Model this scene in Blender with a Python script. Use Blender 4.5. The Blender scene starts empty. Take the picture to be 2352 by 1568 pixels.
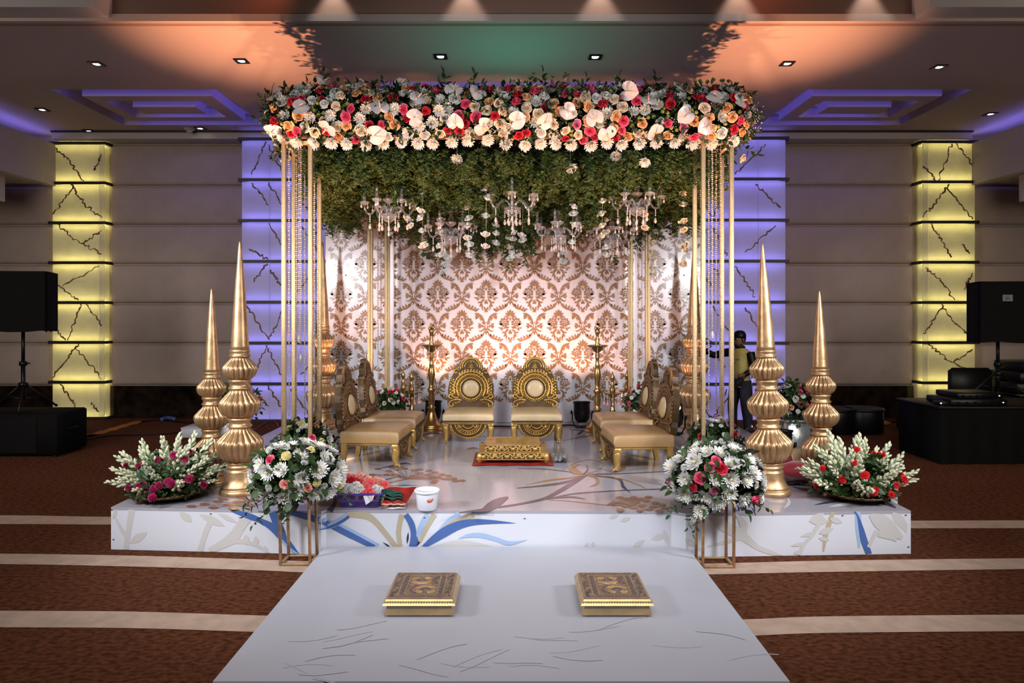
import bpy, math, random
import numpy as np
from mathutils import Vector, Matrix, Quaternion, Euler

# ------------------------------------------------------------------ camera, world, lights, exposure
random.seed(7)
rng = np.random.default_rng(7)
PI = math.pi
SC = bpy.context.scene
COL = SC.collection
F = 1568.0            # focal length in pixels of the 2352 wide frame
CX, HY = 1176.0, 725.0  # principal column, horizon row
EYE = 1.62            # camera height
HS = 0.295            # stage height
CEIL = 4.47

cam_d = bpy.data.cameras.new('camera')
cam = bpy.data.objects.new('camera', cam_d)
COL.objects.link(cam)
cam.location = (0, 0, EYE)
cam.rotation_euler = (PI / 2, 0, 0)
cam_d.sensor_width = 36.0
cam_d.lens = 36.0 * F / 2352.0
cam_d.shift_y = -(784.0 - HY) / 2352.0
cam_d.clip_start = 0.05
SC.camera = cam

SC.view_settings.view_transform = 'Standard'
SC.view_settings.look = 'None'
SC.view_settings.gamma = 1.0
SC.view_settings.use_curve_mapping = False
SC.view_settings.exposure = 0.0
SC.cycles.max_bounces = 6
SC.cycles.diffuse_bounces = 3
SC.cycles.glossy_bounces = 3
SC.cycles.transmission_bounces = 5
SC.cycles.transparent_max_bounces = 10
SC.cycles.sample_clamp_indirect = 4.0
SC.cycles.caustics_reflective = False
SC.cycles.caustics_refractive = False
SC.cycles.use_denoising = True

world = bpy.data.worlds.new('hall')
SC.world = world
world.use_nodes = True
world.node_tree.nodes['Background'].inputs[0].default_value = (1.0, 0.90, 0.84, 1)
world.node_tree.nodes['Background'].inputs[1].default_value = 0.008


def aim(o, target):
    d = Vector(target) - o.location
    o.rotation_euler = d.to_track_quat('-Z', 'Y').to_euler()


def area(name, loc, target, power, size, color=(1, 1, 1), spread=PI, sy=None):
    l = bpy.data.lights.new(name, 'AREA')
    l.energy = power
    l.color = color
    l.size = size
    if sy:
        l.shape = 'RECTANGLE'
        l.size_y = sy
    l.spread = spread
    o = bpy.data.objects.new(name, l)
    o.location = loc
    COL.objects.link(o)
    aim(o, target)
    return o


def spot(name, loc, target, power, angle, color=(1, 1, 1), blend=0.5, radius=0.05):
    l = bpy.data.lights.new(name, 'SPOT')
    l.energy = power
    l.color = color
    l.spot_size = math.radians(angle)
    l.spot_blend = blend
    l.shadow_soft_size = radius
    o = bpy.data.objects.new(name, l)
    o.location = loc
    COL.objects.link(o)
    aim(o, target)
    return o


# two studio lamps on stands either side of the photographer, outside the frame
area('studio_lamp', (-3.6, 2.9, 2.45), (0.4, 6.6, 0.9), 46, 0.5, (0.93, 0.95, 1.0), math.radians(92))
area('studio_lamp', (3.7, 2.9, 2.40), (-0.4, 6.6, 0.9), 43, 0.5, (0.93, 0.95, 1.0), math.radians(92))
for sx in (-1, 1):
    spot('backdrop_fill', (sx * 3.6, 2.9, 2.55), (sx * 0.25, 8.48, 1.75), 215, 40, (0.95, 0.93, 1.0), 0.7, 0.12)  # extra spots at the studio lamps' places, added to brighten the backdrop
for sx in (-1, 1):
    spot('garland_fill', (sx * 3.3, 2.9, 2.75), (sx * 0.9, 6.1, 3.5), 52, 44, (1.0, 0.97, 0.92), 0.9, 0.15)  # fill spots added to lift the upper garland flowers
# wide fill added for the side walls, further out; the left follows the loudspeaker shadow
area('wall_fill', (-5.9, 2.2, 3.0), (-5.3, 10.8, 0.7), 42, 3.4, (1.0, 0.90, 0.82), math.radians(75))
area('wall_fill', (6.0, 2.2, 3.0), (5.3, 10.8, 0.7), 38, 3.6, (1.0, 0.86, 0.74), math.radians(75))
# wide overhead fill added to brighten the stage from the front
area('front_fill', (0, 0.3, 4.7), (0, 5.0, 0.3), 78, 6.5, (0.96, 0.96, 1.0), math.radians(74), 1.2)
ORANGE = (1.0, 0.36, 0.13)
PEACH = (1.0, 0.46, 0.24)
# flood lamps standing on the stage corners, shining up (their cans are built further down)
for sx in (-1, 1):
    spot('flood_beam', (sx * 2.42, 6.15, 0.62), (sx * 2.50, 7.05, 4.47), 1050, 48, (1.0, 0.43, 0.23), 1.0, 0.05)
    spot('flood_beam', (sx * 1.39, 5.27, 0.58), (sx * 1.2, 6.1, 3.4), 560, 80, PEACH, 0.8, 0.06)
# flood lamps on the stage floor before the backdrop
for x, y, p in ((-0.94, 8.16, 62), (-0.22, 7.9, 70), (0.30, 7.9, 70), (0.83, 8.06, 62), (1.3, 8.1, 24)):
    spot('backdrop_beam', (x, y, 0.62), (x * 1.0, 8.48, 1.75), p, 84, (1.0, 0.46, 0.26), 0.9, 0.05)
for sx in (-1, 1):
    spot('side_beam', (sx * 1.86, 7.62, 0.62), (sx * 2.05, 8.2, 2.2), 75, 75, PEACH, 0.8, 0.05)
# coloured lamp lying on the canopy roof, shining on the ceiling
spot('canopy_roof_lamp', (0.0, 7.3, 3.46), (0.0, 7.15, 4.47), 15, 150, (0.015, 0.80, 0.50), 0.9, 0.15)


# ------------------------------------------------------------------ helpers
def P(px, py, Y):
    return Vector(((px - CX) / F * Y, Y, EYE + (HY - py) / F * Y))


def Yf(py, z=0.0):
    return (EYE - z) * F / (py - HY)


def deck(px, py):
    Y = Yf(py, HS)
    return ((px - CX) / F * Y, Y)


def flr(px, py, z=0.0):
    Y = Yf(py, z)
    return ((px - CX) / F * Y, Y)


class MB:
    def __init__(self):
        self.v, self.f, self.m, self.s = [], [], [], []

    def add(self, vs, fs, mi=0, sm=False, M=None):
        b = len(self.v)
        if M is not None:
            vs = [M @ Vector(p) for p in vs]
        self.v.extend(tuple(p) for p in vs)
        for f in fs:
            self.f.append(tuple(i + b for i in f))
            self.m.append(mi)
            self.s.append(sm)
        return self

    def merge(self, o, M=None, dm=0):
        b = len(self.v)
        vs = o.v if M is None else [tuple(M @ Vector(p)) for p in o.v]
        self.v.extend(vs)
        for f, m, s in zip(o.f, o.m, o.s):
            self.f.append(tuple(i + b for i in f))
            self.m.append(m + dm)
            self.s.append(s)
        return self

    def box(self, c, s, mi=0, rz=0.0, M=None, taper=1.0):
        x, y, z = s[0] / 2, s[1] / 2, s[2] / 2
        vs = [Vector((a * x * (taper if d > 0 else 1), b * y * (taper if d > 0 else 1), d * z)) for d in (-1, 1) for a, b in ((-1, -1), (1, -1), (1, 1), (-1, 1))]
        R = Matrix.Rotation(rz, 3, 'Z')
        vs = [R @ p + Vector(c) for p in vs]
        fs = [(3, 2, 1, 0), (4, 5, 6, 7), (0, 1, 5, 4), (1, 2, 6, 5), (2, 3, 7, 6), (3, 0, 4, 7)]
        return self.add(vs, fs, mi, False, M)

    def bbox(self, c, s, mi=0, bev=0.01, M=None):
        """box with chamfered edges"""
        hx, hy, hz = s[0] / 2, s[1] / 2, s[2] / 2
        b = min(bev, hx * .9, hy * .9, hz * .9)
        rings = [(-hz, b), (-hz + b, 0), (hz - b, 0), (hz, b)]
        vs, fs = [], []
        for z, ins in rings:
            X, Y = hx - ins, hy - ins
            k = b * .6 if ins == 0 else b * .3
            for a, d in ((-X + k, -Y), (X - k, -Y), (X, -Y + k), (X, Y - k), (X - k, Y), (-X + k, Y), (-X, Y - k), (-X, -Y + k)):
                vs.append((c[0] + a, c[1] + d, c[2] + z))
        for r in range(3):
            for i in range(8):
                j = (i + 1) % 8
                fs.append((r * 8 + i, r * 8 + j, r * 8 + 8 + j, r * 8 + 8 + i))
        fs.append(tuple(range(7, -1, -1)))
        fs.append(tuple(range(24, 32)))
        return self.add(vs, fs, mi, True, M)

    def lathe(self, prof, n=24, c=(0, 0, 0), mi=0, sm=True, flute=None, M=None):
        """prof: list of (r, z[, flute depth 0..1]); flute: number of ribs"""
        vs, fs = [], []
        for p in prof:
            r, z = p[0], p[1]
            fd = p[2] if len(p) > 2 else 0.0
            for i in range(n):
                a = 2 * PI * i / n
                rr = r
                if flute and fd:
                    rr = r * (1 - fd * (1 - abs(math.sin(a * flute / 2)) ** 0.6))
                vs.append((c[0] + rr * math.cos(a), c[1] + rr * math.sin(a), c[2] + z))
        k = len(prof)
        for j in range(k - 1):
            for i in range(n):
                i2 = (i + 1) % n
                fs.append((j * n + i, j * n + i2, j * n + n + i2, j * n + n + i))
        if prof[0][0] > 1e-5:
            fs.append(tuple(range(n - 1, -1, -1)))
        if prof[-1][0] > 1e-5:
            fs.append(tuple((k - 1) * n + i for i in range(n)))
        return self.add(vs, fs, mi, sm, M)

    def tube(self, pts, r, n=6, mi=0, sm=True, M=None, flat=1.0):
        pts = [Vector(p) for p in pts]
        k = len(pts)
        rs = r if isinstance(r, (list, tuple)) else [r] * k
        t0 = (pts[1] - pts[0]).normalized()
        up = Vector((0, 0, 1)) if abs(t0.z) < 0.9 else Vector((0, 1, 0))
        nrm = (up - t0 * up.dot(t0)).normalized()
        vs, fs = [], []
        for i, p in enumerate(pts):
            t = (pts[min(i + 1, k - 1)] - pts[max(i - 1, 0)]).normalized()
            nrm = (nrm - t * nrm.dot(t)).normalized()
            bn = t.cross(nrm)
            for j in range(n):
                a = 2 * PI * (j + .5) / n
                vs.append(p + (nrm * math.cos(a) * flat + bn * math.sin(a)) * rs[i])
        for i in range(k - 1):
            for j in range(n):
                j2 = (j + 1) % n
                fs.append((i * n + j, i * n + j2, i * n + n + j2, i * n + n + j))
        fs.append(tuple(range(n - 1, -1, -1)))
        fs.append(tuple((k - 1) * n + j for j in range(n)))
        return self.add(vs, fs, mi, sm, M)

    def bar(self, a, b, w, mi=0, d=None):
        """square bar between two points"""
        r = w / 2 * math.sqrt(2)
        return self.tube([a, b], r, 4, mi, False)

    def sphere(self, c, r, n=8, m=6, mi=0, M=None, sc=(1, 1, 1)):
        prof = [(max(0.0, math.sin(PI * j / m)), -math.cos(PI * j / m)) for j in range(m + 1)]
        T = Matrix.Translation(c) @ Matrix.Diagonal((r * sc[0], r * sc[1], r * sc[2], 1))
        prof[0] = (0.001, -1)
        prof[-1] = (0.001, 1)
        return self.lathe(prof, n, mi=mi, M=(M @ T) if M is not None else T)

    def prism(self, poly, z0, z1, mi=0, M=None, sm=False):
        n = len(poly)
        vs = [(x, y, z0) for x, y in poly] + [(x, y, z1) for x, y in poly]
        fs = [tuple(range(n - 1, -1, -1)), tuple(range(n, 2 * n))]
        for i in range(n):
            j = (i + 1) % n
            fs.append((i, j, n + j, n + i))
        return self.add(vs, fs, mi, sm, M)

    def mesh(self, name, mats):
        me = bpy.data.meshes.new(name)
        me.from_pydata(self.v, [], self.f)
        for m in (mats if isinstance(mats, (list, tuple)) else [mats]):
            me.materials.append(m)
        me.polygons.foreach_set('material_index', self.m)
        me.polygons.foreach_set('use_smooth', self.s)
        me.update()
        return me


def ob(name, me, parent=None, loc=(0, 0, 0), rot=(0, 0, 0), sc=None):
    o = bpy.data.objects.new(name, me)
    COL.objects.link(o)
    if parent is not None:
        o.parent = parent
    o.location = loc
    if isinstance(rot, Quaternion):
        o.rotation_mode = 'QUATERNION'
        o.rotation_quaternion = rot
    else:
        o.rotation_euler = rot
    if sc is not None:
        o.scale = (sc, sc, sc) if isinstance(sc, (int, float)) else sc
    return o


def tag(o, label, cat, group=None, kind=None):
    o['label'] = label
    o['category'] = cat
    if group:
        o['group'] = group
    if kind:
        o['kind'] = kind
    return o


def thing(name, label, cat, loc=(0, 0, 0), rot=(0, 0, 0), group=None, sc=None):
    o = ob(name, None, None, loc, rot, sc)
    o.empty_display_size = 0.1
    return tag(o, label, cat, group)


def struct(o):
    o['kind'] = 'structure'
    return o


def stuff(o):
    o['kind'] = 'stuff'
    return o


def copy_tree(o, parent=None):
    c = o.copy()
    COL.objects.link(c)
    c.parent = parent
    for ch in list(KIDS.get(o, ())):
        k = copy_tree(ch, c)
        KIDS.setdefault(c, []).append(k)
    return c


KIDS = {}


def kid(name, me, parent, *a, **k):
    o = ob(name, me, parent, *a, **k)
    KIDS.setdefault(parent, []).append(o)
    return o


def catmull(pts, seg=6):
    pts = [tuple(map(float, p)) for p in pts]
    out = []
    n = len(pts)
    for i in range(n - 1):
        p0, p1, p2, p3 = pts[max(i - 1, 0)], pts[i], pts[i + 1], pts[min(i + 2, n - 1)]
        for s in range(seg):
            t = s / seg
            out.append(tuple(0.5 * (2 * b + (c - a) * t + (2 * a - 5 * b + 4 * c - d) * t * t + (3 * b - a - 3 * c + d) * t ** 3) for a, b, c, d in zip(p0, p1, p2, p3)))
    out.append(pts[-1])
    return out


def ribbon(pts, seg=6):
    """pts (x, y, width) -> quads of a 2D ribbon: list of left/right points"""
    c = catmull(pts, seg)
    L, R = [], []
    for i, (x, y, w) in enumerate(c):
        a, b = c[max(i - 1, 0)], c[min(i + 1, len(c) - 1)]
        dx, dy = b[0] - a[0], b[1] - a[1]
        l = math.hypot(dx, dy) or 1
        nx, ny = -dy / l, dx / l
        w = max(w, 0.0) / 2
        L.append((x + nx * w, y + ny * w))
        R.append((x - nx * w, y - ny * w))
    return L, R


def leaf2d(x, y, ang, ln, wd, n=5):
    """pointed leaf outline starting at x,y"""
    ca, sa = math.cos(ang), math.sin(ang)
    up, dn = [], []
    for i in range(n + 1):
        t = i / n
        w = wd / 2 * math.sin(PI * t ** 0.8) if 0 < i < n else 0
        up.append((t * ln, w))
        dn.append((t * ln, -w))
    pts = up + dn[-2:0:-1]
    return [(x + a * ca - b * sa, y + a * sa + b * ca) for a, b in pts]


# ------------------------------------------------------------------ materials
def mat(name, col, rough=0.5, metal=0.0, var=0.0, vscale=8.0, bump=0.0, bscale=40.0, col2=None, emit=None, estr=0.0, coat=0.0, coatr=0.03, trans=0.0, alpha=1.0, spec=None, sheen=0.0, stretch=None, sub=0.0):
    m = bpy.data.materials.new(name)
    m.use_nodes = True
    nt = m.node_tree
    N, L = nt.nodes, nt.links
    b = N['Principled BSDF']
    b.inputs['Base Color'].default_value = (*col, 1)
    b.inputs['Roughness'].default_value = rough
    b.inputs['Metallic'].default_value = metal
    b.inputs['Coat Weight'].default_value = coat
    b.inputs['Coat Roughness'].default_value = coatr
    b.inputs['Transmission Weight'].default_value = trans
    b.inputs['Alpha'].default_value = alpha
    if spec is not None:
        b.inputs['Specular IOR Level'].default_value = spec
    if sheen:
        b.inputs['Sheen Weight'].default_value = sheen
    if emit:
        b.inputs['Emission Color'].default_value = (*emit, 1)
        b.inputs['Emission Strength'].default_value = estr
    if var or bump:
        tc = N.new('ShaderNodeTexCoord')
        src = tc.outputs['Object']
        if stretch:
            mp = N.new('ShaderNodeMapping')
            mp.inputs['Scale'].default_value = stretch
            L.new(src, mp.inputs['Vector'])
            src = mp.outputs['Vector']
    if var:
        nz = N.new('ShaderNodeTexNoise')
        nz.inputs['Scale'].default_value = vscale
        nz.inputs['Detail'].default_value = 5
        L.new(src, nz.inputs['Vector'])
        r = N.new('ShaderNodeValToRGB')
        c2 = col2 or tuple(max(0, c * (1 - var)) for c in col)
        r.color_ramp.elements[0].color = (*c2, 1)
        r.color_ramp.elements[1].color = (*col, 1)
        r.color_ramp.elements[0].position = 0.35
        r.color_ramp.elements[1].position = 0.62
        L.new(nz.outputs['Fac'], r.inputs['Fac'])
        L.new(r.outputs['Color'], b.inputs['Base Color'])
    if bump:
        n2 = N.new('ShaderNodeTexNoise')
        n2.inputs['Scale'].default_value = bscale
        n2.inputs['Detail'].default_value = 4
        L.new(src, n2.inputs['Vector'])
        bp = N.new('ShaderNodeBump')
        bp.inputs['Strength'].default_value = bump
        bp.inputs['Distance'].default_value = 0.02
        L.new(n2.outputs['Fac'], bp.inputs['Height'])
        L.new(bp.outputs['Normal'], b.inputs['Normal'])
    return m


M = {}
M['carpet'] = mat('carpet_brown', (0.155, 0.053, 0.022), 0.95, var=1, vscale=26, col2=(0.060, 0.017, 0.006), bump=0.6, bscale=160, spec=0.1, stretch=(1, 1.7, 1))
M['stripe'] = mat('carpet_beige', (0.52, 0.37, 0.28), 0.95, var=0.16, vscale=9, bump=0.4, bscale=160, spec=0.1)
M['ceiling'] = mat('ceiling_paint', (0.52, 0.41, 0.36), 0.85)
M['fascia'] = mat('brown_bulkhead_paint', (0.36, 0.21, 0.15), 0.8)
M['plaster'] = mat('plaster_paint', (0.55, 0.49, 0.46), 0.8)
M['fabric'] = mat('wall_fabric', (0.44, 0.355, 0.295), 0.9, var=0.10, vscale=3, bump=0.15, bscale=120, spec=0.2)
M['marble_dark'] = mat('dark_marble', (0.020, 0.012, 0.008), 0.12, var=0.9, vscale=6, col2=(0.003, 0.0025, 0.002))
M['onyx'] = mat('pale_onyx', (0.74, 0.70, 0.60), 0.4, var=0.10, vscale=5)
M['onyx_white'] = mat('pale_marble', (0.78, 0.76, 0.76), 0.35, var=0.06, vscale=4)


def translucent(m, w):
    nt = m.node_tree
    N, L = nt.nodes, nt.links
    b = N['Principled BSDF']
    t = N.new('ShaderNodeBsdfTranslucent')
    if b.inputs['Base Color'].is_linked:
        L.new(b.inputs['Base Color'].links[0].from_socket, t.inputs['Color'])
    else:
        t.inputs['Color'].default_value = b.inputs['Base Color'].default_value
    x = N.new('ShaderNodeMixShader')
    x.inputs[0].default_value = w
    L.new(b.outputs[0], x.inputs[1])
    L.new(t.outputs[0], x.inputs[2])
    L.new(x.outputs[0], N['Material Output'].inputs[0])


translucent(M['onyx'], 0.45)
translucent(M['onyx_white'], 0.40)
M['vein'] = mat('marble_vein', (0.20, 0.095, 0.030), 0.5)
M['bar'] = mat('dark_wood_bar', (0.018, 0.012, 0.010), 0.45)
M['led_y'] = mat('yellow_led', (0.9, 0.8, 0.3), 0.5, emit=(1.0, 0.88, 0.27), estr=17)
M['led_b'] = mat('blue_led', (0.3, 0.3, 0.9), 0.5, emit=(0.22, 0.20, 1.0), estr=14)
M['led_c'] = mat('cove_blue_led', (0.3, 0.3, 0.9), 0.5, emit=(0.12, 0.12, 1.0), estr=6)
M['lens'] = mat('downlight_lens', (1, 1, 1), 0.4, emit=(1, 0.98, 0.95), estr=6)
M['black'] = mat('black_plastic', (0.004, 0.004, 0.0045), 0.4, spec=0.25)
M['matte'] = mat('matte_black_cloth', (0.0025, 0.0025, 0.0025), 0.8, bump=0.2, bscale=20, spec=0.12)
M['vinyl'] = mat('glossy_white_vinyl', (0.40, 0.38, 0.425), 0.16, bump=0.03, bscale=5, coat=0.2)
M['vinyl_front'] = mat('white_vinyl', (0.72, 0.73, 0.79), 0.35, bump=0.03, bscale=5)
M['walk'] = mat('satin_white_board', (0.46, 0.46, 0.505), 0.38, var=0.06, vscale=1.5, bump=0.02, bscale=6)
M['gold'] = mat('gold_leaf', (0.64, 0.39, 0.195), 0.40, 0.78, var=0.35, vscale=10, bump=0.10, bscale=30)
M['gold_pole'] = mat('gold_sequin_pole', (0.86, 0.62, 0.34), 0.4, 0.4, var=0.3, vscale=120, bump=0.3, bscale=150)
M['gold_wire'] = mat('rose_gold_frame', (0.55, 0.33, 0.17), 0.42, 0.6, var=0.3, vscale=25)
M['brass'] = mat('polished_brass', (0.50, 0.31, 0.11), 0.30, 0.9, var=0.3, vscale=12)
M['carved'] = mat('antique_gold_carving', (0.64, 0.37, 0.09), 0.32, 0.7, var=0.4, vscale=14, bump=0.2, bscale=60)
M['carved_base'] = mat('recess_shade_gold', (0.095, 0.048, 0.014), 0.5, 0.3, var=0.5, vscale=18)  # gold darkened so the ground between the carving reads as shaded recess
M['carved_shade'] = mat('shaded_gold_carving', (0.21, 0.11, 0.04), 0.40, 0.4, var=0.4, vscale=14)  # same gold carving with the side chairs' shade put into the colour
M['carved_dark'] = mat('recessed_dark_wood', (0.06, 0.030, 0.012), 0.6)
M['gold_paint'] = mat('gold_paint', (0.58, 0.35, 0.10), 0.34, 0.55, var=0.25, vscale=15)
M['cream'] = mat('cream_leatherette', (0.60, 0.43, 0.23), 0.36, var=0.2, vscale=5, bump=0.1, bscale=12)
M['tan'] = mat('tan_leatherette', (0.38, 0.22, 0.09), 0.34, var=0.25, vscale=4, bump=0.1, bscale=12)
M['backdrop'] = mat('white_printed_vinyl', (0.72, 0.68, 0.74), 0.32, bump=0.05, bscale=3, coat=0.9, coatr=0.2)
M['damask'] = mat('bronze_print', (0.36, 0.20, 0.095), 0.5, var=0.45, vscale=60, coat=0.9, coatr=0.2)
M['leaf'] = mat('green_leaf', (0.036, 0.078, 0.016), 0.5, var=0.5, vscale=20)
M['leaf_dark'] = mat('dark_green_leaf', (0.018, 0.045, 0.014), 0.5, var=0.4, vscale=20)
M['fern'] = mat('asparagus_fern', (0.075, 0.112, 0.018), 0.55, var=0.6, vscale=5, col2=(0.030, 0.062, 0.010))
M['stem'] = mat('flower_stem', (0.06, 0.11, 0.03), 0.6)
M['white'] = mat('white_petal', (0.80, 0.78, 0.73), 0.6)
M['creamp'] = mat('cream_petal', (0.86, 0.74, 0.56), 0.6)
M['peach'] = mat('peach_petal', (0.88, 0.52, 0.26), 0.6)
M['red'] = mat('crimson_petal', (0.62, 0.022, 0.050), 0.55)
M['pink'] = mat('hot_pink_petal', (0.82, 0.10, 0.20), 0.55)
M['lilac'] = mat('lilac_petal', (0.72, 0.20, 0.36), 0.55)
M['coral'] = mat('coral_petal', (0.90, 0.16, 0.17), 0.55)
M['salmon'] = mat('salmon_petal', (0.88, 0.40, 0.32), 0.55)
M['scarlet'] = mat('scarlet_petal', (0.66, 0.015, 0.012), 0.55)
M['magenta'] = mat('magenta_petal', (0.36, 0.012, 0.085), 0.55)
M['lemon'] = mat('lemon_petal', (0.90, 0.78, 0.36), 0.6)
M['anth'] = mat('white_anthurium', (0.78, 0.68, 0.65), 0.3, var=0.16, vscale=3, stretch=(1, 9, 1))
M['spadix'] = mat('spadix_peach', (0.85, 0.50, 0.30), 0.5)
M['lime'] = mat('lime_button', (0.26, 0.28, 0.045), 0.6)
M['bud'] = mat('tuberose_bud', (0.74, 0.76, 0.55), 0.5, var=0.25, vscale=14, col2=(0.48, 0.58, 0.32))
M['budtip'] = mat('tuberose_tip', (0.82, 0.62, 0.50), 0.5)
M['gerb'] = mat('orange_gerbera', (0.90, 0.42, 0.04), 0.5)
M['purple'] = mat('purple_plastic', (0.085, 0.040, 0.28), 0.35)
M['bucket'] = mat('white_plastic', (0.82, 0.83, 0.88), 0.3)
M['paper'] = mat('white_paper', (0.82, 0.82, 0.84), 0.7)
M['ink'] = mat('black_ink', (0.03, 0.04, 0.05), 0.6)
M['redink'] = mat('red_ink', (0.72, 0.05, 0.03), 0.5)
M['redcloth'] = mat('red_cloth', (0.42, 0.018, 0.010), 0.5, var=0.5, vscale=14, bump=0.4, bscale=20)
M['velvet'] = mat('red_velvet', (0.26, 0.006, 0.015), 0.7, sheen=0.4, bump=0.2, bscale=12)
M['greencloth'] = mat('green_cloth', (0.01, 0.12, 0.085), 0.55, var=0.5, vscale=25)
M['silver'] = mat('silver_foil', (0.62, 0.66, 0.70), 0.3, 0.75, var=0.3, vscale=6, bump=0.5, bscale=9)
M['chrome'] = mat('chrome', (0.7, 0.7, 0.72), 0.15, 1.0)


def glass(name, tint, edge=0.35, base=0.08):
    m = bpy.data.materials.new(name)
    m.use_nodes = True
    nt = m.node_tree
    N, L = nt.nodes, nt.links
    N.clear()
    o = N.new('ShaderNodeOutputMaterial')
    mx = N.new('ShaderNodeMixShader')
    tr = N.new('ShaderNodeBsdfTransparent')
    tr.inputs[0].default_value = (0.93, 0.93, 0.95, 1)
    gl = N.new('ShaderNodeBsdfGlossy')
    gl.inputs[0].default_value = (*tint, 1)
    gl.inputs['Roughness'].default_value = 0.12
    df = N.new('ShaderNodeBsdfDiffuse')
    df.inputs[0].default_value = (*tint, 1)
    m2 = N.new('ShaderNodeMixShader')
    m2.inputs[0].default_value = 0.30
    lw = N.new('ShaderNodeLayerWeight')
    lw.inputs['Blend'].default_value = edge
    ma = N.new('ShaderNodeMath')
    ma.operation = 'MULTIPLY_ADD'
    ma.inputs[1].default_value = 0.85
    ma.inputs[2].default_value = base
    L.new(lw.outputs['Facing'], ma.inputs[0])
    L.new(gl.outputs[0], m2.inputs[1])
    L.new(df.outputs[0], m2.inputs[2])
    L.new(ma.outputs[0], mx.inputs[0])
    L.new(tr.outputs[0], mx.inputs[1])
    L.new(m2.outputs[0], mx.inputs[2])
    L.new(mx.outputs[0], o.inputs[0])
    return m


M['crystal'] = glass('crystal_glass', (0.95, 0.93, 0.95))
M['bead'] = mat('crystal_bead', (0.86, 0.74, 0.68), 0.12, 0.3, spec=1.0)
M['film'] = mat('clear_film', (0.8, 0.8, 0.85), 0.08, alpha=0.10, spec=0.8)
M['thread'] = mat('thread', (0.35, 0.36, 0.28), 0.6)
M['skin'] = mat('skin', (0.20, 0.085, 0.045), 0.5)
M['shirt'] = mat('olive_yellow_cotton', (0.46, 0.38, 0.11), 0.8, bump=0.3, bscale=14)
M['jeans'] = mat('navy_denim', (0.012, 0.014, 0.026), 0.8)
M['hair'] = mat('black_hair', (0.01, 0.008, 0.007), 0.6)
M['flame'] = mat('lamp_glass_lit', (1, 0.9, 0.7), 0.3, emit=(1.0, 0.62, 0.32), estr=9)
M['orangecloth'] = mat('orange_cable_cover', (0.38, 0.14, 0.02), 0.8)
M['steelbox'] = mat('pale_grey_paint', (0.62, 0.66, 0.74), 0.45)
M['bluep'] = mat('blue_plastic', (0.06, 0.10, 0.30), 0.3)
# prints on the stage vinyl
M['p_blue'] = mat('print_blue', (0.075, 0.15, 0.40), 0.3)
M['p_lblue'] = mat('print_light_blue', (0.38, 0.52, 0.76), 0.3)
M['p_navy'] = mat('print_navy', (0.02, 0.03, 0.10), 0.3)
M['p_beige'] = mat('print_beige', (0.62, 0.60, 0.58), 0.3)
M['p_sand'] = mat('print_sand', (0.52, 0.44, 0.30), 0.3)
M['p_dusk'] = mat('print_dusk', (0.070, 0.058, 0.100), 0.18)
M['p_rust'] = mat('print_rust', (0.27, 0.125, 0.085), 0.18)
M['p_tan'] = mat('print_tan', (0.34, 0.19, 0.08), 0.18)
M['p_grey'] = mat('print_faint_grey', (0.438, 0.438, 0.483), 0.38)
# ------------------------------------------------------------------ the hall
# floor
fl = MB()
fl.add([(-12, -1.5, 0), (12, -1.5, 0), (12, 11.2, 0), (-12, 11.2, 0)], [(0, 1, 2, 3)])
floor = struct(ob('floor', fl.mesh('floor', M['carpet'])))
STR = [
    [(-500, 1193, 20), (0, 1193, 20), (130, 1194, 19), (255, 1195.5, 18), (700, 1199, 18)],
    [(1700, 1205, 17), (2092, 1204, 17.5), (2352, 1203.5, 18), (2900, 1203, 18)],
    [(-500, 1281, 24), (0, 1283, 24), (300, 1288, 25), (600, 1297, 25), (700, 1301, 26), (900, 1304, 26)],
    [(1450, 1308, 26), (1640, 1306, 25), (1900, 1300, 26), (2352, 1294, 25), (2900, 1290, 25)],
    [(-500, 1418, 38), (0, 1421, 38), (300, 1423, 38), (600, 1432, 38), (800, 1436, 38)],
    [(1500, 1445, 38), (1710, 1441, 38), (1900, 1434, 38), (2352, 1430, 38), (2900, 1428, 38)],
]
for s in STR:
    b = MB()
    c = catmull(s, 6)
    vs, fs = [], []
    for x, y, w in c:
        for q in (y - w / 2, y + w / 2):
            X, Y = flr(x, q, 0.003)
            vs.append((X, Y, 0.003))
    for i in range(len(c) - 1):
        fs.append((2 * i, 2 * i + 1, 2 * i + 3, 2 * i + 2))
    b.add(vs, fs)
    ob('carpet_stripe', b.mesh('carpet_stripe', M['stripe']), floor)

# ceiling with lit recesses: a height field of rectangular cells
YE = 6.72


def ring(x0, x1, y0, y1):
    return (x0, x1, y0, y1)


COVES = []
for sx in (-1, 1):
    def fx(a, b):
        return (a, b) if sx < 0 else (-b, -a)
    for o, i in (((-5.80, -3.70, 8.60, 10.20), (-5.58, -3.90, 8.86, 9.98)), ((-5.40, -4.10, 9.06, 9.80), (-5.18, -4.32, 9.32, 9.64))):
        a = fx(o[0], o[1]); b_ = fx(i[0], i[1])
        COVES.append(((a[0], a[1], o[2], o[3]), (b_[0], b_[1], i[2], i[3])))
COVES.append(((-1.9, 1.9, 8.30, 10.2), (-1.65, 1.65, 8.56, 9.95)))
xs = sorted({-12, 12, -7.12, 7.12} | {v for c in COVES for r in c for v in r[:2]})
ys = sorted({YE, 11.2} | {v for c in COVES for r in c for v in r[2:]})


def inside(x, y, r):
    return r[0] < x < r[1] and r[2] < y < r[3]


def level(x, y):
    for o, i in COVES:
        if inside(x, y, o) and not inside(x, y, i):
            return CEIL + 0.13
    return CEIL


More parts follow.
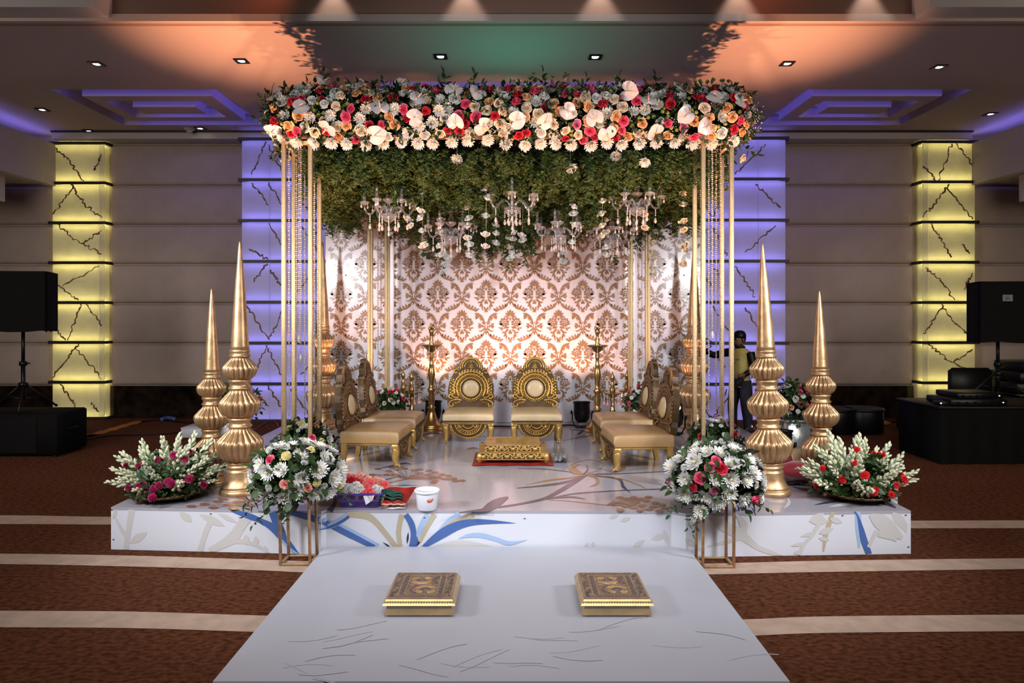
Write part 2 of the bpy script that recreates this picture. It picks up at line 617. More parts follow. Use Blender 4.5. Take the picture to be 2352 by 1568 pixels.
cl = MB()
nx, ny = len(xs) - 1, len(ys) - 1
lv = [[level((xs[i] + xs[i + 1]) / 2, (ys[j] + ys[j + 1]) / 2) for j in range(ny)] for i in range(nx)]
for i in range(nx):
    for j in range(ny):
        z = lv[i][j]
        cl.add([(xs[i], ys[j], z), (xs[i], ys[j + 1], z), (xs[i + 1], ys[j + 1], z), (xs[i + 1], ys[j], z)], [(0, 1, 2, 3)])
        if i + 1 < nx and lv[i + 1][j] != z:
            z2 = lv[i + 1][j]
            cl.add([(xs[i + 1], ys[j], z), (xs[i + 1], ys[j + 1], z), (xs[i + 1], ys[j + 1], z2), (xs[i + 1], ys[j], z2)], [(0, 1, 2, 3)])
        if j + 1 < ny and lv[i][j + 1] != z:
            z2 = lv[i][j + 1]
            cl.add([(xs[i], ys[j + 1], z), (xs[i + 1], ys[j + 1], z), (xs[i + 1], ys[j + 1], z2), (xs[i], ys[j + 1], z2)], [(0, 1, 2, 3)])
ceiling = struct(ob('ceiling', cl.mesh('ceiling', M['ceiling'])))
# led strips in the recesses (behind the near lip and up the side walls)
for o, i in COVES:
    b = MB()
    z = CEIL + 0.105
    b.box(((o[0] + o[1]) / 2, o[2] + .012, z), (o[1] - o[0] - .05, .02, .03))
    if o[1] < 0:
        b.box((o[1] - .012, (o[2] + o[3]) / 2, z), (.02, o[3] - o[2] - .05, .03))
    if o[0] > 0:
        b.box((o[0] + .012, (o[2] + o[3]) / 2, z), (.02, o[3] - o[2] - .05, .03))
    b.box(((i[0] + i[1]) / 2, i[3] + .012, z), (i[1] - i[0] - .05, .02, .03))
    ob('light_strip', b.mesh('light_strip', M['led_c']), ceiling)
# bulkhead across the hall in front of the ceiling, lit from above by downlights
fa = MB()
fa.box((0, YE - .03, CEIL + .55), (24, .06, 1.1))
fa.box((0, YE - .085, CEIL + .035), (24, .06, .07), 1)
fascia = struct(ob('trim_1', fa.mesh('bulkhead', [M['fascia'], M['ceiling']])))
for sx in (-1, 1):
    q = MB()
    q.box((sx * 5.35, YE - .20, CEIL + .13), (2.9, .3, .20))
    ob('ledge_block', q.mesh('ledge_block', M['plaster']), fascia)
for px in (770, 1070, 1375, 1690, 1985):
    x = (px - CX) / F * YE
    spot('bulkhead_light', (x, YE - .22, CEIL + .52), (x, YE - .12, CEIL), 15.0, 58, (1.0, 0.95, 0.90), 0.7, 0.02)
for sx in (-1, 1):
    spot('bulkhead_light', (sx * 2.2, YE - .5, CEIL + .5), (sx * 2.6, YE, CEIL + .4), 5.0, 120, (1.0, 0.25, 0.10), 0.9, 0.05)  # orange fill light tinting the bulkhead face, aimed almost level

# side bulkheads and aisle soffits
for sx, nm in ((-1, 'trim_2'), (1, 'trim_3')):
    b = MB()
    X = 7.14
    b.box((sx * (X + .06), 8.3, (3.65 + 4.27) / 2), (.12, 4.8, .62))
    b.box((sx * (X + .03), 8.3, 4.285), (.05, 4.8, .03))
    b.box((sx * (X + 2.6), 8.3, 3.72), (5.1, 4.8, .06))
    b.box((sx * (X + 1.2), 9.7, 3.47), (1.9, .5, .38))
    s = struct(ob(nm, b.mesh('bulkhead_side', M['plaster'])))
    e = MB()
    e.box((sx * (X + .14), 8.3, 4.26), (.03, 4.6, .03))
    ob('light_strip', e.mesh('light_strip', M['led_b']), s)

# back wall: base, padded fabric panels, dark marble skirting
YW = 10.85
wb = MB()
wb.box((0, YW + .1, 2.3), (24, .2, 4.8))
wall = struct(ob('wall_back', wb.mesh('wall_back', M['fabric'])))
ZL = [0.515, 1.175, 1.812, 2.435, 3.055, 3.675, 4.34]


def pillow(w, h, d=.075, n=9):
    b = MB()
    vs, fs = [], []
    us = [-1, -.985, -.96, -.9, 0, .9, .96, .985, 1]
    vsr = [-1, -.97, -.92, -.82, 0, .82, .92, .97, 1]
    for v in vsr:
        for u in us:
            e = max(0, 1 - ((max(abs(u), .0)) ** 26)) * max(0, 1 - abs(v) ** 10)
            vs.append((u * w / 2, -d * e ** .6, v * h / 2))
    for j in range(8):
        for i in range(8):
            fs.append((j * 9 + i, j * 9 + i + 1, j * 9 + i + 10, j * 9 + i + 9))
    return b.add(vs, fs, 0, True)


SECT = [(-9.6, -7.22), (-6.36, -4.16), (4.16, 6.36), (7.22, 9.6)]
for x0, x1 in SECT:
    for k in range(6):
        h = ZL[k + 1] - ZL[k] - .020
        ob('wall_panel', pillow(x1 - x0, h).mesh('wall_panel', M['fabric']), wall, ((x0 + x1) / 2, YW - .005, (ZL[k] + ZL[k + 1]) / 2))
    b = MB()
    b.box(((x0 + x1) / 2, YW - .02, .2575), (x1 - x0, .04, .51))
    ob('marble_skirting', b.mesh('marble_skirting', M['marble_dark']), wall)
tr = MB()
tr.box((0, YW - .16, 4.405), (14.2, .32, .11))
tr.box((0, YW - .335, 4.455), (14.2, .03, .02), 1)
struct(ob('trim_4', tr.mesh('cornice', [M['plaster'], M['bar']])))

# four lit pillars of marble tiles between dark bars
ZB = [0.02] + [0.583 + .6217 * k for k in range(7)]
nrm = random.Random(3)


def crack(x0, z0, x1, z1, y, b, w=.030):
    n = 16
    p = []
    for i in range(n + 1):
        t = i / n
        j = 0 if i in (0, n) else .022
        p.append((x0 + (x1 - x0) * t + nrm.uniform(-j, j), z0 + (z1 - z0) * t + nrm.uniform(-j, j), w * nrm.uniform(.35, 1.0)))
    L, R = ribbon(p, 2)
    k = len(L)
    vs = [(a, y, c) for a, c in L] + [(a, y, c) for a, c in R]
    b.add(vs, [(i, i + 1, k + i + 1, k + i) for i in range(k - 1)])


def tile_sheet(b, xa, xb, y, y2, z0, z1, k=.004):
    vs = [(xa + k, y, z0 + k), (xb - k, y, z0 + k), (xb - k, y, z1 - k), (xa + k, y, z1 - k),
          (xa, y + k, z0), (xb, y + k, z0), (xb, y + k, z1), (xa, y + k, z1), (xa, y2, z0), (xb, y2, z0), (xb, y2, z1), (xa, y2, z1)]
    b.add(vs, [(0, 1, 2, 3), (4, 5, 1, 0), (5, 6, 2, 1), (6, 7, 3, 2), (7, 4, 0, 3), (8, 9, 5, 4), (9, 10, 6, 5), (10, 11, 7, 6), (11, 8, 4, 7)])


def pillar(nm, x0, x1, yf, splits, tile, led, pats):
    b = MB()
    b.box(((x0 + x1) / 2, (yf + .10 + YW) / 2, 2.17), (x1 - x0 - .10, YW - yf - .10, 4.33))
    s = struct(ob(nm, b.mesh(nm, tile)))
    s['kind'] = 'structure'
    cuts = [x0] + splits + [x1]
    vb = MB()
    for k in range(7):
        z0, z1 = ZB[k] + (.022 if k else 0), ZB[k + 1] - .022
        for a, c in zip(cuts[:-1], cuts[1:]):
            q = MB()
            tile_sheet(q, a + .002, c - .002, yf - .02, yf + .01, z0, z1)
            ob('marble_tile', q.mesh('marble_tile', tile), s)
        for sx in (x0, x1):
            q = MB()
            q.add([(sx, yf + .012, z0), (sx, YW - .02, z0), (sx, YW - .02, z1), (sx, yf + .012, z1)], [(0, 1, 2, 3)])
            ob('marble_tile', q.mesh('marble_tile', tile), s)
        for (u0, v0, u1, v1) in pats[k % len(pats)]:
            crack(x0 + u0 * (x1 - x0), z0 + v0 * (z1 - z0), x0 + u1 * (x1 - x0), z0 + v1 * (z1 - z0), yf - .0215, vb)
    stuff(ob('vein', vb.mesh('vein', M['vein']), s))
    lb = MB()
    for k in range(8):
        z = ZB[k]
        q = MB()
        q.box(((x0 + x1) / 2, yf - .050, z), (x1 - x0 + .09, .016, .046))
        q.box(((x0 + x1) / 2, yf - .03, z), (x1 - x0 + .08, .05, .030))
        for sx in (x0 - .04, x1 + .04):
            q.box((sx, (yf + YW) / 2 - .02, z), (.03, YW - yf, .044))
        ob('divider_bar', q.mesh('divider_bar', M['bar']), s)
        for dz in (-.030, .030):
            if (k == 0 and dz < 0) or (k == 7 and dz > 0):
                continue
            lb.box(((x0 + x1) / 2, yf + .058, z + dz), (x1 - x0 - .03, .012, .012))
    ob('light_strip', lb.mesh('light_strip', led), s)
    return s


PA = [[(.15, 1, .35, .55), (.35, .55, .55, .1), (.75, .45, .9, .2)],
      [(.0, .1, .3, .6), (.3, .6, .5, 1), (.45, .9, .95, .05)],
      [(.02, .4, .25, .02), (.3, .02, .55, 1), (.65, 1, .95, .4)],
      [(.05, .5, .5, .02), (.2, .4, .9, .95)],
      [(.1, 1, .45, .6), (.45, .6, .95, .2), (.6, .5, .95, .85)],
      [(.0, .2, .4, .95), (.35, 1, .6, .5), (.6, .5, .95, .1)],
      [(.05, .9, .35, .55), (.35, .55, .6, .02), (.8, .3, .95, .75)]]
PB = [[(.1, .95, .27, .4), (.4, .4, .27, .98), (.5, .9, .7, .1)],
      [(.1, .1, .25, .98), (.27, .9, .42, .1), (.6, .2, .9, .9)],
      [(.04, .98, .27, .05), (.28, .05, .42, .9), (.7, .9, .95, .3)],
      [(.26, .98, .12, .5), (.29, .8, .4, .4), (.5, .1, .8, .9)],
      [(.08, .3, .27, .02), (.27, .98, .45, .2), (.6, .9, .8, .1)]]
pillar('pillar', -7.19, -6.38, 10.70, [-6.46], M['onyx'], M['led_y'], PA)
pillar('pillar', 6.38, 7.19, 10.62, [6.46], M['onyx'], M['led_y'], PA[3:] + PA[:3])
pillar('pillar', -4.13, -2.62, 10.45, [-3.70, -3.0], M['onyx_white'], M['led_b'], PB)
pillar('pillar', 2.62, 4.16, 10.40, [3.0, 3.74], M['onyx_white'], M['led_b'], PB[2:] + PB[:2])

# ceiling downlights, detector, grille
DL = [(222, 146, 'pale'), (555, 139, ''), (1012, 129, ''), (1367, 130, ''), (1808, 145, ''), (2157, 153, ''), (97, 251, ''), (205, 300, ''), (460, 294, ''), (2275, 261, ''), (1906, 303, ''), (2162, 309, '')]
WHERE = ['ahead of the left ceiling recess, the outer one', 'on the orange lit ceiling left of the flowers', 'on the green lit ceiling, left one of two', 'on the green lit ceiling, right one of two',
         'on the orange lit ceiling right of the flowers', 'ahead of the right ceiling recess, the outer one', 'beside the blue lit bulkhead on the left', 'above the left yellow pillar',
         'beside the smoke detector', 'beside the blue lit bulkhead on the right', 'behind the right ceiling recess, nearer the blue pillar', 'above the right yellow pillar']
dfm = MB()
for a in (-1, 1):
    dfm.box((a * .055, 0, -.006), (.03, .14, .012))
    dfm.box((0, a * .055, -.006), (.08, .03, .012))
dfm = dfm.mesh('downlight_frame', M['black'])
dln = MB().lathe([(.0385, -.004), (.034, -.010), (.0, -.012)], 16).mesh('downlight_lens', M['lens'])
for (px, py, _), w in zip(DL, WHERE):
    Y = (CEIL - EYE) * F / (HY - py)
    t = thing('downlight', 'square black recessed downlight ' + w, 'downlight', ((px - CX) / F * Y, Y, CEIL), group='ceiling downlights')
    ob('frame', dfm, t)
    ob('lens', dln, t)
    if py < 200:
        spot('downlight_beam', (t.location.x, Y, CEIL - .03), (t.location.x, Y, 0), 9, 80, (1, .93, .85), .8, .03)
p = P(435, 297, 10.4)
t = thing('smoke_detector', 'small round white smoke detector on the ceiling left of the flowers', 'detector', (p.x, 10.4, CEIL))
ob('base', MB().lathe([(.075, 0), (.075, -.02), (.055, -.03)], 20).mesh('base', M['plaster']), t)
ob('sensor_head', MB().lathe([(.04, -.03), (.042, -.05), (.02, -.062), (0, -.064)], 16).mesh('sensor_head', M['plaster']), t)
t = thing('ceiling_speaker', 'flat round speaker grille set flush in the ceiling', 'speaker', (-4.33, 10.37, CEIL))
ob('grille', MB().lathe([(.10, -.004), (.095, -.007), (0, -.009)], 24).mesh('grille', M['ceiling']), t)
ob('rim', MB().lathe([(.115, -.001), (.112, -.006), (.10, -.006), (.10, -.001)], 24).mesh('rim', M['plaster']), t)

# ------------------------------------------------------------------ stage
X0 = (255 - CX) / F * 4.73
X3 = (2092 - CX) / F * 4.644
FR = [(X0, 4.73), (-1.294, 4.63), (-1.268, 4.66), (1.08, 4.63), (1.165, 4.575), (X3, 4.644)]  # front line of the deck, left to right
side_r = [(X3, 5.06), (2.87, 5.08), (2.87, 6.2), (2.70, 6.2), (2.70, 8.75)]
side_l = [(-2.76, 8.75), (-2.76, 6.6), (-2.98, 6.6), (-2.98, 5.95), (X0, 5.92)]
poly = FR + side_r + side_l
stage = thing('stage', 'low white stage wrapped in floral printed vinyl under the canopy', 'stage')
b = MB()
b.prism(poly, HS - .02, HS)
ob('deck', b.mesh('deck', M['vinyl']), stage)
for i in range(len(poly)):
    a, c = poly[i], poly[(i + 1) % len(poly)]
    q = MB()
    q.add([(a[0], a[1], 0.002), (c[0], c[1], 0.002), (c[0], c[1], HS - .0205), (a[0], a[1], HS - .0205)], [(0, 1, 2, 3)])
    ob('front_panel' if i < 5 else 'side_panel', q.mesh('stage_side', M['vinyl_front']), stage)

FCOL = ['p_blue', 'p_lblue', 'p_navy', 'p_beige', 'p_sand', 'p_dusk', 'p_rust', 'p_tan', 'p_grey']
LAY = [0]


def front_pt(px, py, off):
    u = (px - CX) / F
    for (ax, ay), (bx, by) in zip(FR[:-1], FR[1:]):
        # x = u*Y ; on segment
        d = (bx - ax) - u * (by - ay)
        t = (u * ay - ax) / d if abs(d) > 1e-9 else -1
        if -1e-6 <= t <= 1 + 1e-6:
            Y = ay + (by - ay) * t
            break
    else:
        Y = 4.64
    Z = EYE + (HY - py) / F * Y
    Z = min(max(Z, .004), HS - .001)
    return (min(max(u * Y, X0 + .002), X3 - .002), Y - off, Z)


def deck_pt(px, py, off):
    X, Y = deck(px, py)
    return (X, Y, HS + off)


def pr_stroke(b, fn, col, pts, seg=7):
    LAY[0] += 1
    off = .0012 + (LAY[0] % 30) * .00006
    L, R = ribbon(pts, seg)
    k = len(L)
    vs = [fn(x, y, off) for x, y in L] + [fn(x, y, off) for x, y in R]
    b.add(vs, [(i, i + 1, k + i + 1, k + i) for i in range(k - 1)], FCOL.index(col))


def pr_leaf(b, fn, col, x, y, x2, y2, w):
    m = ((x + x2) / 2, (y + y2) / 2)
    pr_stroke(b, fn, col, [(x, y, 0), ((x * 3 + x2) / 4, (y * 3 + y2) / 4, w * .75), (m[0], m[1], w), ((x + x2 * 3) / 4, (y + y2 * 3) / 4, w * .7), (x2, y2, 0)], 3)


fp = MB()
S, Lf = (lambda c, p, seg=7: pr_stroke(fp, front_pt, c, p, seg)), (lambda c, *a: pr_leaf(fp, front_pt, c, *a))
S('p_beige', [(290, 1262, 12), (294, 1225, 12), (303, 1170, 14)])
S('p_beige', [(292, 1236, 6), (282, 1220, 9), (266, 1190, 3)])
Lf('p_beige', 298, 1247, 338, 1222, 18); Lf('p_beige', 259, 1193, 268, 1168, 9)
S('p_beige', [(460, 1264, 13), (470, 1230, 12), (483, 1197, 13)])
Lf('p_beige', 441, 1198, 412, 1175, 18); Lf('p_beige', 517, 1208, 456, 1180, 18); Lf('p_beige', 500, 1178, 545, 1200, 12)
S('p_beige', [(480, 1266, 14), (510, 1250, 20), (535, 1234, 26), (552, 1210, 22), (566, 1188, 26)])
S('p_beige', [(530, 1242, 14), (560, 1244, 10), (590, 1252, 8), (618, 1270, 6)])
Lf('p_beige', 566, 1252, 565, 1226, 14); Lf('p_beige', 588, 1256, 588, 1230, 12); Lf('p_beige', 612, 1270, 608, 1252, 10)
S('p_blue', [(532, 1172, 6), (570, 1184, 14), (600, 1196, 12), (628, 1212, 18), (650, 1235, 18), (684, 1274, 10)])
S('p_blue', [(626, 1175, 18), (636, 1200, 20), (645, 1225, 22), (655, 1246, 10)])
S('p_lblue', [(640, 1232, 4), (664, 1258, 6), (688, 1275, 5)])
S('p_lblue', [(690, 1177, 2), (727, 1187, 8), (790, 1212, 12), (869, 1253, 10)])
S('p_blue', [(640, 1173, 6), (700, 1184, 14), (754, 1203, 13), (800, 1226, 14), (860, 1256, 10)])
S('p_lblue', [(734, 1215, 3), (755, 1208, 12), (775, 1199, 14), (803, 1179, 10)])
S('p_blue', [(736, 1216, 2), (765, 1207, 6), (790, 1194, 7), (810, 1179, 6)])
S('p_sand', [(800, 1181, 12), (841, 1184, 16), (862, 1197, 13), (882, 1220, 12), (912, 1258, 11)])
S('p_sand', [(924, 1181, 12), (919, 1200, 11), (916, 1225, 11), (920, 1258, 10)])
S('p_lblue', [(983, 1181, 14), (970, 1205, 13), (957, 1232, 8)])
S('p_sand', [(998, 1181, 12), (982, 1207, 11), (964, 1244, 8)])
S('p_lblue', [(1056, 1181, 14), (1030, 1198, 12), (1004, 1224, 4)])
S('p_sand', [(1090, 1182, 10), (1050, 1195, 12), (1022, 1212, 10), (992, 1238, 6)])
S('p_blue', [(932, 1181, 12), (944, 1200, 14), (950, 1225, 13), (946, 1258, 14)])
S('p_blue', [(966, 1260, 4), (988, 1244, 14), (1017, 1224, 22), (1050, 1207, 20), (1084, 1199, 15), (1130, 1198, 9), (1186, 1201, 0)])
S('p_lblue', [(1052, 1237, 0), (1075, 1230, 8), (1105, 1229, 11), (1140, 1238, 10), (1170, 1247, 9), (1212, 1239, 0)])
Lf('p_navy', 946, 1260, 973, 1232, 9); Lf('p_navy', 935, 1249, 938, 1221, 5); S('p_navy', [(878, 1244, 0), (890, 1252, 4), (899, 1258, 1)])
S('p_blue', [(954, 1216, 0), (957, 1235, 6), (950, 1256, 12)])
S('p_beige', [(990, 1258, 3), (1040, 1248, 14), (1080, 1250, 16), (1140, 1258, 4)])
for a in ((1344, 1258, 1350, 1246, 8), (1362, 1258, 1362, 1243, 8), (1452, 1257, 1482, 1240, 12), (1496, 1238, 1530, 1228, 14), (1536, 1252, 1524, 1216, 12), (1398, 1190, 1420, 1182, 9), (1425, 1197, 1448, 1188, 10), (1385, 1260, 1396, 1256, 5)):
    Lf('p_beige', *a)
S('p_beige', [(1628, 1184, 10), (1660, 1206, 24), (1700, 1226, 24), (1716, 1238, 18), (1741, 1257, 12), (1770, 1268, 10), (1796, 1277, 4)])
S('p_beige', [(1690, 1180, 4), (1708, 1205, 18), (1704, 1232, 12)])
S('p_beige', [(1626, 1254, 4), (1660, 1246, 8), (1698, 1236, 8)])
Lf('p_beige', 1572, 1238, 1602, 1254, 14); Lf('p_beige', 1578, 1266, 1620, 1258, 8)
for a in ((1858, 1198, 1893, 1178, 16), (1862, 1200, 1905, 1196, 14), (1905, 1190, 1935, 1200, 14), (1880, 1225, 1915, 1212, 16), (1838, 1232, 1876, 1222, 9), (1816, 1253, 1852, 1247, 9), (1822, 1272, 1846, 1262, 10), (1880, 1235, 1905, 1240, 10)):
    Lf('p_beige', *a)
S('p_beige', [(1834, 1275, 9), (1846, 1250, 8), (1866, 1228, 8), (1880, 1205, 10), (1893, 1188, 12)])
S('p_beige', [(1998, 1182, 8), (2020, 1196, 34), (2045, 1214, 30), (2072, 1236, 8)])
S('p_beige', [(2016, 1225, 14), (2045, 1228, 22), (2058, 1242, 4)])
S('p_beige', [(2014, 1218, 10), (2005, 1235, 8), (1994, 1256, 8)])
S('p_beige', [(2050, 1178, 6), (2062, 1190, 22), (2076, 1208, 16), (2082, 1224, 0)])
S('p_sand', [(1914, 1173, 8), (1905, 1200, 11), (1896, 1230, 11), (1891, 1266, 4)])
S('p_lblue', [(1970, 1173, 12), (1972, 1210, 15), (1973, 1258, 4)])
S('p_blue', [(1962, 1173, 4), (1970, 1186, 5), (1978, 1215, 12), (1984, 1240, 16), (1996, 1273, 14)])
stuff(ob('printed_pattern', fp.mesh('front_print', [M[c] for c in FCOL]), stage))

dp = MB()
D, Dl = (lambda c, p, seg=7: pr_stroke(dp, deck_pt, c, p, seg)), (lambda c, *a: pr_leaf(dp, deck_pt, c, *a))


def umbel(cx, cy, blobs, stem_from=None, w=13, h=5):
    for x, y in blobs:
        D('p_rust', [(cx, cy, 1.2), ((cx + x) / 2 + (x - cx) * .08, (cy + y) / 2 - 3, .8), (x, y, .6)], 4)
    for x, y in blobs:
        D('p_rust', [(x - w / 2, y, 0), (x - w * .3, y, h * .8), (x, y, h), (x + w * .3, y, h * .8), (x + w / 2, y, 0)], 2)
    if stem_from:
        D('p_rust', [(cx, cy, 1.6), ((cx + stem_from[0]) / 2, (cy + stem_from[1]) / 2 - 1, 1.4), (*stem_from, 1)])


umbel(936, 1100, [(868, 1077), (893, 1082), (900, 1074), (914, 1079), (889, 1090), (905, 1090), (930, 1076), (950, 1080), (965, 1078), (985, 1081), (964, 1087), (982, 1090), (1000, 1085), (1016, 1089), (1005, 1095), (985, 1098), (1030, 1093), (1043, 1099), (1022, 1100), (1046, 1105), (1062, 1104), (855, 1090), (1000, 1104), (996, 1108)], (872, 1115), 17, 5)
umbel(1394, 1160, [(1424, 1143), (1440, 1146), (1455, 1143), (1470, 1147), (1490, 1142), (1460, 1153), (1485, 1150), (1505, 1155), (1437, 1163), (1455, 1166), (1450, 1158), (1475, 1161), (1500, 1164), (1520, 1160), (1490, 1170), (1515, 1174), (1470, 1172), (1425, 1172), (1528, 1168)], (1255, 1147), 20, 6.5)
umbel(582, 1164, [(440, 1163), (470, 1158), (500, 1152), (525, 1160), (545, 1152), (570, 1150), (490, 1166), (512, 1146), (555, 1143), (600, 1148), (622, 1153), (535, 1168)], None, 26, 6.5)
for cx, cy in ((1588, 1042), (1570, 1062)):
    umbel(cx, cy, [(cx - 12, cy - 8), (cx + 4, cy - 11), (cx + 18, cy - 6), (cx - 4, cy - 13)], None, 9, 3)
D('p_dusk', [(1055, 1178, 3), (1120, 1168, 4), (1190, 1158, 4), (1250, 1145, 6), (1290, 1125, 9), (1318, 1108, 9), (1345, 1092, 5)])
Dl('p_dusk', 1104, 1172, 1168, 1140, 17)
D('p_dusk', [(1090, 1175, 1), (1130, 1168, 8), (1168, 1143, 2)])
D('p_dusk', [(1258, 1146, 2), (1317, 1134, 2.4), (1417, 1127, 2), (1552, 1122, 2.2)])
D('p_dusk', [(1266, 1144, 3), (1310, 1141, 4), (1345, 1146, .5)])
D('p_dusk', [(1187, 1121, 1), (1250, 1115, 4), (1300, 1107, 5), (1345, 1092, 3)])
D('p_dusk', [(1345, 1091, 3), (1400, 1096, 3), (1425, 1103, 5), (1432, 1118, 6), (1450, 1133, 0)])
D('p_tan', [(1345, 1090, 2), (1310, 1097, 3), (1260, 1103, 3), (1210, 1113, .5)])
D('p_tan', [(1350, 1092, 2), (1370, 1098, 4), (1372, 1110, 5), (1352, 1119, 0)])
D('p_tan', [(1350, 1090, 2), (1420, 1098, 2), (1470, 1115, 2), (1485, 1124, 0)])
D('p_dusk', [(1350, 1089, 2), (1420, 1088, 1.6), (1500, 1084, 1.6), (1560, 1080, .8)])
D('p_dusk', [(1340, 1088, 1.6), (1260, 1078, 1.4), (1190, 1076, .6)])
D('p_tan', [(1332, 1066, 0), (1316, 1072, 10), (1320, 1082, 14), (1338, 1087, 2)])
D('p_tan', [(1345, 1087, 1), (1375, 1080, 1), (1385, 1066, 1), (1360, 1056, 1), (1330, 1060, 1), (1305, 1072, 1), (1318, 1086, 1), (1345, 1089, 1)])
D('p_tan', [(1400, 1064, 0), (1425, 1068, 9), (1432, 1076, 8), (1405, 1086, 0)])
D('p_dusk', [(1340, 1090, 3), (1350, 1078, 3), (1346, 1066, 0)])
D('p_dusk', [(860, 1078, 0), (900, 1070, 3), (930, 1064, 4), (945, 1066, 0)])
D('p_dusk', [(830, 1112, .5), (880, 1103, 1.6), (920, 1093, .5)])
D('p_dusk', [(886, 1117, 0), (930, 1114, 2), (962, 1115, 0)])
D('p_dusk', [(752, 1128, 12), (770, 1142, 10), (768, 1158, 9), (757, 1174, 14)])
D('p_dusk', [(1325, 1000, 0), (1335, 992, 5), (1350, 984, 0)])
D('p_dusk', [(1308, 985, .5), (1330, 988, 2.5), (1370, 986, 1)])
D('p_dusk', [(1290, 1012, .5), (1330, 1004, 1.5), (1370, 998, .5)])
D('p_dusk', [(965, 1002, .5), (990, 994, 2.5), (1010, 996, 3), (1020, 1000, 0)])
D('p_dusk', [(1070, 1032, 0), (1085, 1029, 3), (1102, 1030, 0)])
D('p_rust', [(1180, 1010, 1), (1110, 1002, 1.2), (1050, 1004, 1)])
D('p_rust', [(770, 1040, .5), (800, 1030, 2), (840, 1026, .5)])
D('p_rust', [(300, 1142, 10), (330, 1122, 8), (352, 1110, 4)], 3)
D('p_dusk', [(1560, 1118, 4), (1600, 1114, 3), (1650, 1116, 1)])
D('p_dusk', [(1690, 1000, 1), (1706, 1008, 3), (1720, 1020, 4), (1716, 1034, 2)])
D('p_dusk', [(1820, 1118, 1), (1850, 1124, 6), (1900, 1128, 3), (1930, 1124, 0)])
D('p_dusk', [(1868, 1160, 0), (1900, 1154, 5), (1935, 1150, 2)])
D('p_dusk', [(2010, 1148, 2), (2040, 1158, 7), (2058, 1166, 2)])
D('p_beige', [(1800, 1168, 2), (1812, 1155, 8), (1808, 1142, 0)])
D('p_beige', [(1900, 1165, 0), (1940, 1158, 8), (1985, 1150, 2)])
stuff(ob('printed_pattern', dp.mesh('deck_print', [M[c] for c in FCOL]), stage))
# staples along the front edge
stp = MB()
for px, py in ((257, 1170), (261, 1238), (484, 1179), (975, 1188), (800, 1185), (1205, 1190), (2080, 1182), (2086, 1255), (1935, 1183)):
    q = front_pt(px, py, .004)
    stp.box(q, (.010, .004, .004))
stuff(ob('staple', stp.mesh('staple', M['black']), stage))

# walkway board leading to the stage
HW = 0.055
wk = thing('walkway', 'flat white walkway board leading up to the stage front', 'walkway')
yb = Yf(1259, HW)
far_l, far_r = flr(744, 1257.5, HW), flr(1584, 1263, HW)
nl, nr = flr(489, 1564, HW), flr(1814, 1564, HW)
b = MB()
pw = [nl, nr, (far_r[0], far_r[1] - .005), (1.10, 4.615), (-1.25, 4.635), (far_l[0], far_l[1] - .005)]
b.prism(pw, 0.004, HW)
ob('board', b.mesh('board', M['walk']), wk)
wp = MB()
wr = random.Random(12)
for i in range(26):
    x = wr.uniform(620, 1700)
    y = wr.uniform(1440, 1555)
    a = wr.uniform(-1, 1)
    pts = [(x + k * 38, y + a * k * 14 + 6 * math.sin(k + x), 1.6) for k in range(4)]
    LAY[0] += 1
    off = HW + .0012 + (LAY[0] % 30) * .00006
    L, R = ribbon(pts, 5)
    k = len(L)
    vs = [(*flr(u, v, HW), off) for u, v in L] + [(*flr(u, v, HW), off) for u, v in R]
    wp.add(vs, [(i2, i2 + 1, k + i2 + 1, k + i2) for i2 in range(k - 1)], 0)
stuff(ob('printed_pattern', wp.mesh('walk_print', M['p_grey']), wk))
# ------------------------------------------------------------------ backdrop
YB = 8.48
BX0, BX1, BZ1 = -2.315, 2.36, 3.16
bd = thing('backdrop', 'wide white backdrop panel printed with bronze damask behind the chairs', 'backdrop', (0, 0, 0))
b = MB()
vs, fs = [], []
NXB, NZB = 60, 6
for j in range(NZB + 1):
    for i in range(NXB + 1):
        x = BX0 + (BX1 - BX0) * i / NXB
        z = HS + .003 + (BZ1 - HS) * j / NZB
        d = 0.0
        for fx_, am, w in ((-1.5, .020, .05), (1.52, .020, .05), (1.45, -.012, .04), (-1.43, -.012, .04), (-.62, .006, .06), (.72, .006, .06)):
            d += am * math.exp(-((x - fx_) / w) ** 2)
        vs.append((x, YB + d, z))
for j in range(NZB):
    for i in range(NXB):
        a = j * (NXB + 1) + i
        fs.append((a, a + 1, a + NXB + 2, a + NXB + 1))
b.add(vs, fs, 0, True)
b.box(((BX0 + BX1) / 2, YB + .06, (HS + BZ1) / 2), (BX1 - BX0 - .02, .04, BZ1 - HS - .01), 0)
ob('panel', b.mesh('backdrop_panel', M['backdrop']), bd)
# damask print: leaves and scrolls as thin shapes on the vinyl, measured in thousandths of a metre
mot = []


def ml(x, y, deg, ln, w):
    for s in (-1, 1):
        mot.append(leaf2d(s * x, y, math.radians(90 - s * deg), ln, w * 1.18, 4))
        if x == 0 and deg == 0:
            break


